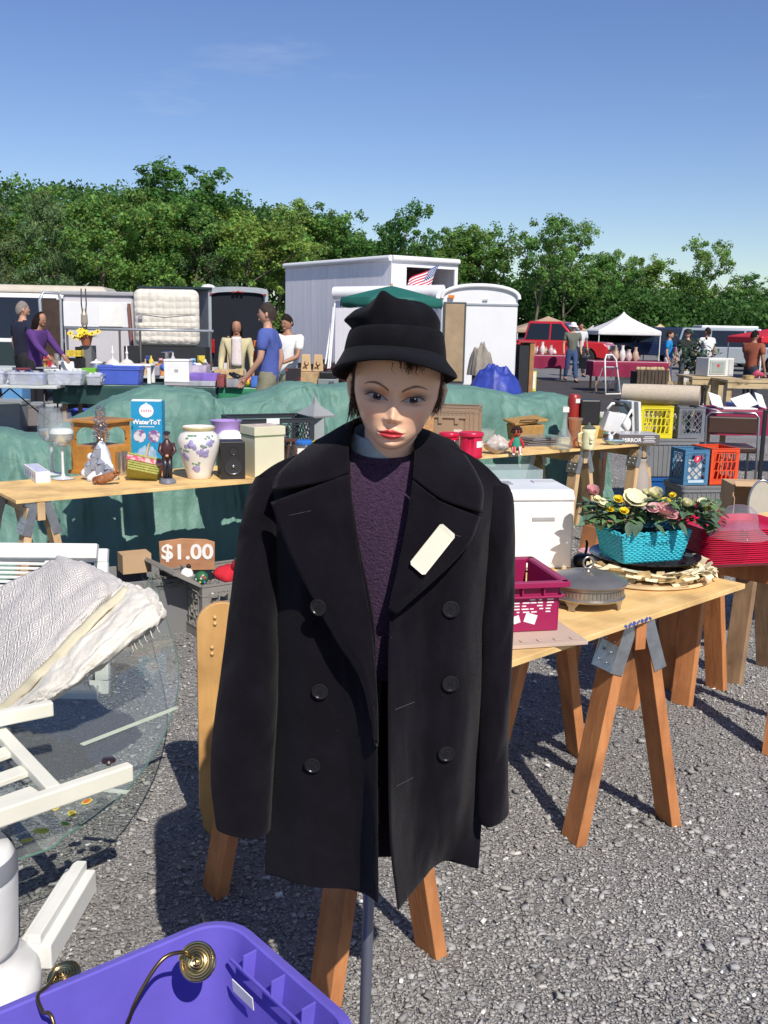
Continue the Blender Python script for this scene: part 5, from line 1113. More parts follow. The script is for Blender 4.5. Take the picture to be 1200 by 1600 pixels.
# ================================================================== GOODS ON THE BACK ROW TABLES
T0=TZ+.001
def tb(px,py,back=0.0):p=on(px,py,T0);return Vector((p.x,p.y+back,T0))
a,s=spot(45,752,T0);g=MB();g.box((0,0,.030),(.075,.34,.06));r=thing('long_box','long white cardboard box at the left end of the table','box',tb(48,752,.10),.52);g.obj('carton',paperM,r,bevel=.002)
g=MB();g.box((0,0,.0612),(.06,.32,.0012));g.obj('printed_top',P('lilac_print',(.50,.52,.66),.6,var=.25,scale=30),r)
g=MB()
for i in range(6):g.box((-.0381,-.13+.05*i,.03),(.0012,.022,.025))
g.obj('printing',P('grey_print',(.30,.28,.42),.6),r)
gob=glassmat('goblet_glass',(.94,.97,.96),.02,.09);siln=mat('silver_liner',(.62,.64,.66),.22,metal=.7,var=.3,scale=30)
for i,(px,py,lb)in enumerate([(99,748,'giant stemmed wine glass in front with a white blob in its bowl'),(82,741,'giant stemmed wine glass behind the front one')]):
 p,s=spot(px,py,T0);r=thing('wine_glass',lb,'wine glass',p,group='giant wine glasses');k=s*108/.36
 g=MB();g.lathe([(.062,0),(.060,.003),(.012,.012),(.006,.03),(.0055,.12),(.007,.15),(.02,.165),(.045,.18),(.062,.21),(.066,.24),(.062,.28),(.050,.345)],36,cap=False);g.v=[v*k for v in g.v];g.obj('glass',gob,r,smooth=180)
 g=MB();g.lathe([(.001,.168),(.02,.170),(.043,.184),(.058,.21),(.062,.235),(.001,.236)],30);g.v=[v*k for v in g.v];g.obj('silver_filling',siln,r,smooth=50)
 g=MB();g.lathe([(.061,.0035),(.012,.014),(.0075,.03),(.0068,.12),(.009,.155)],20);g.v=[v*k for v in g.v];g.obj('stem',mat('milky_stem',(.62,.64,.64),.15,var=.1),r,smooth=60)
 if i==0:g=MB();g.lathe([(.060,.237),(.058,.252),(.046,.262),(.001,.264)],24);g.v=[v*k for v in g.v];g.obj('white_filling',white,r,smooth=50)
am=wood('amber_wood',(.50,.21,.035),(.62,.30,.06),(3,3,10),rough=.45)
p=tb(150,743,.12);r=thing('wooden_lantern','amber wooden lantern box with arched openings behind the tinsel tree','lantern',p,-.45);W=.235
g=MB();g.box((0,0,.01),(W+.03,W+.03,.02));g.box((0,0,.09),(W,W,.14));g.obj('base',am,r,bevel=.002)
for sx in(-1,1):
 for sy in(-1,1):g=MB();g.box((sx*(W/2-.012),sy*(W/2-.012),.21),(.024,.024,.10));g.obj('post',am,r,bevel=.001)
for rot in(0,PI/2,PI,-PI/2):
 g=MB();n_=12;q=[];X_=Matrix.Rotation(rot,4,'Z')@Matrix.Translation((0,-W/2+.008,0));g.X=X_
 arc=[(W*.36*math.cos(PI-PI*k/n_),.215+.055*math.sin(PI*k/n_))for k in range(n_+1)];poly=[(-W/2+.001,.20),(-W/2+.001,.295),(W/2-.001,.295),(W/2-.001,.20),(arc[-1][0],.20)]+[(x,z)for x,z in arc[::-1]]+[(arc[0][0],.20)]
 g.prism([(x,0,z)for x,z in poly][::-1],(0,-.004,0),(0,.004,0));g.obj('arch_panel',am,r)
g=MB();g.box((0,0,.302),(W+.03,W+.03,.014));g.tube([(-.03,0,.31),(-.02,0,.345),(.02,0,.345),(.03,0,.31)],.006,8);g.obj('roof',am,r,bevel=.002)
p=tb(155,752,.06);srand(12);g=MB()
for i in range(420):
 z=random.uniform(.215,.40);rr=.036*(1-(z-.215)/.30)+.004;a=random.uniform(0,6.28);q=Vector((rr*math.cos(a),rr*math.sin(a),z));d_=Vector((random.gauss(0,1),random.gauss(0,1),random.gauss(0,1))).normalized()*.014;s_=d_.orthogonal().normalized()*.0016;g.add([q-s_,q+s_,q+d_+s_,q+d_-s_],[(0,1,2,3)])
g.tube([(0,0,.20),(0,0,.39)],.004,5);simple(g,'tinsel_tree','small silver tinsel christmas tree topper above the snowy castle','tinsel tree',mat('tinsel',(.55,.52,.52),.18,metal=.9,var=.4,scale=60),p)
r=thing('castle_ornament','white and grey snowy castle ornament in front of the amber lantern','ornament',p,-.1)
g=MB();snow=P('snow_china',(.72,.74,.78),.4,var=.15,scale=25);srand(3)
for i in range(7):a=i*.9;g.ball((-.055+.018*i,random.uniform(-.01,.02),.02+.02*(i%2)),(.034,.03,.03),12,8)
g.lathe([(.085,.0),(.08,.02),(.065,.06),(.055,.10),(.045,.14),(.03,.18),(.012,.212),(.001,.215)],20,wob=lambda a,j:1+.12*math.sin(5*a+j));g.ball((-.085,-.01,.035),.03,12,8);g.ball((.055,-.03,.075),.024,10,6);g.ball((-.045,-.035,.13),.022,10,6);g.obj('snow_hill',snow,r,smooth=180)
g=MB();ga=P('slate_china',(.26,.28,.34),.4,var=.2,scale=20)
for(x,y,z,w_,h_)in((-.02,-.055,.10,.035,.07),(.015,-.06,.07,.045,.06),(-.055,-.05,.06,.035,.05),(.05,-.055,.045,.045,.05),(0,-.05,.15,.03,.05)):g.box((x,y,z),(w_,.03,h_),rot=(.15,0,.2));g.lathe([(w_*.75,0),(.001,.03)],4,c=(x,y,z+h_/2))
g.obj('castle_walls',ga,r,bevel=.001)
r=tb(170,756,-.02);g=MB();srand(8);g.tube([(-.075,0,.022),(-.03,-.01,.028),(.02,-.01,.045),(.065,0,.075)],[.016,.026,.024,.012],10)
for i in range(40):a=random.uniform(-.07,.065);g.ball((a,random.uniform(-.03,.0),.026+max(0,a+.02)*.5+random.uniform(-.012,.016)),.007,5,4)
simple(g,'driftwood','knobbly reddish brown carved wood piece in front of the castle ornament','carved wood',P('russet_wood',(.30,.12,.05),.7,var=.4,scale=60),r,smooth=180)
lathe_thing('steel_cup','small steel cup between the lantern and the blue carton','cup',tb(183,745,.10),[(.001,0),(.030,0),(.034,.03),(.036,.13),(.034,.13),(.030,.01)],mat('steel',(.55,.55,.56),.25,metal=.9,var=.1))
p=tb(214,745,.30);r=thing('product_carton','tall blue WATERTOT carton with a white onion shaped emblem'.replace('WATERTOT ',''),'carton',p,.04);cb=P('carton_blue',(.015,.27,.50),.45,var=.03)
s=spot(214,745,T0)[1]*1.05;w_=47*s;h_=.405;d_=.10
g=MB();g.box((0,0,h_/2),(w_,d_,h_));g.obj('carton',cb,r,bevel=.001);yf=-d_/2-.0012
g=MB();g.box((0,-d_/2+.02,h_+.004),(w_*.96,.04,.004),rot=(.15,0,0));g.obj('flap',paperM,r)
g=MB();pl=[(w_*.235*math.cos(t),yf,h_*.865+.040*math.sin(t))for t in[2*PI*k/24 for k in range(24)]];g.prism(pl,(0,0,0),(0,-.0008,0));g.prism([(-.012,yf,h_*.955),(.012,yf,h_*.955),(.0,yf,h_*.985)],(0,0,0),(0,-.0008,0));wprint=P('white_print2',(.8,.8,.8),.6);g.obj('onion_emblem',wprint,r)
text('WaterToT',.037,wprint,r,(0,yf-.001,h_*.70),(PI/2,0,0),bold=.0014,sx=1.0)
text('100% Nylon',.013,wprint,r,(0,yf-.001,h_*.64),(PI/2,0,0))if False else None
g=MB();
for k in range(5):g.box((-.026+.013*k,yf-.001,h_*.865),(.007,.0008,.014))
g.obj('emblem_lettering',P('pink_print',(.6,.25,.3),.6),r)
g=MB();g.box((0,yf,h_*.635),(.09,.0008,.004));g.obj('small_print',wprint,r)
for sx in(-1,1):
 g=MB();pl=[(sx*w_*.235+w_*.20*math.cos(t),yf,h_*.50+w_*.21*math.sin(t))for t in[2*PI*k/24 for k in range(24)]];g.prism(pl,(0,0,0),(0,-.0008,0));g.obj('round_picture',mat('picture_print',(.62,.6,.66),.5,var=0,col2=(.2,.10,.25),scale=24,lo=.45,hi=.55),r)
p=tb(222,752,.04);r=thing('gift_basket','small green and pink gingham basket wrapped in cellophane tipped on its side','basket',p+Vector((0,0,.062)),0,rot=(R(-38),R(12),.15))
g=MB();gw=mat('olive_weave',(.18,.20,.03),.7,var=0,col2=(.42,.40,.10),scale=5,stretch=(30,30,8));
for j in range(7):
 f=1+.03*j;g.box((0,0,-.04+.014*j),(.165*f,.11*f,.0125))
g.obj('woven_box',gw,r,bevel=.003)
g=MB();gi=mat('pink_gingham',(.50,.06,.12),.7,var=0,col2=(.62,.40,.36),scale=40,lo=.45,hi=.55);g.box((0,0,.020),(.196,.137,.028));g.obj('gingham_band',gi,r,bevel=.002)
g=MB();g.tube([(0,-.065,.03),(0,-.06,.12),(0,0,.17),(0,.06,.12),(0,.065,.03)],.005,6);g.obj('handle',P('straw',(.5,.38,.18),.7),r,smooth=180)
g=MB();srand(6)
cello=glassmat('cellophane',(.96,.96,.97),.08,.22)
g.grid(lambda u,v:Vector((.085*math.cos(2*PI*u)*(1-v*.75)*(1+.25*fbm(u*6,v*4,2)),.07*math.sin(2*PI*u)*(1-v*.75)*(1+.3*fbm(u*7,v*5,7)),.04+.10*v+.03*fbm(u*5,v*3,5))),30,10,closeu=True);g.obj('cellophane',cello,r)
g=MB();g.ball((-.02,0,.055),(.03,.025,.03),10,8);g.obj('soap_egg',cream,r,smooth=180);g=MB();g.ball((.035,.005,.05),(.025,.025,.028),10,8);g.obj('soap_egg',pink,r,smooth=180)
p,s=spot(262,755,T0);r=thing('man_figurine','dark painted figurine of a capped man beside the grape vase','figurine',p,.2);k=85*s/.30
dk=P('dark_painted',(.025,.022,.03),.35,var=.4,scale=30)
def K(g):g.v=[v*k for v in g.v];return g
g=MB();g.lathe([(.045,0),(.046,.008),(.038,.02),(.03,.028)],20,wob=lambda a,j:1+.1*math.sin(3*a));K(g).obj('base',P('slate_base',(.16,.17,.2),.5,var=.3,scale=30),r,smooth=50)
g=MB();g.tube([(-.012,0,.02),(-.014,-.004,.08),(-.010,0,.14)],[.013,.014,.019],10);g.tube([(.014,0,.02),(.014,-.004,.08),(.010,0,.14)],[.013,.014,.019],10);K(g).obj('trousers',dk,r,smooth=180)
g=MB();g.lathe([(.026,.125),(.030,.15),(.032,.19),(.030,.22),(.014,.238),(.010,.246)],16,sy=.75);g.tube([(-.030,0,.222),(-.040,-.005,.18),(-.020,-.028,.155)],[.012,.011,.008],8);g.tube([(.030,0,.222),(.042,-.005,.18),(.020,-.030,.155)],[.012,.011,.008],8);K(g).obj('coat',P('plum_painted',(.055,.02,.022),.35,var=.3,scale=30),r,smooth=180)
g=MB();g.ball((0,-.002,.262),(.014,.015,.018),12,8);g.ball((.0,-.018,.260),(.003,.004,.004),6,4);g.ball((0,-.034,.156),(.010,.008,.008),8,6);K(g).obj('head',P('figurine_skin',(.55,.33,.22),.5),r,smooth=180)
g=MB();g.lathe([(.019,.272),(.021,.277),(.015,.286),(.001,.289)],16,sy=1.1);g.box((0,-.02,.274),(.024,.016,.004));K(g).obj('cap',dk,r,smooth=50)
p,s=spot(306,751,T0);k=33*s;r=thing('vase','big cream china vase painted with purple grapes','vase',p+Vector((0,.10,0)))
china=P('cream_china',(.74,.70,.64),.22,var=.03);prof=[(.52,0),(.55,.03),(.60,.25),(.78,.8),(.95,1.35),(1.0,1.7),(.97,1.95),(.85,2.15),(.74,2.22),(.72,2.30),(.78,2.42),(.80,2.50),(.76,2.50),(.68,2.38),(.66,2.2)]
prof=[(a*k,b*k)for a,b in prof];g=MB();g.lathe(prof,48,cap=False);g.obj('body',china,r,smooth=180)
g=MB();g.lathe([(a*1.004,b)for a,b in prof[9:13]],48,cap=False);g.obj('gold_rim',P('ivory_gold',(.62,.52,.28),.3),r,smooth=180)
def rad_at(z):return float(np.interp(z,[b for a,b in prof[:11]],[a for a,b in prof[:11]]))
srand(15);GL=[]
for(a0,z0,sc_)in((-1.75,1.75,1),(-2.15,1.2,.8),(-1.15,1.35,.9),(-1.55,.55,.7),(-.8,1.8,.7)):
 gv=MB();lv=MB();GL+=[(gv,'painted_grapes',P('grape_paint',(.33,.30,.50),.3,var=.25,scale=40)),(lv,'painted_leaves',P('leaf_paint',(.16,.30,.19),.3,var=.2,scale=40))]
 for i in range(16):
  da=random.gauss(0,.13)*sc_;dz=random.gauss(-.02,.11)*sc_;z=(z0+dz)*k;rr=rad_at(z);an=a0+da;gv.ball((rr*math.cos(an),rr*math.sin(an),z),.105*k*sc_,8,6)
 for i in range(4):
  an=a0+random.uniform(-.25,.25);z=(z0+.28*sc_+random.uniform(-.05,.1))*k;rr=rad_at(z);lv.ball((rr*math.cos(an),rr*math.sin(an),z),(.10*k*sc_,.10*k*sc_,.05*k),8,5)
for gx,nm,mm in GL:
 for v in gx.v:
  rr=math.hypot(v.x,v.y);t_=rad_at(v.z)+.0015;
  if rr>t_:v.x*=t_/rr;v.y*=t_/rr
 gx.obj(nm,mm,r,smooth=180)
lathe_thing('flower_pot','lilac glazed pot showing behind the grape vase','pot',tb(342,735,.28),[(.06,0),(.075,.10),(.082,.20),(.080,.235),(.098,.27),(.094,.27),(.07,.23)],P('lilac_glaze',(.36,.24,.52),.25,var=.05),solid=.004)
lathe_thing('white_bowl','white bowl upside down behind the loudspeaker','bowl',tb(352,735,.2)+Vector((0,0,.17)),[(.085,0),(.08,.02),(.05,.045),(.03,.05),(.001,.05)],white)
lathe_thing('spice_jar','ribbed grey storage canister holding up the white bowl','canister',tb(352,735,.2),[(.001,0),(.06,0),(.06,.165),(.001,.168)],P('grey_can',(.3,.3,.33),.4))
p=tb(358,749,.08);r=thing('loudspeaker','small black two cone loudspeaker in front of the lilac pot','loudspeaker',p,.06+.25)
g=MB();g.box((0,0,.105),(.135,.15,.21));g.obj('cabinet',P('speaker_black',(.022,.02,.019),.45),r,bevel=.003)
for z,rr in((.16,.020),(.075,.045)):
 g=MB();g.lathe([(rr*1.15,0),(rr*1.12,.004),(rr,.003),(rr*.85,-.004),(rr*.4,-.012),(rr*.36,-.006),(.001,-.002)],28,c=(0,-.0765,z),axis=(0,-1,0));g.obj('cone',P('cone_grey',(.035,.035,.037),.3),r,smooth=50)
g=MB();g.ball((0,-.082,.075),.009,10,6);g.obj('dust_cap',mat('chrome',(.8,.8,.8),.08,metal=1,var=0),r,smooth=180)
p=tb(405,748,.16);r=thing('lidded_box','cream lidded keepsake box with green line near the coat shoulder','box',p,.62);tin=P('cream_tin',(.66,.62,.44),.4,var=.05)
g=MB();g.box((0,0,.115),(.19,.17,.23));g.obj('body',tin,r,bevel=.002);g=MB();g.box((0,0,.262),(.20,.18,.05));g.obj('lid',tin,r,bevel=.002)
g=MB();g.box((0,0,.234),(.1965,.1765,.006));g.obj('green_line',P('green_line',(.20,.26,.12),.5),r);g=MB();g.box((0,0,.288),(.165,.145,.0015));g.obj('lid_picture',P('faded_print',(.55,.45,.36),.5,var=.35,scale=20),r)
p=tb(397,726,.42);p=at(372,700,6.15);r=crate('milk_crate','black plastic milk crate with white label behind the cream box','crate',(at(415,700,6.35).x,6.45,T0),.42,(.52,.36,.27),P('black_crate',(.028,.032,.040),.45),'lattice','milk crates')
g=MB();g.box((-.02,-.185,.255),(.085,.0015,.035));g.obj('label',paperM,r)
for i,(px,col,lb)in enumerate([(474,(.03,.16,.55),'clear jar with blue screw lid behind the coat shoulder'),(503,(.65,.52,.02),'clear jar with yellow lid beside the mannequin neck')]):
 p=at(px,700,6.1);r=thing('storage_jar',lb,'jar',(p.x,6.1,T0),group='clear jars with coloured lids');g=MB();g.lathe([(.001,0),(.062,0),(.065,.01),(.065,.13),(.055,.14)],28,cap=False);g.obj('jar',gob,r,smooth=50)
 g=MB();g.lathe([(.066,.135),(.068,.138),(.068,.155),(.064,.158),(.001,.158)],28);g.obj('lid',P('lid%d'%i,col,.35),r,smooth=40);g=MB();g.lathe([(.001,.01),(.056,.01),(.058,.08),(.001,.09)],18);g.obj('contents',P('pale_stuff',(.5,.5,.48),.7,var=.4,scale=40),r)
 g=MB();g.box((0,-.0662,.085),(.06,.001,.06));g.obj('label',paperM,r)
p=tb(436,722,.15);r=thing('black_carton','small black carton with white lettering beside the cream box','carton',(p.x,p.y+.1,T0),.1);g=MB();g.box((0,0,.10),(.075,.06,.20));g.obj('carton',blackP,r,bevel=.001);text('ONE',.030,wprint,r,(0,-.0315,.13),(PI/2,0,0),bold=.001)
g=MB();g.tube([(-.03,0,0),(-.02,0,.10),(-.012,0,.17)],.008,8);g.tube([(.04,0,0),(.025,0,.10),(.012,0,.17)],.008,8);g.box((0,0,.176),(.07,.05,.014));simple(g,'wooden_stand','little dark brown wooden plate stand beside the black carton','stand',P('dark_walnut',(.09,.04,.025),.45),(at(455,720,5.95).x,5.95,T0),smooth=60)
r=thing('pagoda_lantern','grey pagoda shaped lantern behind the jars','lantern',(at(492,700,6.7).x,6.7,T0));pg=P('grey_zinc',(.28,.29,.29),.5)
g=MB();g.lathe([(.13,.25),(.135,.262),(.03,.33),(.02,.345),(.012,.37),(.001,.39)],4);g.obj('roof',pg,r);g=MB();g.box((0,0,.125),(.13,.13,.25));g.box((0,0,.01),(.17,.17,.02));g.obj('body',P('zinc_glass',(.35,.38,.38),.3),r,bevel=.002)
def bag(name,label,p,r_,m,seed,cat='bag',tall=1.0):
 g=MB();g.grid(lambda u,v:Vector((r_*math.sin(PI*(.08+.86*v))*math.cos(2*PI*u)*(1+.22*fbm(math.cos(2*PI*u)*2,math.sin(2*PI*u)*2+v*4,seed)),r_*.8*math.sin(PI*(.08+.86*v))*math.sin(2*PI*u)*(1+.22*fbm(math.cos(2*PI*u)*2+5,math.sin(2*PI*u)*2+v*4,seed)),r_*tall*1.5*v*(1+.2*fbm(math.cos(2*PI*u)*2,math.sin(2*PI*u)*2,seed+3)*v))),36,22,closeu=True)
 return simple(g,name,label,cat,m,p,smooth=180)
bag('plastic_bag','clear plastic bag of oddments left of the mannequin neck',(at(525,700,6.3).x,6.3,T0),.085,cello,3)
tanC=P('tan_plastic',(.30,.21,.14),.5,var=.05);c_=at(712,690,7.35)
r=crate('storage_crate','tan plastic crate with ribbed walls behind the red tins','crate',(c_.x,7.45,T0),-.18,(.37,.30,.285),tanC,'ribbed')
g=MB();g.box((-.03,-.17,.105),(.22,.03,.20));g.box((-.03,-.175,.212),(.25,.045,.014));
for k in(-.09,.03):g.box((k,-.19,.19),(.03,.016,.05))
g.obj('hinged_front',tanC,r,bevel=.003);g=MB();g.box((-.08,-.1862,.07),(.04,.001,.025));g.box((.04,-.1862,.10),(.06,.001,.05));g.obj('label',P('faded_label',(.6,.52,.46),.7),r)
g=MB();g.box((0,0,.11),(.10,.012,.22));simple(g,'cork_panel','brown cork panel leaning on the tan crate','panel',P('cork',(.40,.22,.10),.9,var=.35,scale=80),(at(667,690,7.1).x,7.2,T0),.2)
for i,(px,py,k,lb)in enumerate([(703,712,.86,'red plastic canister with screw lid, the lower one beside the coat'),(737,717,1.0,'taller red plastic canister with grip hollow and white label')]):
 p,s=spot(px,py,T0);r=thing('coffee_canister',lb,'canister',p+Vector((0,.08,0)),group='red coffee canisters');R_=19*s*k;H_=41*s*k*1.0
 rc=P('canister_red',(.55,.010,.05),.3)
 g=MB();g.lathe([(R_*.93,0),(R_*.96,.004),(R_*.93,H_*.12),(R_*.93,H_*.8),(R_*.90,H_*.84)],36,wob=lambda a,j:1-.12*(1 if j in(2,3)and 4.2<a<4.75 else 0));g.obj('body',rc,r,smooth=40)
 g=MB();g.lathe([(R_*1.0,H_*.82),(R_*1.04,H_*.84),(R_*1.04,H_*.94),(R_*1.0,H_*.97),(R_*.9,H_*.975),(R_*.85,H_*.95),(.001,H_*.95)],36);g.obj('lid',rc,r,smooth=40)
 g=MB();A_=[-1.15+.14*q for q in range(8)];[g.add([(R_*.95*math.cos(a),R_*.95*math.sin(a),H_*.42),(R_*.95*math.cos(a+.14),R_*.95*math.sin(a+.14),H_*.42),(R_*.95*math.cos(a+.14),R_*.95*math.sin(a+.14),H_*.66),(R_*.95*math.cos(a),R_*.95*math.sin(a),H_*.66)],[(0,1,2,3)])for a in A_];g.obj('label',paperM,r,smooth=180)
bag('plastic_bag','knotted plastic bag of tan shells beside the red canisters',tb(778,712,.1),.085,mat('bag_of_shells',(.42,.33,.26),.3,var=0,col2=(.62,.58,.54),scale=30,spec=.7),11)
lathe_thing('glass_bowl','cut glass bowl behind the bag of shells','bowl',tb(765,700,.35),[(.03,0),(.04,.01),(.07,.06),(.085,.10)],gob,solid=.003)
p,s=spot(808,712,T0);k=48*s/.22;r=thing('doll','rag doll with dark hair and red striped legs sitting on the table edge','doll',p+Vector((0,.07,0)))
g=MB();g.ball((0,0,.155),(.03,.028,.032),14,10);g.ball((0,-.028,.152),.006,6,4);K(g).obj('head',P('doll_face',(.35,.07,.04),.7),r,smooth=180)
g=MB();srand(5);[g.ball((.034*math.cos(a)*math.cos(b),.030*math.sin(a)*math.cos(b)+.008,.165+.034*math.sin(b)),.011,6,5)for a in[i*.7 for i in range(9)]for b in(0,.6,1.2)];K(g).obj('hair',P('doll_hair',(.03,.012,.010),.9),r,smooth=180)
stp=mat('red_stripes',(.6,.02,.03),.8,var=0,col2=(.75,.72,.7),scale=1,stretch=(70,.1,.1),lo=.49,hi=.51,detail=0)
g=MB();g.lathe([(.034,.03),(.036,.06),(.028,.10),(.016,.128)],16,sy=.8);K(g).obj('dress',P('doll_green',(.03,.25,.16),.8,var=.1),r,smooth=180)
for sx in(-1,1):
 g=MB();g.tube([(sx*.016,-.01,.045),(sx*.022,-.045,.05),(sx*.024,-.06,.012)],[.016,.015,.011],10);K(g).obj('leg',stp,r,smooth=180);g=MB();g.ball((sx*.026,-.068,.008),(.011,.016,.008),8,6);K(g).obj('foot',white,r,smooth=180)
 g=MB();g.tube([(sx*.022,0,.115),(sx*.046,-.01,.08),(sx*.048,-.03,.055)],[.010,.010,.008],8);K(g).obj('arm',redC,r,smooth=180)
p=at(816,680,7.9);r=thing('wicker_hamper','honey wicker hamper with its lid ajar on the table','hamper',(p.x,7.75,T0),.35);wk=mat('wicker',(.30,.15,.04),.7,var=0,col2=(.52,.32,.10),scale=3,stretch=(16,16,40),bump=.5,bscale=20)
g=MB();g.box((0,0,.065),(.22,.16,.13),top=(1.14,1.14));g.obj('basket',wk,r,bevel=.012)
g=MB();g.box((0,0,.158),(.29,.21,.022),rot=(.08,-.10,0));g.obj('lid',wk,r,bevel=.01);g=MB();g.tube([(-.11,-.115,.165),(-.06,-.125,.172),(0,-.125,.172),(.05,-.115,.168)],.006,6);g.obj('handle',P('dark_straw',(.10,.05,.02),.6),r,smooth=180)
for i in range(5):
 g=MB();q=tb(846,700,.18);g.box((0,0,.004),(.30-.01*i,.19,.007));g.box((0,0,.010),(.27-.01*i,.16,.006))
 simple(g,'serving_dish',['lowest grey rectangular dish of the stack right of the doll','second grey dish of the stack right of the doll','middle silver dish of the stack right of the doll','fourth smoky dish of the stack right of the doll','top clear dish of the stack right of the doll'][i],'dish',[mat('steel',(.5,)*3),P('smoke',(.22,.2,.21),.2),mat('steel',(.5,)*3),P('smoke',(.2,)*3),gob][i],q+Vector((.003*i,0,.016*i)),.3+.08*i,'stacked rectangular dishes',bevel=.002)
lathe_thing('decanter','tall clear glass bottle with white tag on its neck','bottle',tb(885,706,.12),[(.03,0),(.055,.01),(.06,.04),(.05,.10),(.022,.16),(.016,.2),(.018,.31),(.020,.32)],gob,solid=.003)
g=MB();g.box((0,0,.292),(.045,.045,.035));simple(g,'neck_tag','white price tag around the tall clear bottle neck','price tag',paperM,tb(885,706,.12))
lathe_thing('glass_vase','amber tinted glass vase between the bottle and the beer mug','vase',tb(901,702,.10),[(.035,0),(.04,.01),(.03,.05),(.04,.12),(.045,.2),(.055,.22)],glassmat('amber_glass',(.85,.62,.42),.02,.2),solid=.003)
p=tb(907,690,.35);r=thing('thermos','dark red thermos flask with white sticker','thermos',p);g=MB();g.lathe([(.045,0),(.052,.01),(.052,.30),(.046,.33),(.035,.345),(.001,.35)],32);g.obj('flask',P('thermos_red',(.30,.022,.02),.35),r,smooth=40);g=MB();g.box((.02,-.0535,.295),(.034,.002,.034));g.obj('sticker',paperM,r)
p,s=spot(921,703,T0);k=40*s/.19;r=thing('beer_stein','cream china beer stein with a moulded face and handle','stein',p+Vector((0,.06,0)))
g=MB();g.lathe([(.045,0),(.048,.008),(.046,.03),(.050,.07),(.048,.12),(.052,.15),(.048,.15),(.042,.12),(.04,.02)],28,cap=False);K(g).obj('body',cream,r,smooth=180)
g=MB();g.ball((.012,-.044,.08),(.02,.016,.028),12,8);g.ball((.012,-.060,.078),(.005,.007,.008),8,5);g.ball((.005,-.056,.09),.004,6,4);g.ball((.02,-.056,.09),.004,6,4);g.ball((.012,-.052,.055),(.014,.010,.010),8,5);K(g).obj('moulded_face',cream,r,smooth=180)
g=MB();g.tube([(-.045,-.01,.125),(-.075,-.02,.115),(-.078,-.02,.06),(-.046,-.01,.04)],.008,8);K(g).obj('handle',cream,r,smooth=180);g=MB();g.lathe([(.05,.15),(.052,.158),(.03,.175),(.012,.18),(.010,.195),(.001,.2)],20);K(g).obj('pewter_lid',P('green_pewter',(.16,.17,.13),.4,metal=.4),r,smooth=50)
g=MB();g.box((0,0,.10),(.16,.12,.20));simple(g,'black_box','matt black square box behind the stein','box',blackP,tb(930,690,.32)+Vector((0,0,.105)),.1,bevel=.01)
g=MB();g.box((0,0,.05),(.20,.13,.10));simple(g,'yellow_box','yellowed cardboard box under the black box','box',P('yellow_card',(.60,.45,.16),.8),tb(932,690,.31),.1,bevel=.003)
p=at(962,690,8.0);r=thing('hand_mixer','white kitchen machine with round drum and black grip','appliance',(p.x,8.0,T0),.2)
g=MB();g.lathe([(.08,-.03),(.085,-.02),(.085,.02),(.08,.03),(.001,.035)],28,c=(.03,0,.12),axis=(0,-1,.2));g.box((-.05,0,.13),(.13,.10,.16),rot=(0,.3,0));g.obj('body',P('light_grey_plastic',(.62,.63,.64),.35),r,bevel=.006,smooth=40)
g=MB();g.tube([(-.10,-.02,.24),(-.06,-.02,.285),(0,-.02,.28)],.011,8);g.tube([(.10,-.03,.02),(.03,-.06,.13),(.10,-.05,.24)],.010,8);g.obj('tube_frame',white,r,smooth=180);g=MB();g.tube([(-.04,-.02,.28),(.05,-.02,.275),(.09,-.02,.23),(.11,-.02,.18)],.016,8);g.obj('grip',blackP,r,smooth=180)
p=tb(963,697,.08);r=thing('china_dish','pale blue shell dish with a small white bird','dish',p);pb2=P('pale_blue_china',(.42,.58,.66),.25);g=MB();g.lathe([(.03,0),(.05,.008),(.085,.035),(.09,.04),(.05,.014),(.001,.010)],24,sy=.7,wob=lambda a,j:1+.06*math.cos(8*a));g.obj('dish',pb2,r,smooth=180);g=MB();g.ball((-.03,.0,.055),(.022,.016,.026),10,8);g.ball((-.042,-.005,.085),.012,8,6);g.tube([(-.02,0,.07),(.01,0,.10)],[.010,.003],6);g.obj('bird',P('white_blue',(.65,.70,.76),.25),r,smooth=180)
p=tb(996,694,.10);r=thing('product_carton','flat grey carton printed MIRROR with silver top'.replace(' printed MIRROR',' of a mirror'),'carton',p,.12);g=MB();g.box((0,0,.035),(.33,.20,.07));g.obj('carton',P('taupe_card',(.12,.10,.10),.6),r,bevel=.001);g=MB();g.box((0,0,.076),(.31,.19,.008));g.obj('mirror_face',mat('silvery',(.55,.56,.6),.25,metal=.4,var=.1),r)
text('MIRROR',.042,wprint,r,(-.06,-.1008,.03),(PI/2,0,0),bold=.001);g=MB();[g.box((.08,-.1008,.018+.013*i),(.10-.02*(i%2),.001,.004))for i in range(4)];g.obj('small_print',wprint,r)
g=MB();c=tb(998,690,.3)
for i in range(2):
 g=MB();g.box((0,0,.15),(.022,.19,.30),rot=(0,-.10,0));simple(g,'picture_frame',['white edged glass frame leaning left of the yellow crate','second white edged frame leaning behind the first'][i],'frame',[P('clear_acrylic',(.62,.62,.58),.2),white][i],(c.x-.03+.05*i,c.y-.02*i,T0),.3,bevel=.002)
def gp(px,y):return Vector((at(px,700,y).x,y,0))
yc=P('yellow_crate',(.72,.60,.02),.4);gc=P('grey_crate',(.16,.17,.19),.5);oc=P('orange_crate',(.72,.075,.02),.4);blc=P('blue_crate',(.07,.20,.34),.4)
b0=gp(1036,9.1);
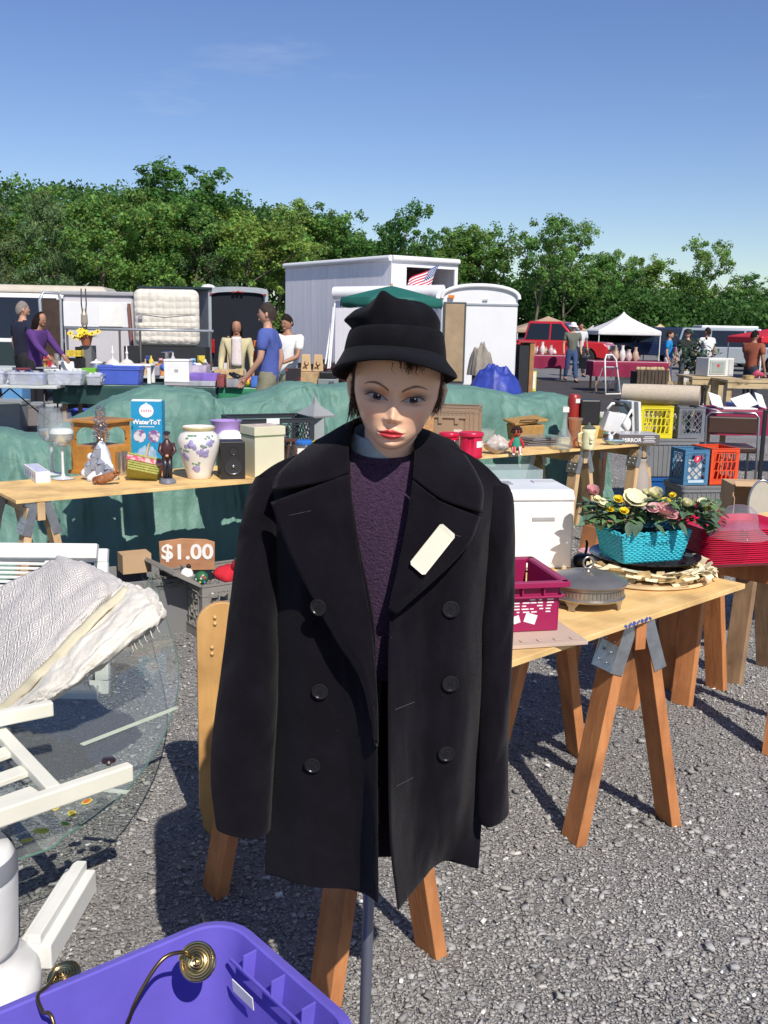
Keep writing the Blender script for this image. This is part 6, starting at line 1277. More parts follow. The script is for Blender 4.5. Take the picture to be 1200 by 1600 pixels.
tote=lambda name,label,p,rz,dims,m,ribs=10,lid=False,taper=.9,group=None:(lambda r:(tote_mesh(*dims,taper=taper,ribs=ribs,rim=.02,rr=.03).obj('tub',m,r,smooth=35),lid and lid_mesh(dims[0]+.03,dims[1]+.03,.02).obj('lid',lid,r,smooth=35).__setattr__('location',(0,0,dims[2]+.002)),r)[-1])(thing(name,label,'tote',p,rz,group))
tote('storage_tote','dark blue tote at the bottom of the stack under the yellow crate',b0,.12,(.52,.40,.29),P('tote_blue',(.015,.10,.33),.4),ribs=0)
tote('storage_tote','ribbed grey tote carrying the yellow and grey crates',b0+Vector((0,0,.30)),.12,(.52,.38,.32),P('ribbed_grey',(.21,.215,.22),.5),lid=P('grey_lid',(.18,.185,.19),.5))
zt=.30+.32+.026
cr1=crate('milk_crate','bright yellow plastic crate on the grey tote','crate',b0+Vector((-.13,-.02,zt)),.06,(.30,.30,.29),yc,'slots','milk crates');g=MB();g.box((.02,-.153,.22),(.07,.001,.03));g.obj('print',P('dark_print',(.2,.16,.01),.6),cr1)
crate('milk_crate','grey milk crate next to the yellow one','crate',b0+Vector((.18,.02,zt)),.22,(.26,.28,.28),gc,'lattice','milk crates')
carp=P('beige_carpet',(.52,.44,.34),.95,var=.12,scale=60,bump=.4,bscale=200);a=at(972,634,9.25);b_=at(1092,636,9.0);zc=zt+.29+.093;a.z=b_.z=zc
r=thing('rolled_carpet','rolled beige carpet lying across the tops of the crates','carpet',(a+b_)/2);g=MB();g.tube([a,a.lerp(b_,.3),a.lerp(b_,.7),b_],[.083,.088,.090,.090],28);g.obj('roll',carp,r,smooth=60,loc=-(a+b_)/2)
sp_=[];d_=(b_-a).normalized();u_=Vector((0,0,1));v_=d_.cross(u_)
for k in range(80):t_=k/80*2*PI*4;rr=.012+.075*k/80;sp_.append(b_+d_*.001+u_*rr*math.sin(t_)+v_*rr*math.cos(t_))
g=MB();g.tube(sp_,.0025,4);g.obj('roll_edge',P('carpet_back',(.30,.25,.2),.9),r,loc=-(a+b_)/2)
b1=gp(1097,8.25)
tote('storage_tote','grey ribbed tote under the blue and orange crates',b1+Vector((0,.0,0)),.15,(.46,.38,.33),P('ribbed_grey',(.21,)*3),lid=P('grey_lid',(.18,)*3))
cr2=crate('milk_crate','blue milk crate with a round red and white badge','crate',b1+Vector((-.115,-.06,.358)),.22,(.22,.24,.29),blc,'lattice','milk crates')
bm=mat('badge',(.6,.03,.08),.5,var=0);g=MB();g.lathe([(.030,0),(.030,.002),(.001,.0022)],20,c=(0,-.124,.215),axis=(0,-1,0));g.obj('badge',bm,cr2);text('F',.04,wprint,cr2,(0,-.1268,.215),(PI/2,0,0),bold=.001)
g=MB();g.box((0,-.1235,.03),(.14,.001,.022));g.obj('crate_print',P('pale_print',(.5,.62,.66),.6),cr2)
cr3=crate('milk_crate','orange plastic crate on the grey tote','crate',b1+Vector((.125,.03,.358)),.25,(.26,.30,.30),oc,'slots','milk crates')
g=MB();g.box((0,0,.09),(.18,.16,.16));simple(g,'folded_papers','grey papers stuffed in the blue crate','papers',P('grey_paper',(.5,.5,.48),.8,var=.4,scale=30),b1+Vector((-.115,-.06,.37)),.25)
lathe_thing('floor_vase','tall frosted glass vase in front of the grey tote','vase',on(996,838)+Vector((0,.1,.001)),[(.10,0),(.105,.02),(.10,.25),(.095,.35),(.085,.45),(.062,.55),(.058,.585),(.068,.61)],glassmat('frosted_glass',(.78,.70,.62),.2,.45),solid=.004)
g=MB();g.box((0,0,.36),(.30,.02,.72),rot=(.08,0,0));simple(g,'brown_board','dark brown board leaning behind the sawhorse of the tin table','board',P('dark_board',(.085,.032,.02),.6,var=.2),on(925,815)+Vector((0,.25,0)),.2)
g=MB();g.box((0,0,.25),(.42,.34,.5));simple(g,'grey_tote_box','grey tote box carrying the glass tank','tote',greyP,(at(800,700,6.45).x,6.5,0),.2,bevel=.01)
r=thing('glass_tank','empty glass tank showing between the coat and the white box','glass tank',(at(792,700,6.35).x,6.45,.502),.2)
g=MB();tw_,td_,th_=.44,.26,.20
for c,s_ in(((0,-td_/2,th_/2),(tw_,.005,th_)),((0,td_/2,th_/2),(tw_,.005,th_)),((-tw_/2+.003,0,th_/2),(.005,td_-.006,th_)),((tw_/2-.003,0,th_/2),(.005,td_-.006,th_)),((0,0,.003),(tw_,td_,.005))):g.box(c,s_)
g.obj('panes',glassmat('tank_glass',(.85,.94,.93),.02,.22),r);g=MB();g.ball((.1,-.05,.03),.026,14,10);simple(g,'brass_ball','small brass ball beside the glass tank','ball',brass,(at(822,745,6.2).x,6.25,.53),smooth=180)
chp=gp(1136,9.9);r=thing('padded_chair','brown padded metal framed chair behind the orange crate','chair',chp,-.12)
cm=mat('chair_steel',(.30,.30,.31),.3,metal=.8,var=.1);bp2=P('brown_vinyl',(.05,.022,.014),.5,var=.3,scale=6)
for sx in(-1,1):
 g=MB();g.tube([(sx*.25,-.20,0),(sx*.25,-.18,.44),(sx*.25,-.14,.78),(sx*.21,-.135,.82),(0,-.135,.82)],.012,8);g.obj('side_frame',cm,r,smooth=180);g=MB();g.tube([(sx*.25,.22,0),(sx*.25,.18,.42),(sx*.25,-.17,.44)],.012,8);g.obj('leg',cm,r,smooth=180)
g=MB();g.box((0,-.145,.70),(.47,.05,.17));g.obj('backrest',bp2,r,bevel=.015);g=MB();g.box((0,.02,.46),(.48,.42,.06));g.obj('seat',bp2,r,bevel=.015)
r=thing('open_carton','worn cardboard carton lying open with dark inside behind the red trays','carton',gp(1172,7.6),-.05);cbm=MATS['cardboard'];w_,h_,d_=.29,.46,.32
g=MB()
for c,s_ in(((-w_/2,0,h_/2),(.008,d_,h_)),((w_/2,0,h_/2),(.008,d_,h_)),((0,0,h_-.004),(w_-.009,d_,.008)),((0,0,.004),(w_-.009,d_,.008)),((0,d_/2-.004,h_/2),(w_-.009,.008,h_-.017))):g.box(c,s_)
g.obj('box',cbm,r);
for nm,c,s_,ro in(('flap',(-w_/2-.012,-d_/2-.07,h_*.42),(.006,.15,h_*.8),(0,0,-.25)),('flap',(w_/2+.03,-d_/2-.05,h_*.45),(.006,.13,h_*.85),(0,0,.5)),('flap',(0,-d_/2-.02,h_+.012),(w_,.06,.006),(.5,0,0))):
 g=MB();g.box(c,s_,rot=ro);g.obj(nm,cbm,r)
srand(3);g=MB();[g.ball((random.uniform(-.1,.1),random.uniform(0,.1),random.uniform(.03,.2)),.05,8,6)for i in range(10)];simple(g,'dark_cloth','dark cloth bundled inside the open carton','cloth',P('dark_green_cloth',(.012,.016,.012),.9),gp(1172,7.6)+Vector((0,0,.0)),smooth=180)
r=thing('black_rack','black metal rack upright at the right edge of the picture','rack',gp(1200,8.4));g=MB();bx_=at(1191,700,8.4).x-gp(1200,8.4).x;g.box((bx_,0,.48),(.03,.03,.96));g.obj('upright',blackP,r,bevel=.002);g=MB();g.box((bx_+.5,0,.95),(.97,.03,.03));g.obj('top_bar',blackP,r);g=MB();g.box((bx_+.99,0,.48),(.03,.03,.96));g.obj('upright',blackP,r,bevel=.002)
r=thing('oval_mirror','oval metal framed mirror standing beside the open carton','mirror',gp(1197,6.9));g=MB();g.tube([(.09*math.cos(t),0,.42+.16*math.sin(t))for t in[2*PI*k/28 for k in range(28)]],.008,8,closed=True);g.tube([(0,.0,.26),(0,.04,.02)],.008,8);g.lathe([(.08,0),(.08,.01),(.001,.012)],20);g.obj('frame',mat('steel',(.5,)*3),r,smooth=180);g=MB();g.lathe([(.088,0),(.088,.003),(.001,.004)],28,c=(0,0,.42),axis=(0,-1,0),sy=1.75);g.obj('glass',P('mirror_cream',(.5,.45,.36),.15),r,smooth=40)
mag=P('magenta_cloth',(.22,.012,.05),.85,var=.1,scale=4,bump=.3,bscale=14)
def cloth_table(label,x0,x1,y,dp,rz=0,z=.74,drop=.25,m=None,group=None,legs=True,name='cloth_covered_table'):
 xm=(x0+x1)/2;w_=x1-x0;r=thing(name,label,'table',(xm,y,0),rz,group)
 g=MB();g.box((0,0,z-.015),(w_-.02,dp-.02,.02));g.obj('tabletop',whitepaint,r)
 for sx in(-1,1):
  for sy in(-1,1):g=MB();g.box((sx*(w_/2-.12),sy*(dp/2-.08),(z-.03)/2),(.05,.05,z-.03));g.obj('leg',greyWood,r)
 def f(u,v):
  per=2*(w_+dp);t=u*per
  if t<w_:x,yy,nx,ny=-w_/2+t,-dp/2,0,-1
  elif t<w_+dp:x,yy,nx,ny=w_/2,-dp/2+t-w_,1,0
  elif t<2*w_+dp:x,yy,nx,ny=w_/2-(t-w_-dp),dp/2,0,1
  else:x,yy,nx,ny=-w_/2,dp/2-(t-2*w_-dp),-1,0
  if v<.3:k=v/.3;return Vector((x*(.2+.8*k)*1.005,yy*(.2+.8*k)*1.005,z+.003))
  k=(v-.3)/.7;o_=.012+.04*k*(.5+.5*math.sin(t*14)+.4*fbm(t*2,1,3));return Vector((x+nx*o_,yy+ny*o_,z+.003-drop*k*(1+.06*fbm(t*2,0,5))))
 g=MB();g.grid(f,120,12,closeu=True);n_=120;g.f.append(tuple(range(n_)));g.mi.append(0);g.obj('tablecloth',m or mag,r,smooth=60);return r
mt=cloth_table('table with dark red cloth and papers behind the brown chair',at(1112,650,11.3).x,at(1190,650,11.3).x+1.2,11.5,.7,drop=.28)
for i,(px,dx,tl,w_,h_,c,lb)in enumerate([(1118,0,.5,.16,.22,(.72,.74,.74),'white card leaning at the left of the red clothed table'),(1167,.0,.4,.24,.20,(.72,.72,.74),'white printed card on the red clothed table'),(1188,0,.55,.1,.24,(.70,.72,.78),'white and blue booklet on the red clothed table')]):
 g=MB();g.box((0,0,h_/2),(w_,.006,h_));p=at(px,650,11.4);o=simple(g,'paper_card',lb,'card',P('card%d'%i,c,.7),(p.x,11.35,.762));o.rotation_euler=(-.9,.3*(-1)**i,.2)
g=MB();g.box((0,0,.03),(.34,.22,.05));simple(g,'blue_folder','pale blue folder on the red clothed table','folder',P('folder_blue',(.15,.30,.62),.5),(at(1165,650,11.5).x,11.6,.745),.1,bevel=.01)
g=MB();g.box((0,0,.008),(.40,.20,.014));simple(g,'white_papers','flat white papers at the front of the red clothed table','papers',paperM,(at(1150,652,11.3).x,11.3,.745),.1)
# ================================================================== PEOPLE
def skin_mesh(name,verts,edges,radii,m,parent,sub=1,root=0):
 me=bpy.data.meshes.new(name);me.from_pydata([tuple(v)for v in verts],edges,[]);o=bpy.data.objects.new(name,me);COL.objects.link(o)
 md=o.modifiers.new('k','SKIN');md.use_smooth_shade=True
 if not me.skin_vertices:me.skin_vertices.new()
 sv=me.skin_vertices[0].data
 for i,r in enumerate(radii):sv[i].radius=r if isinstance(r,tuple)else(r,r);sv[i].use_root=(i==root)
 ms=o.modifiers.new('s','SUBSURF');ms.levels=sub;ms.render_levels=sub
 dg=bpy.context.evaluated_depsgraph_get();me2=bpy.data.meshes.new_from_object(o.evaluated_get(dg));bpy.data.objects.remove(o);bpy.data.meshes.remove(me)
 me2.name=name;me2.materials.clear();me2.materials.append(m);me2.polygons.foreach_set('use_smooth',[True]*len(me2.polygons))
 o2=bpy.data.objects.new(name,me2);COL.objects.link(o2);o2.parent=parent;return o2
skinA=P('skin_light',(.50,.27,.18),.55,var=.08,scale=6);skinB=P('skin_tan',(.36,.18,.11),.55,var=.08,scale=6)
def person(label,p,rz,H,shirt,trousers,hairc,skin=None,larm=None,rarm=None,stride=0.0,lean=0.0,hairstyle='short',headturn=0.0,sleeves='short',shoes=(.03,.03,.03),build=1.0,cap=None,looks_down=0.0,shorts=False):
 """faces -Y before rz. arms: (elbow offset, hand offset) from the shoulder"""
 skin=skin or skinA;r=thing('person',label,'person',p,rz);s=H/1.76;V=lambda x,y,z:Vector((x*s,y*s,z*s))
 w_=.185*build;ly=lambda z:-lean*(z-.9)
 pel,sp1,sp2,nk,hb,ht=V(0,0,.95),V(0,ly(1.15),1.15),V(0,ly(1.35),1.36),V(0,ly(1.5)-.005,1.49),V(0,ly(1.6)-.006,1.59),V(0,ly(1.7)-.004,1.67)
 sh={k:V(k*w_,ly(1.42),1.42)for k in(-1,1)}
 arm={-1:rarm or((-.05,.02,-.29),(-.06,-.06,-.54)),1:larm or((.05,.02,-.29),(.06,-.06,-.54))}
 el={k:sh[k]+V(*arm[k][0])for k in(-1,1)};wr={k:sh[k]+V(*arm[k][1])for k in(-1,1)}
 hp={k:V(k*.095,0,.91)for k in(-1,1)};st={1:stride,-1:-stride}
 kn={k:V(k*.10,-st[k]*.45-.015*abs(stride)*4,.50)for k in(-1,1)};an={k:V(k*.105,-st[k]*.9+(.0 if st[k]>=0 else .06),.09+(.05 if st[k]<0 else 0))for k in(-1,1)};to={k:an[k]+V(k*.02,-.17,-.055)for k in(-1,1)}
 vs=[pel,sp1,sp2,nk,hb,ht];ed=[(0,1),(1,2),(2,3),(3,4),(4,5)];ra=[.085,.08,.085,.050,.072,.070];ra=[a*s*(build if i<3 else 1)for i,a in enumerate(ra)]
 ra[4]=.056*s;ra[5]=.056*s
 for k in(-1,1):
  i=len(vs);vs+=[sh[k],el[k],wr[k]];ed+=[(2,i),(i,i+1),(i+1,i+2)];ra+=[.050*s,.040*s,.029*s]
  d_=(wr[k]-el[k]).normalized();sd_=Vector((0,1,0)).cross(d_).normalized()*k;fw=d_.cross(sd_).normalized()
  if fw.y>0:fw=-fw
  palm=wr[k]+d_*.055*s;vs.append(palm);ed.append((i+2,i+3));ra.append((.030*s,.020*s));pi_=len(vs)-1
  for j in range(4):
   b_=palm+fw*(.024-.016*j)*s+d_*.018*s;L_=(.075,.082,.076,.060)[j]*s;vs+=[b_,b_+d_*L_*.5-sd_*.004*s,b_+d_*L_*.92-sd_*.020*s];n0=len(vs)-3;ed+=[(pi_,n0),(n0,n0+1),(n0+1,n0+2)];ra+=[.0095*s,.0088*s,.0072*s]
  b_=wr[k]+d_*.025*s+fw*.022*s;vs+=[b_,b_+d_*.03*s+fw*.022*s,b_+d_*.058*s+fw*.026*s];n0=len(vs)-3;ed+=[(i+2,n0),(n0,n0+1),(n0+1,n0+2)];ra+=[.011*s,.0105*s,.008*s]
  i=len(vs);vs+=[hp[k],kn[k],an[k],to[k]];ed+=[(0,i),(i,i+1),(i+1,i+2),(i+2,i+3)];ra+=[.066*s,.050*s,.036*s,.030*s]
 body=skin_mesh('body',vs,ed,ra,skin,r)
 HMx=Matrix.Translation((hb+ht)/2)@Matrix.Rotation(headturn,4,'Z')@Matrix.Rotation(looks_down,4,'X')
 def hobj(g,nm,m,par=body):
  g.v=[HMx@(v*s)for v in g.v];return g.obj(nm,m,par,smooth=180)
 g=MB();g.ball((0,-.012,.0),(.073,.088,.112),20,14);g.ball((0,-.098,-.012),(.011,.016,.017),8,6);g.ball((0,-.085,-.062),(.03,.018,.018),10,6);hobj(g,'face',skin)
 for k in(-1,1):
  g=MB();g.ball((k*.076,.008,-.008),(.010,.018,.028),8,6);hobj(g,'ear',skin);g=MB();g.ball((k*.028,-.090,.014),(.011,.006,.006),8,5);hobj(g,'eye',P('eye_dark',(.05,.03,.025),.3));
 g=MB();g.ball((0,-.096,-.044),(.022,.006,.005),8,5);hobj(g,'mouth',P('lips',(.35,.10,.09),.5))
 hm_=P('hair_%d'%int(1000*sum(hairc)),hairc,.85,var=.3,scale=40,spec=.1)
 if hairstyle!='none':
  g=MB();g.grid(lambda u,v:(lambda a,b:Vector((.080*math.cos(b)*math.sin(a),-.0965*math.cos(b)*math.cos(a)+.006,.03+.098*math.sin(b)-(.055*(1-math.cos(a))*.5+(.0 if hairstyle=='short' else .03))*(1-v)))*(1+.03*fbm(a*3,b*3,1)))(2*PI*u,(-.13+.40*math.cos(2*PI*u))*(1-v)+v*PI/2),28,12,closeu=True);hobj(g,'hair',hm_)
 if hairstyle=='long':
  g=MB();srand(3)
  for i in range(44):
   a=PI*.36+random.random()*PI*1.28;q=Vector((.074*math.sin(a),-.088*math.cos(a),.03));g.tube([q,q*1.08+Vector((0,.012,-.10)),q*1.02+Vector((random.gauss(0,.008),.014,-.21)),q*.85+Vector((0,.02,-.28))],[.014,.015,.012,.003],6)
  hobj(g,'hair',hm_)
 if cap:
  g=MB();g.lathe([(.100,.035),(.092,.05),(.088,.09),(.06,.125),(.001,.135)],22,sy=1.15);g.grid(lambda u,v:Vector(((.135 if cap[1]else .11)*(.75+.25*v)*math.cos(2*PI*u),(.15 if cap[1]else .12)*(.75+.25*v)*math.sin(2*PI*u)-(.0 if cap[1]else .03*v),.04-.01*v)),24,3,closeu=True);hobj(g,'cap',P('cap_%d'%int(cap[0][0]*100),cap[0],.8),body)
 ct_=MB();cvs=[V(0,0,.84),V(0,ly(1.0),1.00),sp1,sp2,V(0,ly(1.44),1.44)];ced=[(0,1),(1,2),(2,3),(3,4)];cra=[.128*s*build,.130*s*build,.132*s*build,.135*s*build,.085*s]
 for k in(-1,1):
  i=len(cvs);cvs+=[sh[k]+V(0,0,-.005)];ced.append((3,i));cra.append(.078*s)
  if sleeves=='short':cvs.append(sh[k].lerp(el[k],.72));ced.append((i,i+1));cra.append(.066*s)
  else:cvs+=[el[k],wr[k].lerp(el[k],.06)];ced+=[(i,i+1),(i+1,i+2)];cra+=[.056*s,.042*s]
 skin_mesh('shirt',cvs,ced,cra,mat('shirt_%d'%int(sum(shirt)*9999),shirt,.9,var=.12,scale=7,bump=.35,bscale=14),r)
 pvs=[V(0,0,1.07),V(0,.01,.92)];ped=[(0,1)];pra=[.118*s*build,.126*s*build]
 for k in(-1,1):
  i=len(pvs);pvs+=[hp[k]+V(0,0,-.05),kn[k]];ped+=[(1,i),(i,i+1)];pra+=[.098*s*build,.075*s]
  if not shorts:pvs.append(an[k]+V(0,0,.01));ped.append((i+1,i+2));pra.append(.064*s)
  else:pvs[-1]=kn[k]+V(0,0,.02)
 skin_mesh('trousers',pvs,ped,pra,mat('trousers_%d'%int(sum(trousers)*9999),trousers,.9,var=.25,scale=9,bump=.3,bscale=16),r,root=1)
 for k in(-1,1):
  g=MB();g.tube([an[k]+V(0,.05,-.045),an[k]+V(0,.0,-.035),an[k]+V(k*.01,-.10,-.052),to[k]+V(0,-.01,-.0)],[.030*s,.045*s,.040*s,.024*s],10);
  g.obj('shoe',P('shoe_%d'%int(shoes[0]*100),shoes,.6),r,smooth=180)
 return r
def stand(px,yhead,H,y=None):
 """place so that the head top is seen there"""
 f=lambda d:at(px,yhead,d).z-H;lo,hi=5.0,90.0
 return None
def foot(px,d):p=at(px,560,d);return Vector((p.x,d,0))
person('man in orange lettered blue T-shirt walking left past the boxes',foot(419,11.6),-PI/2-.12,1.84,(.075,.11,.36),(.20,.19,.13),(.045,.035,.03),stride=.30,larm=((.05,-.03,-.28),(.0,-.20,-.48)),rarm=((-.04,.10,-.27),(-.03,.02,-.50)),headturn=0.0)
bm_=[o for o in COL.objects if o.name.startswith('person')][-1]
p_=bpy.data.objects[bm_.name]
og_=P('orange_print',(.62,.16,.05),.8)
t1_=text('TX',.10,og_,p_,(.0,-.15,1.36),(R(86),0,0),ext=.006,bold=.004);t2_=text('8',.20,og_,p_,(.03,-.156,1.20),(R(90),0,0),ext=.006,bold=.005)
t1_.name='shirt_print';t2_.name='shirt_print'
person('man in white tee standing behind the blue shirted man',foot(449,14.2),-.55,1.74,(.78,.76,.74),(.40,.36,.26),(.02,.015,.012),skin=skinB,larm=((.03,-.10,-.26),(-.10,-.26,-.34)),rarm=((-.05,-.04,-.27),(.02,-.26,-.32)),build=1.22,looks_down=.25)
person('woman in cream cardigan browsing between the table and trailer',foot(370,14.6),.12,1.66,(.52,.46,.27),(.4,.36,.3),(.018,.012,.010),skin=skinB,hairstyle='long',sleeves='long',looks_down=.35,larm=((.05,.0,-.27),(.06,-.12,-.48)),rarm=((-.05,.0,-.27),(-.06,-.12,-.48)))
pw_=[o for o in COL.objects if o.name.startswith('person')][-1];g=MB();g.grid(lambda u,v:Vector(((u-.5)*.13*(1+.2*v),-.105-.035*math.cos((u-.5)*3.0),1.40-.42*v)),8,10);g.obj('blouse',P('pale_blouse',(.66,.58,.56),.8,var=.1,scale=20),pw_,smooth=180,solid=.01)
person('older man in navy polo seen from behind at the left',foot(38,16.2),PI-.75,1.88,(.012,.014,.035),(.015,.014,.016),(.22,.19,.17),stride=.06,rarm=((-.06,.02,-.29),(-.04,-.08,-.52)),build=1.18,headturn=-.2)
person('woman in purple long sleeved top bending over goods beside the man in navy',foot(53,15.8),PI/2-.35,1.72,(.085,.03,.16),(.012,.012,.016),(.015,.01,.01),skin=skinB,hairstyle='long',sleeves='long',lean=.2,looks_down=.3,larm=((.03,-.16,-.22),(.0,-.34,-.38)),rarm=((-.03,-.16,-.22),(.0,-.34,-.38)))
person('man in grey green tee and white hat walking in jeans',foot(893,30.5),.15,1.80,(.13,.14,.11),(.045,.085,.19),(.10,.08,.07),cap=((.75,.75,.74),True),stride=.16,build=1.12,looks_down=.2)
p_=[o for o in COL.objects if o.name.startswith('person')][-1]
person('man in sunglasses behind the man with the white hat',foot(905,34),.2,1.84,(.6,.6,.62),(.03,.03,.035),(.02,.015,.012),skin=skinB,stride=.14)
person('youngster in bright blue tee beside the magenta stall',foot(1044,26.5),1.15,1.62,(.012,.22,.52),(.70,.68,.66),(.035,.02,.015),stride=.1,larm=((.05,-.02,-.26),(.05,-.12,-.44)))
person('person in dark clothes and black cap near the potted plant',foot(1072,26.0),-.4,1.66,(.03,.035,.03),(.10,.11,.12),(.02,.015,.012),cap=((.015,.015,.018),False),stride=.05)
person('man in white tee turned away beside the potted plant',foot(1103,27.5),PI+.5,1.72,(.72,.72,.72),(.05,.06,.07),(.025,.018,.015),skin=skinB,larm=((.10,-.10,-.22),(.06,-.28,-.34)),build=1.2)
person('man in rust brown tee bending at the right edge table',foot(1176,20.6),2.2,1.66,(.30,.085,.045),(.03,.035,.05),(.015,.01,.01),skin=skinB,larm=((.04,-.10,-.25),(.0,-.20,-.44)),build=1.15,looks_down=.3)
g=MB();g.box((0,0,.18),(.16,.36,.34),top=(.7,.9));g.tube([(0,-.12,.34),(0,-.08,.50),(0,.08,.50),(0,.12,.34)],.014,6)
f_=foot(913,30.2);simple(g,'shoulder_bag','black bag carried low beside the man with the white hat','bag',blackP,(f_.x,f_.y,.42),.5,bevel=.03)
# ================================================================== VEHICLES
glassD=P('car_glass',(.012,.014,.017),.06,spec=.8);tyreM=P('tyre_rubber',(.018,.018,.018),.85);rimM=mat('alloy',(.45,.45,.46),.35,metal=.7,var=.1);chromeM=mat('chrome2',(.6,.6,.62),.15,metal=.9,var=.02)
def car(name,label,cat,p,rz,L_,W_,H_,paint,kind,group='parked cars beyond the lane',lower=None):
 """nose towards -X before rz"""
 r=thing(name,label,cat,p,rz,group);bz=.32;belt=H_*(.56 if kind!='van' else .55);wr_=.37 if kind!='van' else .33;xf,xr=-L_/2+.95,L_/2-1.05
 hood=belt-.05 if kind!='van' else belt-.12
 def arch(xc):return[(xc+(wr_+.07)*math.cos(t),max(bz,wr_+(wr_+.07)*math.sin(t)))for t in[PI-PI*k/10 for k in range(11)]]
 low=[(-L_/2+.05,bz)]+arch(xf)+arch(xr)+[(L_/2-.04,bz),(L_/2,bz+.25),(L_/2-.03,belt)]
 nose={'suv':[(-L_/2+1.35,belt+.01),(-L_/2+.25,hood),(-L_/2,hood-.22)],'pickup':[(-L_/2+1.4,belt+.01),(-L_/2+.2,hood),(-L_/2,hood-.2)],'van':[(-L_/2+.9,belt+.06),(-L_/2+.2,hood-.08),(-L_/2,hood-.3)]}[kind]
 poly=low+nose
 g=MB();g.prism([(x,0,z)for x,z in poly][::-1],(0,-W_/2,0),(0,W_/2,0));g.obj('body',paint,r,bevel=.05,seg=3,smooth=40)
 x0,x1={'suv':(-L_/2+1.35,L_/2-.06),'pickup':(-L_/2+1.4,L_/2-1.75),'van':(-L_/2+.85,L_/2-.06)}[kind];ti=.12
 top=[(x0+.75,H_),(x1-.20,H_)];bot=[(x0-.05,belt-.02),(x1,belt-.02)]
 g=MB();vs=[]
 for y_,z_i in((-1,0),(1,0)):
  vs+=[(bot[0][0],y_*(W_/2-.03),bot[0][1]),(bot[1][0],y_*(W_/2-.03),bot[1][1]),(top[1][0],y_*(W_/2-.03-ti),top[1][1]),(top[0][0],y_*(W_/2-.03-ti),top[0][1])]
 g.add(vs,[(0,1,2,3),(7,6,5,4),(0,4,5,1),(1,5,6,2),(2,6,7,3),(3,7,4,0)]);g.obj('cabin',paint,r,bevel=.05,seg=3,smooth=40)
 def side(xa,xb,z0,z1,y_):
  f=lambda z:(z-belt+.02)/(H_-belt+.02);yy=lambda z:y_*(W_/2-.03-ti*f(z)+.006);fx=lambda x,z:max(x,bot[0][0]+(top[0][0]-bot[0][0])*f(z)+.12)
  fx2=lambda x,z:min(x,bot[1][0]+(top[1][0]-bot[1][0])*f(z)-.09)
  g=MB();q=[(fx(xa,z0),yy(z0),z0),(fx2(xb,z0),yy(z0),z0),(fx2(xb,z1),yy(z1),z1),(fx(xa,z1),yy(z1),z1)];g.prism([Vector(a)for a in(q if y_<0 else q[::-1])],(0,0,0),(0,y_*.008,0));g.obj('side_window',glassD,r)
 n_=3 if kind!='pickup' else 2;zz0,zz1=belt+.04,H_-.10
 for y_ in(-1,1):
  for i in range(n_):side(x0+(x1-x0)*i/n_+.04+(0 if i else-.2),x0+(x1-x0)*(i+1)/n_-.04,zz0,zz1,y_)
 g=MB();d_=.012;q=[(bot[0][0]+.07,-(W_/2-.16),belt+.05),(bot[0][0]+.07,W_/2-.16,belt+.05),(top[0][0]-.06,W_/2-.26,H_-.07),(top[0][0]-.06,-(W_/2-.26),H_-.07)];g.prism([Vector(a)+Vector((-.03,0,.02))for a in q][::-1],(0,0,0),(-.012,0,.008));g.obj('windscreen',glassD,r)
 g=MB();q=[(x1-.01,-(W_/2-.16),belt+.06),(x1-.01,W_/2-.16,belt+.06),(x1-.17,W_/2-.26,H_-.09),(x1-.17,-(W_/2-.26),H_-.09)];g.prism([Vector(a)for a in q],(0,0,0),(.02,0,.004));g.obj('rear_window',glassD,r)
 for x_ in(xf,xr):
  for y_ in(-1,1):
   g=MB();g.lathe([(wr_*.62,-.10),(wr_*.93,-.105),(wr_,-.07),(wr_,.07),(wr_*.93,.105),(wr_*.62,.10)],28,c=(x_,y_*(W_/2-.12),wr_),axis=(0,y_,0));w=g.obj('wheel',tyreM,r,smooth=40)
   g=MB();g.lathe([(wr_*.64,.085),(wr_*.60,.10),(wr_*.5,.075),(wr_*.18,.085),(.001,.09)],20,c=(x_,y_*(W_/2-.12),wr_),axis=(0,y_,0));
   for k in range(5):a=k*2*PI/5;g.beam((x_+.06*math.cos(a),y_*(W_/2-.02),wr_+.06*math.sin(a)),(x_+wr_*.58*math.cos(a),y_*(W_/2-.015),wr_+wr_*.58*math.sin(a)),.05,.03,up=(0,1,0))
   g.obj('rim',rimM,w,smooth=40)
 for y_ in(-1,1):
  g=MB();g.box((-L_/2+.03,y_*(W_/2-.24),hood-.20),(.10,.34,.17));g.obj('headlight',P('lamp_glass',(.6,.6,.6),.1),r,bevel=.02)
  g=MB();g.box((L_/2-.01,y_*(W_/2-.12),belt-.2),(.06,.16,.32));g.obj('tail_light',P('tail_red',(.35,.01,.01),.2),r,bevel=.02)
  g=MB();g.box((x0+.25,y_*(W_/2+.09),belt+.08),(.12,.18,.14));g.obj('wing_mirror',blackP,r,bevel=.03)
 g=MB();g.box((-L_/2+.0,0,hood-.22),(.06,W_-.86,.20));g.obj('grille',P('grille_black',(.02,.02,.02),.4),r,bevel=.01)
 g=MB();g.box((-L_/2-.02,0,bz+.10),(.16,W_-.04,.20));g.obj('front_bumper',chromeM if kind!='van' else paint,r,bevel=.04);g=MB();g.box((L_/2+.02,0,bz+.10),(.14,W_-.04,.20));g.obj('rear_bumper',chromeM,r,bevel=.04)
 if lower:g=MB();g.box((0,-W_/2-.004,bz+.13),(L_-2.9,.012,.24));g.obj('side_trim',P('tan_trim',lower,.5),r)
 return r
def cp_(px,d):return Vector((at(px,520,d).x,d,0))
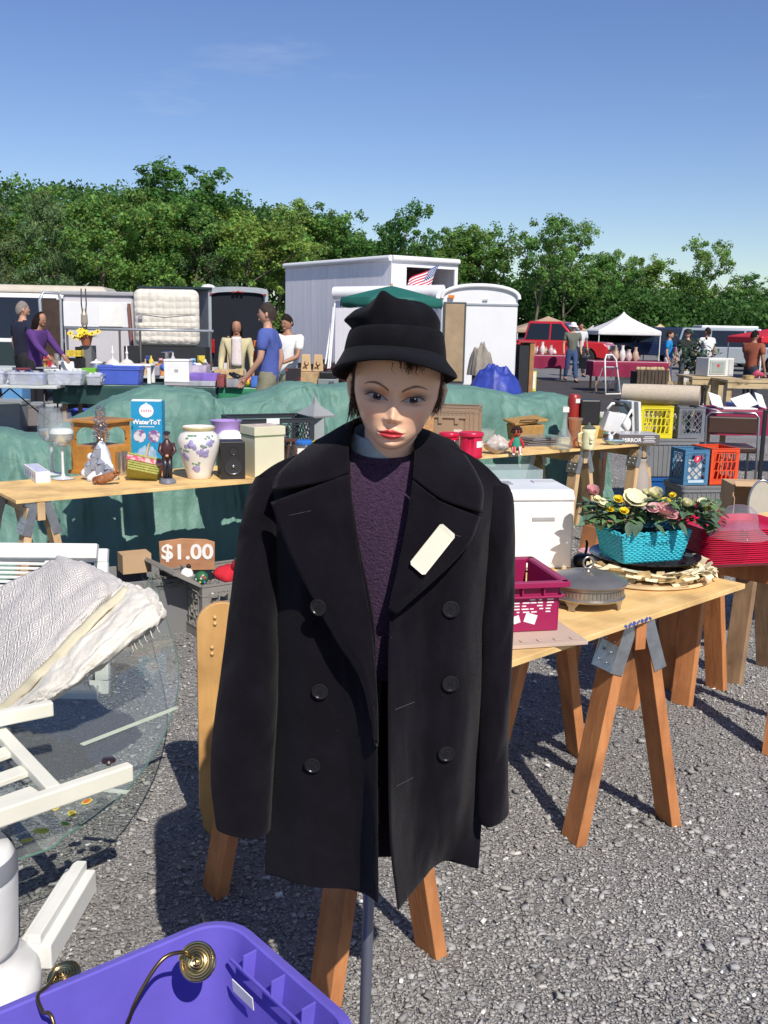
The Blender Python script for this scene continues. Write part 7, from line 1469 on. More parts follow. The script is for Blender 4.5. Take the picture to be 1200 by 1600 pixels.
redcar=mat('red_paint',(.50,.018,.025),.2,var=.03,coat=.5);navycar=mat('navy_paint',(.012,.022,.06),.2,var=.05,coat=.5);blackcar=mat('dark_paint',(.012,.018,.024),.2,var=.05,coat=.5);silvercar=mat('silver_paint',(.40,.44,.47),.3,metal=.3,var=.03,coat=.5);whitecar=mat('white_car_paint',(.72,.73,.72),.3,var=.03,coat=.4)
car('pickup_truck','bright red pickup truck behind the man in the white hat','pickup truck',cp_(862,46),PI-.42,5.6,1.95,1.92,redcar,'pickup')
car('parked_suv','black off-road car with tan trim facing left behind the red pickup','car',cp_(948,53),.45,4.6,1.85,1.85,blackcar,'suv',lower=(.42,.38,.30))
car('parked_suv','dark navy long car parked under the white canopy','car',cp_(1012,52),.25,5.2,1.9,1.78,navycar,'suv')
car('minivan','silver blue minivan behind the man in rust brown','car',cp_(1152,42),PI-.28,4.9,1.9,1.75,silvercar,'van')
car('parked_suv','dark blue car at the right edge behind the minivan','car',cp_(1215,47),PI-.2,4.8,1.9,1.75,navycar,'suv')
car('parked_suv','pale grey car far behind between the canopies','car',cp_(1075,66),.5,4.6,1.8,1.7,silvercar,'suv')
car('parked_suv','white car far behind at the left of the tan canopy','car',cp_(826,64),.5,4.6,1.8,1.7,whitecar,'suv')
van=car('passenger_van','white passenger van with beige roof and dark lower half behind the man in navy','van',cp_(20,21.5),.12,5.4,2.0,2.12,whitecar,'van',group=None)
g=MB();g.box((.3,0,2.20),(3.7,1.75,.16),top=(.94,.9));g.obj('raised_roof',P('beige_roof',(.50,.45,.37),.5),van,bevel=.05);g=MB();g.box((0,-1.006,.85),(4.9,.02,.55));g.obj('dark_side_panel',P('dark_teal_paint',(.02,.035,.04),.3),van)
# ================================================================== TRAILERS
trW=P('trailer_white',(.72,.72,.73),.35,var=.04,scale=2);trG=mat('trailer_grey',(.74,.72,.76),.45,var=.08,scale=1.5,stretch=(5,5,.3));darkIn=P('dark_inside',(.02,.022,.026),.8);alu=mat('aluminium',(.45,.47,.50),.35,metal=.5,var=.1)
def wheel(r,x,y,rr=.34,ax=(0,1,0)):
 g=MB();g.lathe([(rr*.6,-.1),(rr*.95,-.1),(rr,-.06),(rr,.06),(rr*.95,.1),(rr*.6,.1)],24,c=(x,y,rr),axis=ax);w=g.obj('wheel',tyreM,r,smooth=40);g=MB();g.lathe([(rr*.62,.08),(rr*.3,.06),(.001,.08)],16,c=(x,y,rr),axis=(ax[0],-ax[1],0));g.obj('rim',rimM,w,smooth=40)
def corner_box(near,left,right,z0,H,dL_,dR_):
 pass
Cn=Vector((at(612,403,23.5).x,23.5,0));Ht=at(612,403,23.5).z;Lf=Vector((at(446,423,27.6).x,27.6,0));u1=(Lf-Cn).normalized();L1=(Lf-Cn).length;Rf=Vector((at(716,412,24.6).x,24.6,0));u2=(Rf-Cn).normalized();L2=(Rf-Cn).length
r=thing('cargo_trailer','tall grey box trailer with a concession window and flag','trailer',Cn);zb=.55
up=Vector((0,0,1));n1=Vector((u1.y,-u1.x,0));n1=n1 if n1.y<0 else-n1;n2=Vector((u2.y,-u2.x,0));n2=n2 if n2.y<0 else-n2
g=MB();C4=[Vector(),u1*L1,u1*L1+u2*L2,u2*L2];g.add([c+up*zb for c in C4]+[c+up*(Ht-.02)for c in C4],[(0,1,2,3),(7,6,5,4),(0,4,5,1),(1,5,6,2),(2,6,7,3)]);
g.obj('body',trG,r)
wx0,wx1,wz0,wz1=.22*L2,.95*L2,Ht-1.0,Ht-.18
g=MB();Q=lambda a,b,c,d:[u2*a+up*c,u2*b+up*c,u2*b+up*d,u2*a+up*d]
for a,b,c,d in((0,L2,zb,wz0),(0,L2,wz1,Ht-.02),(0,wx0,wz0,wz1),(wx1,L2,wz0,wz1)):g.prism(Q(a,b,c,d),(0,0,0),-n2*.04)
g.obj('end_wall',trW,r)
g=MB();g.prism(Q(wx0,wx1,wz0,wz1),-n2*.9,-n2*.93);g.obj('window_recess',P('maroon_inside',(.05,.012,.015),.8,var=.4,scale=3),r)
g=MB();g.tube([u1*L1+up*Ht+n1*.02,up*Ht+n1*.02],.07,10);g.tube([up*Ht+n2*.02,u2*L2+up*Ht+n2*.02],.07,10);g.obj('roof_edge',trW,r,smooth=60)
g=MB();g.add([c+up*(Ht+.03)for c in C4],[(0,1,2,3)]);g.obj('roof',trW,r)
g=MB();[g.beam(u1*(L1*k/14)+up*(zb+.05)+n1*.004,u1*(L1*k/14)+up*(Ht-.12)+n1*.004,.012,.0016,up=n1)for k in range(1,14)];g.obj('side_ribs',trG,r)
g=MB();g.beam(u1*.2+up*.5,u1*(L1-.2)+up*.5,.1,.14);g.obj('chassis',P('chassis',(.03,.03,.03),.6),r)
for k in(.42,.55):
 g=MB();c=u1*L1*k+up*.36+n1*.02;g.lathe([(.2,-.1),(.36,-.09),(.36,.09),(.2,.1)],22,c=c,axis=n1);g.obj('wheel',tyreM,r,smooth=40)
fl=thing('flag','american flag hung in the concession window of the grey trailer','flag',Cn);fo=n2*.12;a0_=u2*(wx0-.25)+up*(wz0+.12)
def flagpart(nm,i0,i1,j0,j1,m):
 g=MB();FW,FH=.95,.50
 def f(u,v):
  x=(i0+(i1-i0)*u);z=(j0+(j1-j0)*v);return a0_+fo+u2*(x*FW*.92+.25*(z))+up*(z*FH-.06+.34*x)+n2*(.05*math.sin(x*9+z*3))
 g.grid(f,max(3,int(26*(i1-i0))+2),4);return g.obj(nm,m,fl,smooth=180,solid=.004)
rs_,ws_,bs_=P('flag_red',(.5,.03,.06),.8),P('flag_white',(.72,.70,.72),.8),P('flag_blue',(.05,.08,.25),.8)
for k in range(13):flagpart('red_stripe' if k%2==0 else 'white_stripe',0,1 if k<6 else .60,k/13,(k+1)/13,rs_ if k%2==0 else ws_)
flagpart('blue_canton',.60,1,6/13,1,bs_);g=MB()
for i in range(6):
 for j in range(5):x,z=.63+.065*i,.50+.10*j;g.ball(a0_+fo+u2*(x*.95*.92+.25*z)+up*(z*.50-.06+.34*x)+n2*(.05*math.sin(x*9+z*3)+.008),.014,5,4)
g.obj('stars',ws_,fl)
yA=20.4;xl,xr_=at(690,500,yA).x,at(809,500,yA).x;Hs=at(809,464,yA).z;Hc=at(752,447,yA).z;W_=xr_-xl;r=thing('cargo_trailer','white cargo trailer with rounded roof behind the blue tarp pile','trailer',((xl+xr_)/2,yA,0));Lt=5.2
arc=[(-W_/2,.42),(W_/2,.42),(W_/2,Hs-.06)]+[(W_/2*math.cos(t)*1.0,Hs-.06+(Hc-Hs+.06)*math.sin(t)**.8)for t in[PI*k/16 for k in range(1,16)]]+[(-W_/2,Hs-.06)]
sk=Vector((-2.1/Lt*1.0,1.0,0)).normalized()*Lt
g=MB();g.prism([(x,0,z)for x,z in arc][::-1],(0,0,0),sk);g.obj('body',trW,r,bevel=.03,smooth=30)
g=MB();g.tube([(x*1.01,-.02,z+.01)for x,z in arc[2:]],.045,8);g.obj('end_trim',trW,r,smooth=60);g=MB();g.beam((-W_/2,-.012,Hs-.16),(W_/2,-.012,Hs-.16),.02,.035);g.obj('trim_band',alu,r)
g=MB();g.box((-W_/2+.26,-.02,1.28),(.46,.03,1.62));g.obj('door_frame',P('door_dark',(.06,.07,.07),.5),r,bevel=.01);g=MB();g.box((-W_/2+.26,-.045,1.28),(.38,.02,1.54));g.obj('door',P('tan_plywood_door',(.32,.23,.14),.7,var=.2,scale=3),r)
g=MB();g.box((-W_/2+.18,-.05,Hs-.02),(.12,.03,.07));g.obj('marker_light',P('amber_lens',(.65,.20,.03),.3),r,bevel=.01);g=MB();g.box((.1,-.03,Hs-.07),(.10,.02,.03));g.obj('marker_light',P('clear_lens',(.5,.5,.5),.3),r)
e_=sk;s0=Vector((-W_/2,0,0));nS=Vector((-e_.y,e_.x,0)).normalized();nS=nS if nS.x<0 else-nS
g=MB();g.tube([s0+up*(Hs-.02)+nS*.04,s0+e_+up*(Hs-.02)+nS*.04],.10,12);g.obj('rolled_awning',P('awning_white',(.68,.68,.70),.4),r,smooth=60)
wheel(r,-W_/2+.1,2.2);wheel(r,W_/2-.1,2.2)
g=MB();a=Vector((at(524,500,21.6).x,21.6,0));b=Vector((at(693,500,20.6).x,20.6,0));hz=at(524,470,21.6).z
rr_=thing('enclosed_trailer','pale grey trailer side with a rolled white awning behind the black hat','trailer',a);dv=b-a;nv_=Vector((dv.y,-dv.x,0)).normalized();nv_=nv_ if nv_.y<0 else-nv_
g=MB();g.add([up*.45,dv+up*.45,dv-nv_*1.9+up*.45,-nv_*1.9+up*.45,up*hz,dv+up*hz,dv-nv_*1.9+up*hz,-nv_*1.9+up*hz],[(3,2,1,0),(4,5,6,7),(0,1,5,4),(1,2,6,5),(2,3,7,6),(3,0,4,7)]);g.obj('body',trG,rr_)
g=MB();hz2=at(524,458,21.6).z;g.tube([up*(hz2)+nv_*.05-dv*.0,dv+up*(hz2+.04)+nv_*.05],.135,16);g.obj('rolled_awning',trW,rr_,smooth=60);g=MB();g.add([up*(hz2+.12),dv+up*(hz2+.14),dv-nv_*1.9+up*(hz2+.14),-nv_*1.9+up*(hz2+.12)],[(0,1,2,3)]);g.obj('roof',trW,rr_)
g=MB();g.lathe([(.2,-.1),(.34,-.09),(.34,.09),(.2,.1)],22,c=dv*.5+up*.34+nv_*.02,axis=nv_);g.obj('wheel',tyreM,rr_,smooth=40)
for i,(x0,x1,y1)in enumerate([(508,521,480),(512,523,474),(500,518,500)]):
 g=MB();p0=on(x0,600);p0=Vector((at(x0,560,20.3).x,20.3,.01));p1=at(x1,y1,21.0);g.tube([p0,p1],.018,6);simple(g,'awning_pole',['thin white pole leaning on the grey trailer, leftmost foot','thin white pole leaning on the grey trailer, rightmost foot','shortest thin white pole leaning on the grey trailer'][i],'pole',trW)
yB=19.2;X=lambda px,d=yB:at(px,500,d).x;r=thing('cargo_trailer','grey cargo trailer with its black rear doorway open behind the cardigan woman','trailer',((X(326)+X(419))/2,yB,0));W_=X(419)-X(326);H0=at(372,448,yB).z;Hs=at(419,459,yB).z
so_=[(-W_/2,.45),(W_/2,.45),(W_/2,Hs)]+[(W_/2*math.cos(t),Hs+(H0-Hs)*math.sin(t)**.4)for t in[PI*k/14 for k in range(1,14)]]+[(-W_/2,Hs+.03)]
ins=[(x*.90,.5+(z-.45)*.92)for x,z in so_];n_=len(so_);g=MB()
vs=[(x,0,z)for x,z in so_]+[(x,0,z)for x,z in ins];bk_=Vector((-2.3,4.2,0));vs+=[Vector((x,0,z))+bk_ for x,z in so_]+[Vector((x*.86,0,z))+bk_*.97 for x,z in[(a,.5+(b-.45)*.9)for a,b in so_]]
fs=[]
for i in range(n_):j=(i+1)%n_;fs+=[(i,j,n_+j,n_+i),(j,i,2*n_+i,2*n_+j),(n_+i,n_+j,3*n_+j,3*n_+i)]
fs+=[tuple(range(2*n_,3*n_)),tuple(reversed(range(3*n_,4*n_)))];g.add(vs,fs);g.obj('shell',P('trailer_blue_grey',(.34,.37,.40),.4),r)
g=MB();g.prism([(x*.995,0,z)for x,z in ins][::-1],bk_*.015,bk_*.02);g.obj('shade_panel',P('doorway_shade',(.008,.010,.018),.9),r)  # near-black panel just inside the doorway, its colour standing in for the unlit inside
for x_,z_,in((-.08,H0-.10),(0,H0-.09),(.08,H0-.10),(-W_/2+.06,Hs-.02),(W_/2-.06,Hs-.02)):g=MB();g.box((x_,-.02,z_),(.05,.03,.025));g.obj('marker_light',P('tail_red',(.35,.01,.01)),r)
g=MB();g.box((-W_/2+.07,-.03,1.15),(.09,.04,.26));g.obj('tail_light',P('tail_red',(.35,)*3),r,bevel=.01)
g=MB();g.box((-W_/2+.35,-.06,.78),(.28,.05,.12));g.box((-W_/2+.35,-.06,.6),(.26,.05,.18),mi=1);g.obj('plate',[P('plate_white',(.6,.6,.62),.5),P('plate_yellow',(.5,.42,.22),.6)],r);wheel(r,-W_/2-.6,2.0);
g=MB();g.lathe([(.16,0),(.16,.05),(.10,.10),(.001,.12)],16,c=(-.85,1.6,H0-.02));g.obj('roof_vent',trW,r,smooth=60)
g=MB();g.tube([(0,0,0),(.03,0,1.35)],.02,8);simple(g,'broom_handle','tan wooden pole standing left of the cardigan woman','pole',paleWood,(X(354,18.0),18.0,.01))
yC=19.6;r=thing('box_trailer','small white box trailer with long white panel and an open dark door','trailer',(X(160,yC),yC,0));xa,xb=X(99,yC)-X(160,yC),X(208,yC)-X(160,yC);hT=at(150,461,yC).z
g=MB();g.box(((xa+xb)/2,1.0,(hT+.5)/2),(xb-xa,2.0,hT-.5));g.obj('body',P('dull_white',(.52,.50,.52),.5,var=.08,scale=2),r,bevel=.04);g=MB();g.box(((xa+xb)/2,1.0,hT+.03),(xb-xa+.05,2.1,.08));g.obj('roof',P('grey_roof',(.34,.34,.36),.6),r,bevel=.02)
g=MB();z1_,z0_=at(150,472,yC).z,at(150,511,yC).z;g.box(((xa+xb)/2,-.03,(z0_+z1_)/2),(xb-xa-.04,.05,z1_-z0_));g.obj('side_panel',trW,r,bevel=.01);g=MB();g.box((xb-.42,-.065,(z0_+z1_)/2-.02),(.45,.02,.40));g.obj('poster',paperM,r)
g=MB();g.tube([(xa-.04,-.04,.5),(xa-.30,-.30,.52),(xa-.33,-.33,hT-.12),(xa-.28,-.27,hT+.02),(xa-.06,-.05,hT+.02),(xa-.03,-.04,hT-.1),(xa-.04,-.04,.5)],.03,8);g.obj('door_frame',alu,r,smooth=60);g=MB();g.prism([(xa-.05,-.05,.52),(xa-.29,-.29,.52),(xa-.31,-.31,hT-.1),(xa-.05,-.05,hT-.1)],(0,0,0),(.02,.01,0));g.obj('door',P('dark_brown_door',(.05,.03,.022),.6,var=.3),r)
g=MB();g.beam((xb+.03,-.1,.5),(xb-.05,-.1,hT-.15),.06,.05);g.obj('brown_post',P('brown_red',(.22,.09,.07),.6),r)
ym=18.6;r=thing('mattress','quilted cream mattress standing on edge beside the open grey trailer','mattress',(X(261,ym),ym,0));w_=X(312,ym)-X(211,ym);zt_=at(261,452,ym).z;z0_=at(261,541,ym).z
qm2=mat('quilted_ticking',(.68,.63,.55),.9,var=.10,scale=9,bump=.5,bscale=12);t_=qm2.node_tree;v_=t_.nodes.new('ShaderNodeTexVoronoi');v_.inputs['Scale'].default_value=8;v_.inputs['Randomness'].default_value=.25;t_.links.new(t_.nodes['Texture Coordinate'].outputs['Object'],v_.inputs['Vector']);b_=[n for n in t_.nodes if n.type=='BUMP'][0];b_.invert=True;b_.inputs['Distance'].default_value=.035;b_.inputs['Strength'].default_value=.8;t_.links.new(v_.outputs['Distance'],b_.inputs['Height']);g=MB();g.box((0,0,(zt_+z0_)/2),(w_,.26,zt_-z0_),rot=(.05,0,0));mo_=g.obj('mattress_body',qm2,r,bevel=.12,seg=4,smooth=60)
g=MB();[g.tube([(-w_/2+.04,-.15+.05*0,z0_+(zt_-z0_)*k),(0,-.17,z0_+(zt_-z0_)*k+.04*math.sin(k*9)),(w_/2-.04,-.15,z0_+(zt_-z0_)*k)],.006,5)for k in(.35,.58)];g.obj('seam',P('seam_grey',(.3,.27,.24),.8),r);g=MB();g.box((-w_/2+.15,-.175,(zt_+z0_)/2+.02),(.07,.02,.10));g.obj('corner_tag',P('grey_tag',(.3,.3,.32),.7),r)
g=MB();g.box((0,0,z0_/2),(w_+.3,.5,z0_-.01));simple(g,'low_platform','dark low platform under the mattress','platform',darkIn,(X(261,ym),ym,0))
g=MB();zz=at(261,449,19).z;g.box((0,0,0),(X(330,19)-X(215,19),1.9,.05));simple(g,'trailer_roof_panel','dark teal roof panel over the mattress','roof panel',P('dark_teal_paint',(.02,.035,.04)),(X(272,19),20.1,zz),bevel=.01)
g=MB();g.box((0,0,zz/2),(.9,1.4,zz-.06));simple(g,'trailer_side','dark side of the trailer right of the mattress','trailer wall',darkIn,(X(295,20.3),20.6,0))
# ================================================================== STALLS BEHIND, LEFT
ft_=P('folding_top',(.50,.53,.50),.5);steelD=mat('dark_steel',(.03,.03,.032),.4,metal=.5,var=.1)
def folding_table(label,x0,x1,y,dp=.75,rz=0,z=.74,m=None,group='folding tables of the far stalls'):
 w_=x1-x0;r=thing('folding_table',label,'table',((x0+x1)/2,y,0),rz,group);g=MB();g.box((0,0,z-.02),(w_,dp,.04));g.obj('tabletop',m or ft_,r,bevel=.008)
 for sx in(-1,1):
  for sy in(-1,1):g=MB();g.tube([(sx*(w_/2-.18),sy*(dp/2-.08),z-.03),(sx*(w_/2-.22),sy*(dp/2-.08),0)],.013,8);g.obj('leg',steelD,r,smooth=180)
  g=MB();g.tube([(sx*(w_/2-.21),-(dp/2-.08),.22),(sx*(w_/2-.21),dp/2-.08,.22)],.010,6);g.tube([(sx*(w_/2-.2),0,.22),(sx*(w_/2-.75),0,z-.05)],.010,6);g.obj('brace',steelD,r,smooth=180)
 return r
YB=13.4;xx=lambda px,y=YB:at(px,600,y).x
folding_table('pale folding table with clear bins at the far left',xx(-70),xx(100),YB,.8,.05)
tarpD=P('dark_green_cloth2',(.012,.050,.045),.7,var=.15,scale=4,bump=.3,bscale=8);brightG=P('bright_green_cloth',(.015,.16,.075),.7,var=.1,scale=4,bump=.3,bscale=8)
cloth_table('long stall table hung with a dark green cloth',xx(80),xx(338),13.9,.85,.0,drop=.26,m=tarpD)
cloth_table('stall table hung with a bright green cloth left of the walking man',xx(340),xx(540),13.9,.85,.0,drop=.34,m=brightG)
z7=.748
clearT=glassmat('milky_plastic',(.88,.90,.93),.12,.35)
def btote(label,px0,px1,h,y,m,lid=None,z=.745,contents=None,d=.32,cat='tote',group=None):
 x0,x1=xx(px0,y),xx(px1,y);r=thing('storage_bin',label,cat,((x0+x1)/2,y,z),.0,group);w_=x1-x0
 tote_mesh(w_-.02,d,h,taper=.90,rim=.02,rr=.03).obj('tub',m,r,smooth=35)
 if contents:g=MB();srand(int(px0));[g.box((random.uniform(-.36,.36)*w_,random.uniform(-.3,.3)*d,random.uniform(.03,h*.9)),(.10,.07,.06),rot=(random.random(),random.random(),random.random()))for i in range(9)];g.obj('contents',contents,r)
 if lid:l=lid_mesh(w_,d+.03,.02).obj('lid',lid,r,smooth=35);l.location=(0,0,h+.002)
 return r
mixed=mat('mixed_goods',(.3,.3,.5),.6,var=0,col2=(.65,.6,.6),scale=12,lo=.45,hi=.55)
btote('clear plastic bin cut by the left picture edge',-30,14,.17,13.3,clearT,contents=mixed,group='clear bins on the folding table')
btote('clear plastic bin with blue things and a dark red book on top',17,76,.17,13.2,clearT,contents=mat('blue_goods',(.10,.18,.5),.6,var=.6,scale=10),group='clear bins on the folding table')
btote('widest clear plastic bin in the row left of the lime box',76,134,.18,13.35,clearT,contents=mixed,group='clear bins on the folding table')
btote('smallest clear plastic bin touching the blue tote',138,163,.14,13.45,clearT,contents=mixed,group='clear bins on the folding table')
btote('bright blue tote with matching lid on the dark green cloth',157,224,.225,13.7,P('bright_blue_tote',(.07,.12,.50),.4),lid=P('bright_blue_tote',(.07,)*3))
def bx(name,label,cat,px0,px1,y,h,m,z=z7,d=.2,rz=0.0,bev=.004,group=None,top=None):
 x0,x1=xx(px0,y),xx(px1,y);g=MB();g.box((0,0,h/2),(x1-x0,d,h),top=top);return simple(g,name,label,cat,m,((x0+x1)/2,y,z),rz,group,bevel=bev)
bx('lime_box','lime green box behind the small clear bin','box',131,152,13.75,.20,P('lime',(.16,.45,.03),.5),rz=.1)
bx('hardback_book','dark red book lying on the clear bin','book',28,48,13.2,.03,P('dark_red_book',(.12,.01,.02),.5),z=.93,rz=.3);bx('magazine','grey magazine lying on the widest clear bin','magazine',62,88,13.3,.02,P('grey_mag',(.28,.28,.31),.5),z=.95,rz=-.2)
r=thing('white_cooler','upright white cooler box with dark base on the green clothed table','cooler',((xx(279,13.6)),13.6,z7));w_=xx(299,13.6)-xx(260,13.6);g=MB();g.box((0,0,.18),(w_,.26,.28));g.obj('body',white,r,bevel=.015);g=MB();g.box((0,0,.02),(w_*.98,.25,.035));g.obj('base',P('grey_slot',(.3,)*3),r);g=MB();g.box((0,0,.335),(w_*1.03,.27,.03));g.obj('lid',white,r,bevel=.01);g=MB();g.box((0,-.132,.20),(.05,.004,.04));g.obj('badge',P('grey_slot',(.3,)*3),r)
r=thing('white_side_table','small white plastic side table standing among the goods','side table',(xx(211,13.95),13.95,z7));w_=xx(240,13.95)-xx(182,13.95);g=MB();g.box((0,0,.245),(w_,.3,.03));g.obj('top',white,r,bevel=.01)
for sx in(-1,1):
 for sy in(-1,1):g=MB();g.box((sx*(w_/2-.03),sy*.12,.115),(.045,.03,.23));g.obj('leg',white,r)
YC=16.3;xc=lambda px,y=YC:at(px,560,y).x
folding_table('grey topped table with irons and lamps behind the row of bins',xc(40),xc(330),YC,.8,0,z=.74)
folding_table('far left pale table beyond the man in navy',xc(-60),xc(20),17.2,.8,0,z=.78)
bx2=lambda name,label,cat,px0,px1,y,h,m,z=.745,d=.2,rz=0.0,bev=.004,group=None,top=None:(lambda g:(g.box((0,0,h/2),(xc(px1,y)-xc(px0,y),d,h),top=top),simple(g,name,label,cat,m,((xc(px0,y)+xc(px1,y))/2,y,z),rz,group,bevel=bev))[-1])(MB())
for i,(px,lb)in enumerate([(180,'round white globe lamp base with tall neck, the left of the pair'),(202,'round white globe lamp base with tall neck, the right of the pair')]):
 r=thing('globe_lamp',lb,'lamp',(xc(px),YC-.15,.742),group='pair of globe lamps');g=MB();g.lathe([(.05,0),(.09,.02),(.118,.07),(.125,.12),(.112,.18),(.07,.225),(.025,.245),(.02,.25)],28);g.obj('globe',P('globe_cream',(.68,.60,.54),.3),r,smooth=180);g=MB();g.lathe([(.02,.245),(.018,.33),(.026,.34),(.02,.36),(.01,.37),(.008,.46)],14);g.obj('neck',white,r,smooth=60)
r=thing('coffee_urn','steel lidded urn left of the globe lamps','urn',(xc(153),YC-.1,.742));g=MB();g.lathe([(.09,0),(.095,.02),(.095,.16),(.09,.17)],24);g.obj('body',mat('steel',(.5,)*3),r,smooth=40);g=MB();g.lathe([(.10,.17),(.10,.18),(.06,.20),(.02,.21),(.015,.23),(.001,.235)],24);g.obj('lid',white,r,smooth=60)
for i,(px,w_,lb)in enumerate([(92,.0,'white triangular steam iron'),(113,1,'white toaster with rounded top beside the iron')]):
 g=MB()
 if i==0:g.prism([(-.12,0,0),(.12,0,0),(.10,0,.05),(.02,0,.12),(-.03,0,.13),(-.06,0,.07),(-.12,0,.03)],(0,-.06,0),(0,.06,0))
 else:g.box((0,0,.10),(.22,.14,.19),top=(.86,.8))
 simple(g,['steam_iron','toaster'][i],lb,['iron','toaster'][i],white,(xc(px),YC-.25,.742),.2,bevel=.02,smooth=50)
for i,px in enumerate((126,134,143,158,168)):
 lathe_thing('mug',['white mug, leftmost of the row before the urn','white mug, second from left before the urn','white mug, middle one of the row before the urn','white mug just right of the urn','white mug at the right end under the globe lamp'][i],'mug',Vector((xc(px),YC-.33,.742)),[(.001,0),(.035,0),(.042,.05),(.042,.09),(.036,.09),(.034,.01)],white,group='white mugs in a row')
r=thing('flower_pot','terracotta pot of yellow sunflowers on a black cabinet','potted flowers',(xc(136,16.8),16.8,1.18));g=MB();g.lathe([(.07,0),(.10,.13),(.11,.13),(.11,.16),(.09,.16)],20);g.obj('pot',P('terracotta',(.30,.10,.05),.7),r,smooth=40);srand(2)
for i in range(22):
 g=MB();g2=MB()
 c=Vector((random.gauss(0,.09),random.gauss(0,.07),.21+random.gauss(0,.045)));
 for k in range(7):a=k*.9+i;g.add([c,c+Vector((.05*math.cos(a),.05*math.sin(a)*.5-.01,.03*math.sin(a))),c+Vector((.06*math.cos(a+.35),.03*math.sin(a+.35)-.01,.045*math.sin(a+.35))),c+Vector((.05*math.cos(a+.7),.05*math.sin(a+.7)*.5-.01,.03*math.sin(a+.7)))],[(0,1,2,3)])
 g2.ball(c+Vector((0,-.012,0)),.014,6,4);o=g.obj('sunflower',yell,r);g2.obj('flower_centre',P('brown_centre',(.12,.04,.01),.8),o)
g=MB();[leaf(g,(random.gauss(0,.05),random.gauss(0,.04),.15),(random.gauss(0,1),random.gauss(0,1),.2),.14,.03)for i in range(14)];g.obj('leaves',leafG,r)
bx2('black_cabinet','tall black cabinet under the sunflower pot','cabinet',122,132,16.9,1.15,blackP,z=.002,d=.3);bx2('grey_cabinet','tall grey cabinet right of the black one','cabinet',130,147,16.95,1.17,P('steel_cabinet',(.16,.16,.17),.5),z=.002,d=.3)
bx2('yellow_planter','low planter of yellow blooms on the black cabinet','planter',107,129,16.6,.10,P('yellow_bloom',(.55,.40,.04),.8,var=.5,scale=30),z=1.0,d=.2);bx2('black_shelf','black bin shelf under the yellow planter','shelf',106,130,16.65,.97,blackP,z=.003,d=.25)
r=thing('lantern_pole','thin black wrought iron lantern stand rising behind the sunflowers','lantern stand',(xc(134,17.2),17.2,0));iron=P('wrought_iron',(.03,.025,.02),.5);zt_=at(134,451,17.2).z
for sx in(-.03,.03):g=MB();g.tube([(sx,0,0),(sx,0,1.75),(sx*1.4,0,zt_-.25),(sx*1.2,0,zt_)],.012,6);g.obj('rod',iron,r,smooth=180)
g=MB();g.lathe([(.05,1.5),(.06,1.55),(.055,1.68),(.02,1.76),(.001,1.8)],12);g.obj('lantern',P('lantern_glass',(.3,.26,.2),.3),r)
r=thing('display_rail','long thin grey display rail behind the goods','rail',(xc(210,17.4),17.4,0));z_=at(210,515,17.4).z;xa,xb=xc(102,17.4)-xc(210,17.4),xc(334,17.4)-xc(210,17.4);g=MB();g.tube([(xa,0,z_),(xb,0,z_)],.022,8);g.obj('top_bar',alu,r,smooth=180)
for f in(xa+.05,xc(188,17.4)-xc(210,17.4),xc(220,17.4)-xc(210,17.4),xb-.05):g=MB();g.tube([(f,0,0),(f,0,z_)],.02,8);g.obj('post',P('dark_post',(.05,.05,.05),.5),r,smooth=180)
r=thing('chrome_tap','chrome cross shaped fixture on a post behind the white cooler','fixture',(xc(261,14.6),14.6,.742));g=MB();g.tube([(0,0,0),(0,0,.42)],.028,12);g.tube([(-.08,0,.41),(.08,0,.42)],.012,8);g.obj('column',mat('chrome',(.8,)*3),r,smooth=60)
srand(41)
tb_=[('board_game_box','purple and blue toy box lying flat right of the white cooler','box',300,342,13.45,.10,(.20,.12,.45)),('display_case','silver edged case under the purple toy box','case',296,341,13.62,.07,(.35,.36,.40)),('plastic_case','clear case with pink things behind the toy box','case',302,326,13.85,.26,(.42,.36,.42)),('open_carton','open tan carton with flaps near the cardigan woman','carton',336,381,14.1,.20,(.50,.34,.17)),('shoe_box','grey shoe box with black shoes beside the green cloth','box',356,382,13.5,.11,(.25,.25,.27)),('red_booklet','dark red book stack right of the toy box','books',341,352,13.5,.16,(.22,.05,.05)),('mixed_toys','heap of small coloured toys behind the cooler','toys',262,330,14.4,.16,(.3,.3,.4)),('blue_toy','small blue plastic toy by the walking man','toy',394,404,13.6,.14,(.05,.14,.45))]
for nm,lb,ct_,a,b,y,h,c in tb_:
 m_=mat('goods_'+nm,c,.6,var=.35,scale=9)if nm!='mixed_toys' else mixed
 z_=z7 if nm!='board_game_box' else z7+.07
 o=bx(nm,lb,ct_,a,b,y if nm!='board_game_box' else 13.62,h,m_,z=z_,d=.26,rz=random.uniform(-.08,.08))
g=MB();[g.ball((random.uniform(-.3,.3),random.uniform(-.12,.1),random.uniform(.0,.05)),random.uniform(.03,.07),8,6,mi=i%4)for i in range(26)];simple(g,'soft_toys','pile of soft toys heaped behind the purple toy box','toys',[white,P('toy_red',(.5,.04,.05),.7),P('toy_blue',(.05,.15,.5),.7),P('toy_brown',(.25,.13,.07),.8)],(xx(290,14.4),14.4,.93),smooth=180)
g=MB();[g.tube([(-.03+.06*k,-.1,.02),(-.03+.06*k,0,.03),(-.03+.06*k,.08,.06)],[.02,.028,.022],8)for k in range(2)];simple(g,'black_shoes','pair of black shoes on the shoe box','shoes',blackP,(xx(369,13.5),13.45,.865),.9,smooth=180)
g=MB();g.ball((0,0,.07),.07,16,10);simple(g,'striped_ball','red and yellow toy ball beside the walking man','ball',mat('ball_stripes',(.65,.04,.04),.4,var=0,col2=(.75,.6,.05),scale=5,lo=.48,hi=.52),(xx(388,13.6),13.6,z7),smooth=180)
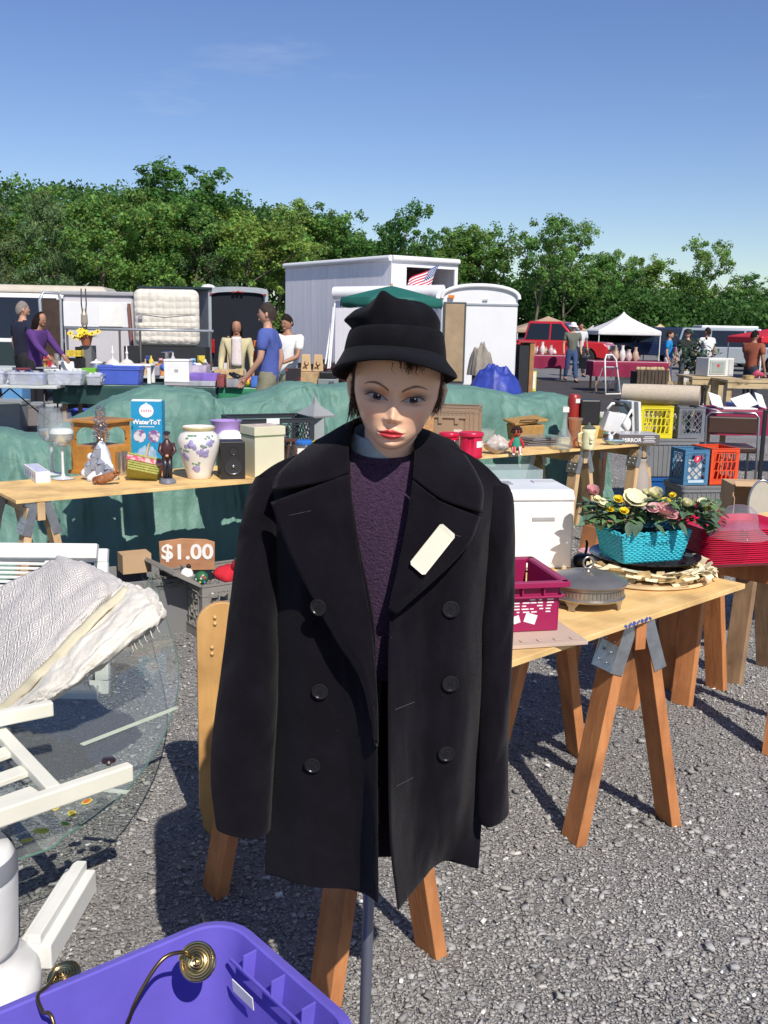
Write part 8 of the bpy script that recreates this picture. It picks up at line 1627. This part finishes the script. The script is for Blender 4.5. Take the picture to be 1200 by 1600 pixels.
for i,(px,lb)in enumerate([(478,'tan wooden plaque with antler mount, the left one'),(497,'tan wooden plaque with antler mount, the right one')]):
 y=13.9;r=thing('antler_plaque',lb,'plaque',(xx(px,y),y,z7+.20),.06*(-1)**i,group='pair of antler plaques');g=MB();g.box((0,0,.12),(.145,.03,.235),top=(.8,1));g.obj('board',P('tan_plaque',(.55,.38,.2),.6),r,bevel=.01);g=MB();g.tube([(0,-.03,.08),(-.02,-.07,.11),(-.01,-.09,.15)],[.012,.01,.005],6);g.tube([(0,-.03,.08),(.03,-.07,.10),(.035,-.08,.13)],[.010,.008,.004],6);g.obj('antler',P('antler_brown',(.18,.08,.04),.6),r,smooth=180)
bx('wooden_chest','tan printed wooden box under the antler plaques','box',470,499,13.9,.198,P('printed_ply',(.42,.28,.15),.7,var=.3,scale=10),d=.3)
bx('black_red_case','black and red gift bag leaning right of the walking man','bag',446,470,13.6,.26,mat('black_red',(.02,.015,.02),.5,var=0,col2=(.5,.05,.04),scale=4,lo=.5,hi=.6),d=.12,rz=.1)
r=thing('sewing_machine','grey and black machine with chrome knobs left of the hat','machine',(xx(513,13.7),13.7,z7));g=MB();g.box((0,0,.06),(.28,.2,.12));g.obj('base',P('machine_grey',(.2,.22,.22),.4),r,bevel=.01);g=MB();g.box((0,0,.17),(.24,.14,.10));g.obj('head',blackP,r,bevel=.02);g=MB();g.lathe([(.035,0),(.035,.03),(.001,.032)],16,c=(.05,-.11,.08),axis=(0,-1,0));g.obj('knob',chromeM,r,smooth=40)
bx('blue_white_box','blue and white patterned box below the case','box',449,470,13.2,.16,mat('blue_white',(.08,.10,.45),.5,var=0,col2=(.6,.6,.7),scale=10,lo=.48,hi=.52),z=.50,d=.2);bx('carton_stack','plain carton holding up the blue and white box','carton',448,474,13.2,.49,P('cardboard',(.4,)*3),z=.003,d=.3)
g=MB();srand(8);[g.ball((random.uniform(-.18,.18),random.uniform(-.1,.1),random.uniform(.05,.25)),random.uniform(.06,.10),8,6)for i in range(12)];simple(g,'dark_handbags','heap of dark brown handbags behind the machine','handbags',P('dark_leather',(.05,.022,.02),.4,var=.4,scale=6),(xx(520,14.3),14.3,z7),smooth=180)
for i,(a,b,y,h,m_,lid_,lb)in enumerate([(-20,40,14.3,.42,P('ground_grey',(.26,.28,.29),.5),True,'large grey tote under the pale folding table'),(42,70,14.6,.36,P('ground_taupe',(.22,.20,.20),.5),True,'taupe tote under the table beside the large grey tote'),(62,98,14.0,.40,clearT,False,'clear tote with coloured packs under the table'),(108,144,14.6,.30,P('bright_blue_tote',(.07,)*3),True,'small blue lidded tote on the ground behind the tarp'),(8,42,15.0,.62,P('sky_blue_tote',(.12,.30,.55),.5),False,'sky blue tote at the back under the folding table')]):
 btote(lb,a,b,h,y,m_,lid=MATS['ground_grey']if lid_ and i<2 else None,z=.002,contents=mat('bright_packs',(.6,.1,.15),.6,var=0,col2=(.7,.6,.15),scale=10,lo=.45,hi=.55)if m_ is clearT else None,d=.4)
g=MB();srand(19);[g.box((random.uniform(-.5,.4),random.uniform(-.2,.2),random.uniform(.05,.2)),(random.uniform(.08,.22),.12,random.uniform(.08,.3)),rot=(0,0,random.random()),mi=i%5)for i in range(0)]
heap=[('red_bag','red bag behind the woman in purple','bag',69,82,17.0,.24,(.45,.02,.04)),('tan_stool','tan wooden stool beside the woman in purple','stool',56,70,16.6,.20,(.45,.28,.09)),('glass_jug','pale glass jug left of the toaster','jug',84,94,16.9,.30,(.42,.5,.52)),('white_carton','white box behind the steam iron','box',92,107,16.8,.17,(.6,.6,.62)),('orange_pumpkins','small heap of orange gourds right of the globe lamps','gourds',212,232,16.2,.17,(.50,.16,.07)),('purple_case','grey case with pink toy right of the gourds','case',234,250,15.9,.16,(.3,.28,.32)),('dark_hat','dark green cap on a stand left of the globe lamps','cap',160,178,16.7,.30,(.06,.08,.05)),('red_carton','flat red carton behind the cooler top','carton',280,302,16.0,.18,(.38,.10,.09))]
for nm,lb,ct_,a,b,y,h,c in heap:
 if nm in('orange_pumpkins','dark_hat'):
  g=MB();[g.ball((random.uniform(-.08,.08),random.uniform(-.05,.05),.06+random.uniform(0,.08)),.055,10,7)for i in range(6)];simple(g,nm,lb,ct_,mat('heap_'+nm,c,.6,var=.3,scale=8),(xc((a+b)/2,y),y,.742),smooth=180)
 elif nm=='tan_stool':
  g=MB();g.box((0,0,.19),(.24,.2,.02));[g.beam((sx*.10,sy*.07,0),(sx*.08,sy*.06,.18),.02,.02)for sx in(-1,1)for sy in(-1,1)];simple(g,nm,lb,ct_,mat('heap_'+nm,c,.6,var=.2),(xc(63,y),y,.742))
 elif nm=='glass_jug':lathe_thing(nm,lb,ct_,Vector((xc(89,y),y,.742)),[(.05,0),(.07,.05),(.075,.12),(.04,.22),(.045,.29)],gob,solid=.004)
 else:bx2(nm,lb,ct_,a,b,y,h,mat('heap_'+nm,c,.6,var=.2,scale=8),d=.2,rz=.1,bev=.02)
# ================================================================== MARKET UMBRELLA, TENTS
gcan=P('umbrella_green',(.012,.12,.095),.7,var=.08,scale=3)
y=16.6;cx=at(612,447,y).x;zt_=at(612,447,y).z;rr=(at(700,480,y).x-at(532,480,y).x)/2;zr=at(532,478,y).z
r=thing('market_umbrella','dark green market umbrella open behind the mannequin hat','umbrella',(cx,y,0));g=MB();n_=8
def ucan(u,v):
 a=2*PI*u+PI/8;q=(a-PI/8)%(PI/4)/(PI/4);sc_=rr*v*(1-.06*math.sin(PI*q));return Vector((sc_*math.cos(a),sc_*math.sin(a),zt_-(zt_-zr-.12)*v**1.1-.03*math.sin(PI*q)*v))if v<.9 else Vector((rr*(1-.06*math.sin(PI*q))*math.cos(a)*(.9+.1*min(1,(v-.9)/.03)),rr*(1-.06*math.sin(PI*q))*math.sin(a)*(.9+.1*min(1,(v-.9)/.03)),zt_-(zt_-zr-.12)*.92-(.14+.02*math.sin(8*a))*max(0,(v-.92)/.08)))
g.grid(ucan,96,40,closeu=True);g.obj('canopy',gcan,r,smooth=50,solid=.006);g=MB();g.tube([(0,0,0),(0,0,zt_+.04)],.022,10);g.obj('pole',paleWood,r,smooth=60);g=MB();g.lathe([(.25,0),(.25,.05),(.05,.09),(.03,.3)],20);g.obj('base',P('concrete',(.3,)*3,.9),r,smooth=40)
for k in range(8):a=k*PI/4+PI/8;g=MB();g.tube([(0,0,zt_-.03),(rr*.97*math.cos(a),rr*.97*math.sin(a),zr+.08)],.008,5);g.obj('rib',paleWood,r)
def canopy(label,px0,px1,yp,ye,d,m,group='canopy tents of the far stalls',valance=.22,sag=.25):
 x0,x1=at(px0,510,d).x,at(px1,510,d).x;W=x1-x0;zp=at((px0+px1)/2,yp,d+W/2).z;ze=at((px0+px1)/2,ye,d).z;r=thing('canopy_tent',label,'canopy tent',((x0+x1)/2,d+W/2,0),0,group)
 def f(u,v):
  t=(u*4)%4;s_=int(t);q=t-s_;cs_=[(-1,-1),(1,-1),(1,1),(-1,1)];a,b=cs_[s_%4],cs_[(s_+1)%4];x,yy=a[0]+(b[0]-a[0])*q,a[1]+(b[1]-a[1])*q
  if v<.85:k=v/.85;return Vector((x*W/2*k,yy*W/2*k,zp-(zp-ze)*(k**(1-sag))))
  return Vector((x*W/2*1.003,yy*W/2*1.003,ze-valance*(v-.85)/.15))
 g=MB();g.grid(f,64,24,closeu=True);g.obj('canopy',m,r,smooth=40,solid=.01)
 for sx in(-1,1):
  for sy in(-1,1):g=MB();g.tube([(sx*W*.49,sy*W*.49,0),(sx*W*.49,sy*W*.49,ze)],.025,6);g.obj('leg',whitepaint,r)
 return r
canopy('white peaked canopy tent over the dark cars',936,1034,487,517,50,P('canopy_white',(.72,.70,.68),.7),sag=.3);canopy('tan canopy tent behind the red pickup',808,922,494,515,62,P('canopy_tan',(.40,.29,.20),.8),sag=.1)
canopy('small beige canopy right of the white peaked one',1018,1054,506,519,66,P('canopy_beige',(.52,.40,.24),.8),sag=.1);canopy('bright red canopy tent at the right edge',1192,1350,506,528,34,P('canopy_red',(.55,.015,.03),.7),sag=.15);canopy('pale cream canopy left behind the white peaked one',915,945,508,519,64,P('canopy_cream',(.5,.46,.38),.8),sag=.1)
for i,(a,b,t_,d,c,lb)in enumerate([(1088,1176,509,70,(.62,.64,.66),'long white camper trailer far behind the red canopy'),(1096,1152,516,58,(.5,.5,.48),'grey white box truck in front of the long camper'),(1060,1092,517,68,(.55,.52,.5),'pale caravan beside the far tree line')]):
 x0,x1=at(a,520,d).x,at(b,520,d).x;zt_=at((a+b)/2,t_,d).z;r=thing('far_trailer',lb,'trailer',((x0+x1)/2,d,0));w_=x1-x0;g=MB();g.box((0,0,(zt_+.5)/2),(w_,2.2,zt_-.5));g.obj('body',P('far_paint%d'%i,c,.4),r,bevel=.08);g=MB();g.box((0,-1.11,zt_*.62),(w_*.6,.03,.5));g.obj('window',glassD,r);g=MB();g.box((0,-1.115,zt_*.40),(w_*.9,.02,.10));g.obj('stripe',P('far_stripe',(.25,.1,.1),.5),r);wheel(r,0,-.95);wheel(r,w_*.3,-.95)
# ================================================================== STALLS BEHIND, RIGHT
mg=P('magenta_cloth',(.3,)*3)
X2=lambda px,y:at(px,560,y).x
cloth_table('magenta clothed stall table left of the man in the white hat',X2(800,32),X2(886,32),32,.9,0,z=.78,drop=.42,m=mg)
cloth_table('magenta clothed stall table with white china in front of the dark cars',X2(922,26.5),X2(1038,26.5),26.5,.9,0,z=.80,drop=.40,m=mg)
chinaW=P('china_white',(.68,.62,.58),.35,var=.15,scale=10)
for k,(px0,px1,y,n_,z_)in enumerate([(826,866,32,7,.787),(955,996,26.4,9,.807)]):
 for i in range(n_):
  px=px0+(px1-px0)*i/(n_-1);h_=[.20,.34,.26,.40,.24,.30,.18,.36,.22][i];lathe_thing('china_vase',('pale china vase, number %s from the left on the left magenta table' if k==0 else 'pale china vase, number %s from the left on the right magenta table')%['one','two','three','four','five','six','seven','eight','nine'][i],'vase',Vector((X2(px,y),y+.12*(-1)**i,z_)),[(.05,0),(.09,h_*.3),(.07,h_*.6),(.035,h_*.8),(.05,h_)],[chinaW,P('china_tan',(.5,.34,.24),.4),P('china_pinkish',(.55,.42,.42),.3)][i%3],group=['china vases on the left magenta table','china vases on the right magenta table'][k],n=14)
yL=on(960,616).y;r=thing('step_ladder','small white folding step ladder in front of the magenta table','step ladder',(X2(952,yL),yL,0),.5)
hl=.98;
g=MB();g.tube([(-.24,-.22,0),(-.18,-.05,hl-.12),(-.10,0,hl),(.10,0,hl),(.18,-.05,hl-.12),(.24,-.22,0)],.020,8);g.obj('front_frame',white,r,smooth=180);g=MB();g.tube([(-.21,.25,0),(-.17,0,hl-.3),(.17,0,hl-.3),(.21,.25,0)],.016,8);g.obj('rear_frame',white,r,smooth=180)
for z_,nm in((.33,'tread'),(.66,'tread')):g=MB();g.box((0,-.14+z_*.12,z_),(.36,.20,.03));g.obj(nm,P('tread_dark',(.05,.05,.09),.7),r)
g=MB();g.tube([(-.24,-.23,.02),(.24,-.23,.02)],.016,6);g.obj('foot_bar',white,r)
bx3=lambda name,label,cat,px0,px1,yb,h,m,d=.4,rz=0.0,bev=.004,z=.003,yy=None:(lambda y:(lambda g:(g.box((0,0,h/2),(X2(px1,y)-X2(px0,y),d,h)),simple(g,name,label,cat,m,((X2(px0,y)+X2(px1,y))/2,y+d/2,z),rz,bevel=bev))[-1])(MB()))(yy or on((px0+px1)/2,yb).y)
bx3('white_foam_box','white foam box on the asphalt right of the step ladder','box',968,994,612,.55,white,d=.4)
yS=on(1022,630).y;x0,x1=X2(996,yS),X2(1048,yS);r=thing('slatted_crate','large dark slatted wooden crate of pottery on the asphalt','crate',((x0+x1)/2,yS+.3,0));w_=x1-x0;h_=at(1022,578,yS).z;dkw=wood('dark_slats',(.055,.038,.026),(.12,.085,.06),(12,12,1))
for k in range(9):g=MB();g.box((-w_/2+.05+(w_-.1)*k/8,-.3,h_/2),(w_/8*.72,.03,h_));g.obj('slat',dkw,r)
g=MB();g.box((0,0,h_/2-.02),(w_-.02,.54,h_-.06));g.obj('inner_box',P('crate_dark',(.03,.022,.018),.9),r)
g=MB();srand(4);[g.ball((-w_/2+.08+(w_-.16)*i/8,random.uniform(-.15,.1),h_),.06,8,6)for i in range(9)];simple(g,'clay_jars','row of tan clay jar tops along the slatted crate','jars',P('clay',(.42,.32,.18),.8),((x0+x1)/2,yS+.3,0),smooth=180)
r=thing('bamboo_bench','tan bamboo bench with carved legs right of the slatted crate','bench',(X2(1064,yS),yS+.1,0));bam=P('bamboo',(.42,.30,.14),.6,var=.3,scale=8)
g=MB();g.box((0,0,.42),(.46,.3,.05));g.obj('seat',bam,r,bevel=.02)
for sx in(-1,1):g=MB();g.tube([(sx*.2,-.1,0),(sx*.15,-.1,.2),(sx*.2,-.1,.42),(sx*.21,.1,.75)],.028,8);g.obj('leg',bam,r,smooth=180)
r=thing('potted_plant','leafy dark green potted bush beside the man in white','potted plant',(X2(1086,24),24.0,0));g=MB();g.lathe([(.16,0),(.22,.35),(.24,.36),(.2,.36)],20);g.obj('pot',P('dark_pot',(.05,.03,.02),.6),r,smooth=40);g=MB();g.tube([(0,0,.3),(.05,0,1.0)],.02,6);g.obj('stem',barkM,r)
g=MB();srand(31)
for i in range(420):c=Vector((random.gauss(0,.24),random.gauss(0,.2),.95+random.gauss(0,.26)));leaf(g,c,(random.gauss(0,1),random.gauss(0,1),random.gauss(0,.5)),.13,.035,.2)
g.obj('leaves',P('bush_leaf',(.035,.075,.03),.4,var=.4,scale=10),r)
pw=wood('weathered_pine',(.42,.31,.16),(.56,.43,.25),(1.5,12,12));yT=15.2
def wtable(label,px0,px1,y,z,dp,rz=0):
 x0,x1=X2(px0,y),X2(px1,y);r=thing('wooden_table',label,'table',((x0+x1)/2,y+dp/2,0),rz,'rough wooden stall tables');w_=x1-x0;g=MB();g.box((0,0,z-.02),(w_,dp,.04));g.obj('tabletop',pw,r,bevel=.004);g=MB();g.box((0,-dp/2+.03,z-.09),(w_-.02,.03,.10));g.obj('apron',pw,r)
 for sx in(-1,1):
  for sy in(-1,1):g=MB();g.box((sx*(w_/2-.06),sy*(dp/2-.10),(z-.05)/2),(.09,.09,z-.05));g.obj('leg',pw,r,bevel=.004)
 return r
zt1=.80;y1_=on(1150,590,zt1).y
wt1=wtable('rough pine table with the microwave on it',1084,1152,y1_,zt1,1.0);wt2=wtable('rough pine table running off the right edge',1140,1290,y1_-.9,zt1-.004,.9)
text('SET 25',.07,P('black_marker',(.02,.02,.02),.8),wt2,(-.55,-.4372,zt1-.055),(PI/2,0,0)).name='marker_writing' if False else 'marker_writing'
r=thing('plank_fence','panel of upright tan planks under the pine tables','panel',(X2(1122,y1_),y1_+1.2,0));w_=X2(1172,y1_+1.2)-X2(1092,y1_+1.2)
for k in range(9):g=MB();g.box((-w_/2+w_*k/8,0,.33),(w_/8*.80,.03,.64));g.obj('plank',[P('plank_tan',(.44,.35,.20),.8,var=.2),P('plank_dark',(.22,.16,.09),.8,var=.2)][k%2],r)
g=MB();g.box((0,.03,.1),(w_,.03,.07));g.obj('crosspiece',pw,r)
r=thing('microwave','white microwave oven on the rough pine table','microwave',(X2(1120,y1_+.3),y1_+.38,zt1+.001),.35);w_=.56;g=MB();g.box((0,0,.17),(w_,.36,.33));g.obj('case',P('offwhite',(.62,.62,.58),.4),r,bevel=.01);g=MB();g.box((-.08,-.188,.17),(.34,.012,.25));g.obj('door',P('mw_door',(.38,.40,.38),.3),r,bevel=.005);g=MB();g.box((-.08,-.197,.17),(.26,.006,.18));g.obj('window',P('mw_glass',(.28,.32,.29),.15),r);g=MB();g.box((-.08,-.202,.20),(.05,.003,.05));g.obj('red_sticker',P('sticker_red',(.5,.04,.05),.6),r);g=MB();g.box((.21,-.188,.17),(.10,.01,.27));g.obj('control_panel',P('mw_panel',(.5,.5,.48),.4),r)
g=MB();g.tube([(-.08,0,.04),(0,0,.10),(.10,0,.05)],[.05,.06,.03],10);simple(g,'pink_handbag','pink and black handbag at the right end of the pine table','handbag',P('pink_bag',(.45,.06,.12),.5,var=.4,scale=6),(X2(1186,y1_-.4),y1_-.4,zt1+.01),smooth=180)
g=MB();g.lathe([(.09,0),(.10,.06),(.02,.07),(.001,.07)],16);simple(g,'tan_hat','tan straw hat beside the pink handbag','hat',bam,(X2(1172,y1_-.5),y1_-.5,zt1+.002),smooth=60)
for i,(px,py,tl,lb)in enumerate([(1107,640,.9,'white board leaning on the ground in front of the pine table')]):
 g=MB();g.box((0,0,.2),(.30,.02,.40));p=on(1118,650);o=simple(g,'white_board',lb,'board',white,(p.x,p.y,.01));o.rotation_euler=(-.6,-.3,.3)
g=MB();g.beam((0,0,0),(.25,.3,.75),.10,.03);simple(g,'white_plank','pale plank leaning between the bench and the plank panel','plank',P('pale_plank',(.6,.58,.54),.7),(X2(1063,21),21.0,.01))
yP=18.3;bt=P('blue_tarp',(.028,.05,.30),.5,var=.25,scale=4,bump=.6,bscale=10)
def heap_mesh(rx,ry,h,seed,rough=.35):
 g=MB();g.grid(lambda u,v:(lambda a,k:Vector((rx*k*math.cos(a)*(1+.25*fbm(math.cos(a)*2,math.sin(a)*2,seed)),ry*k*math.sin(a)*(1+.25*fbm(math.cos(a)*2+3,math.sin(a)*2,seed)),max(0,h*(1-k**2.8)**.75*(1+rough*fbm(k*4*math.cos(a),k*4*math.sin(a),seed+1))+.16*fbm(k*2.2*math.cos(a)+seed,k*2.2*math.sin(a),seed+4)*(1-k**3)+.05*abs(fbm(k*4*math.cos(a),k*4*math.sin(a)+seed,3))*(1-k**3)))))(2*PI*u,1-v),60,26,closeu=True);return g
simple(heap_mesh(.50,.45,.46,3,.12),'blue_tarp_pile','crumpled royal blue tarp heap in front of the white trailer','tarp heap',bt,(X2(775,yP),yP,.40),smooth=180);g=MB();g.box((0,0,.2),(.95,.6,.39));simple(g,'dark_bin','dark box underneath the blue tarp heap','box',darkIn,(X2(775,yP),yP+.05,.001),bevel=.02)
simple(heap_mesh(.24,.22,.50,9,.1),'grey_cloth','grey brown cloth draped over a tall object beside the blue tarp','cloth',P('grey_brown_cloth',(.26,.23,.19),.9,var=.2,scale=6,bump=.4,bscale=12),(X2(752,yP+.4),yP+.45,.72),.3,smooth=180);g=MB();g.box((0,0,.36),(.3,.3,.71));simple(g,'draped_stand','stand hidden under the grey brown cloth','stand',darkIn,(X2(752,yP+.4),yP+.45,.001))
r=thing('brown_cabinet','tall brown cabinet with dark open side right of the blue tarp','cabinet',(X2(815,21),21.0,0),.3);h_=at(815,535,21).z;g=MB();g.box((.12,0,h_/2),(.10,.5,h_));g.obj('side_panel',P('orange_brown_wood',(.30,.15,.06),.6,var=.2),r,bevel=.01);g=MB();g.box((-.04,.02,h_/2-.02),(.22,.46,h_-.05));g.obj('carcass',darkIn,r);g=MB();g.box((0,0,h_+.02),(.40,.54,.035));g.obj('top',P('red_top',(.35,.04,.05),.5),r)
r=thing('yellow_sign','white board with yellow border standing on the asphalt','sign',(X2(832,25),25.0,0),.1);g=MB();g.box((0,0,.30),(.24,.03,.50));g.obj('border',P('sign_yellow',(.62,.60,.10),.6),r);g=MB();g.box((0,-.018,.31),(.18,.01,.40));g.obj('panel',paperM,r);g=MB();g.box((.01,-.025,.40),(.05,.004,.09));g.obj('emblem',blackP,r)
srand(77)
cols=[('white',(.7,.7,.68)),('red',(.55,.03,.04)),('navy',(.03,.05,.2)),('tan',(.48,.34,.2)),('black',(.02,.02,.02)),('pink',(.6,.3,.36)),('green',(.06,.25,.08)),('yellow',(.65,.5,.06)),('silver',(.5,.5,.52)),('sky blue',(.2,.4,.6)),('brown',(.2,.09,.04)),('orange',(.65,.22,.04))]
kinds=['tin','jar','carton','bottle','bowl']
zones=[('between the globe lamps and the white cooler',206,262,YC-.1,.742),('behind the white cooler and the toy box',262,345,14.25,z7),('on the table left of the steam iron',62,96,YC-.2,.742),('between the open tan carton and the antler plaques',425,470,14.15,z7),('in front of the mattress',215,330,17.9,.80)]
folding_table('long low table of small goods in front of the mattress',xc(205,17.9),xc(340,17.9),17.9,.8,0,z=.795)
n_=0
for zi,(zl,a,b,y,z_)in enumerate(zones):
 N_=[9,16,6,7,18][zi]
 for i in range(N_):
  cn,cc=cols[(i*5+zi)%12];kd=kinds[(i//12*2+i)%5];px=a+(b-a)*(i+.5)/N_+random.uniform(-1,1);p=Vector((at(px,560,y).x,y+random.uniform(-.12,.16),z_+.001));h_=random.uniform(.10,.26);w_=random.uniform(.035,.07);m_=P('goods_'+cn.replace(' ','_'),cc,.45,var=.25)
  if kd=='carton':g=MB();g.box((0,0,h_*.4),(w_*2.6,w_*1.4,h_*.8));simple(g,'small_carton','small %s carton %s'%(cn,zl),'carton',m_,p,random.random(),bevel=.004)
  else:
   pr={'tin':[(w_,0),(w_,h_*.6),(w_*.9,h_*.62),(.001,h_*.62)],'jar':[(w_*.9,0),(w_*1.1,h_*.3),(w_*.8,h_*.6),(w_*.85,h_*.7),(.001,h_*.72)],'bottle':[(w_*.7,0),(w_*.75,h_*.6),(w_*.25,h_*.85),(w_*.25,h_*1.1),(.001,h_*1.1)],'bowl':[(w_*.6,0),(w_*1.7,h_*.4),(w_*1.6,h_*.4),(.001,h_*.1)]}[kd]
   lathe_thing('small_'+kd,'small %s %s %s'%(cn,kd,zl),kd,p,pr,m_,n=16)
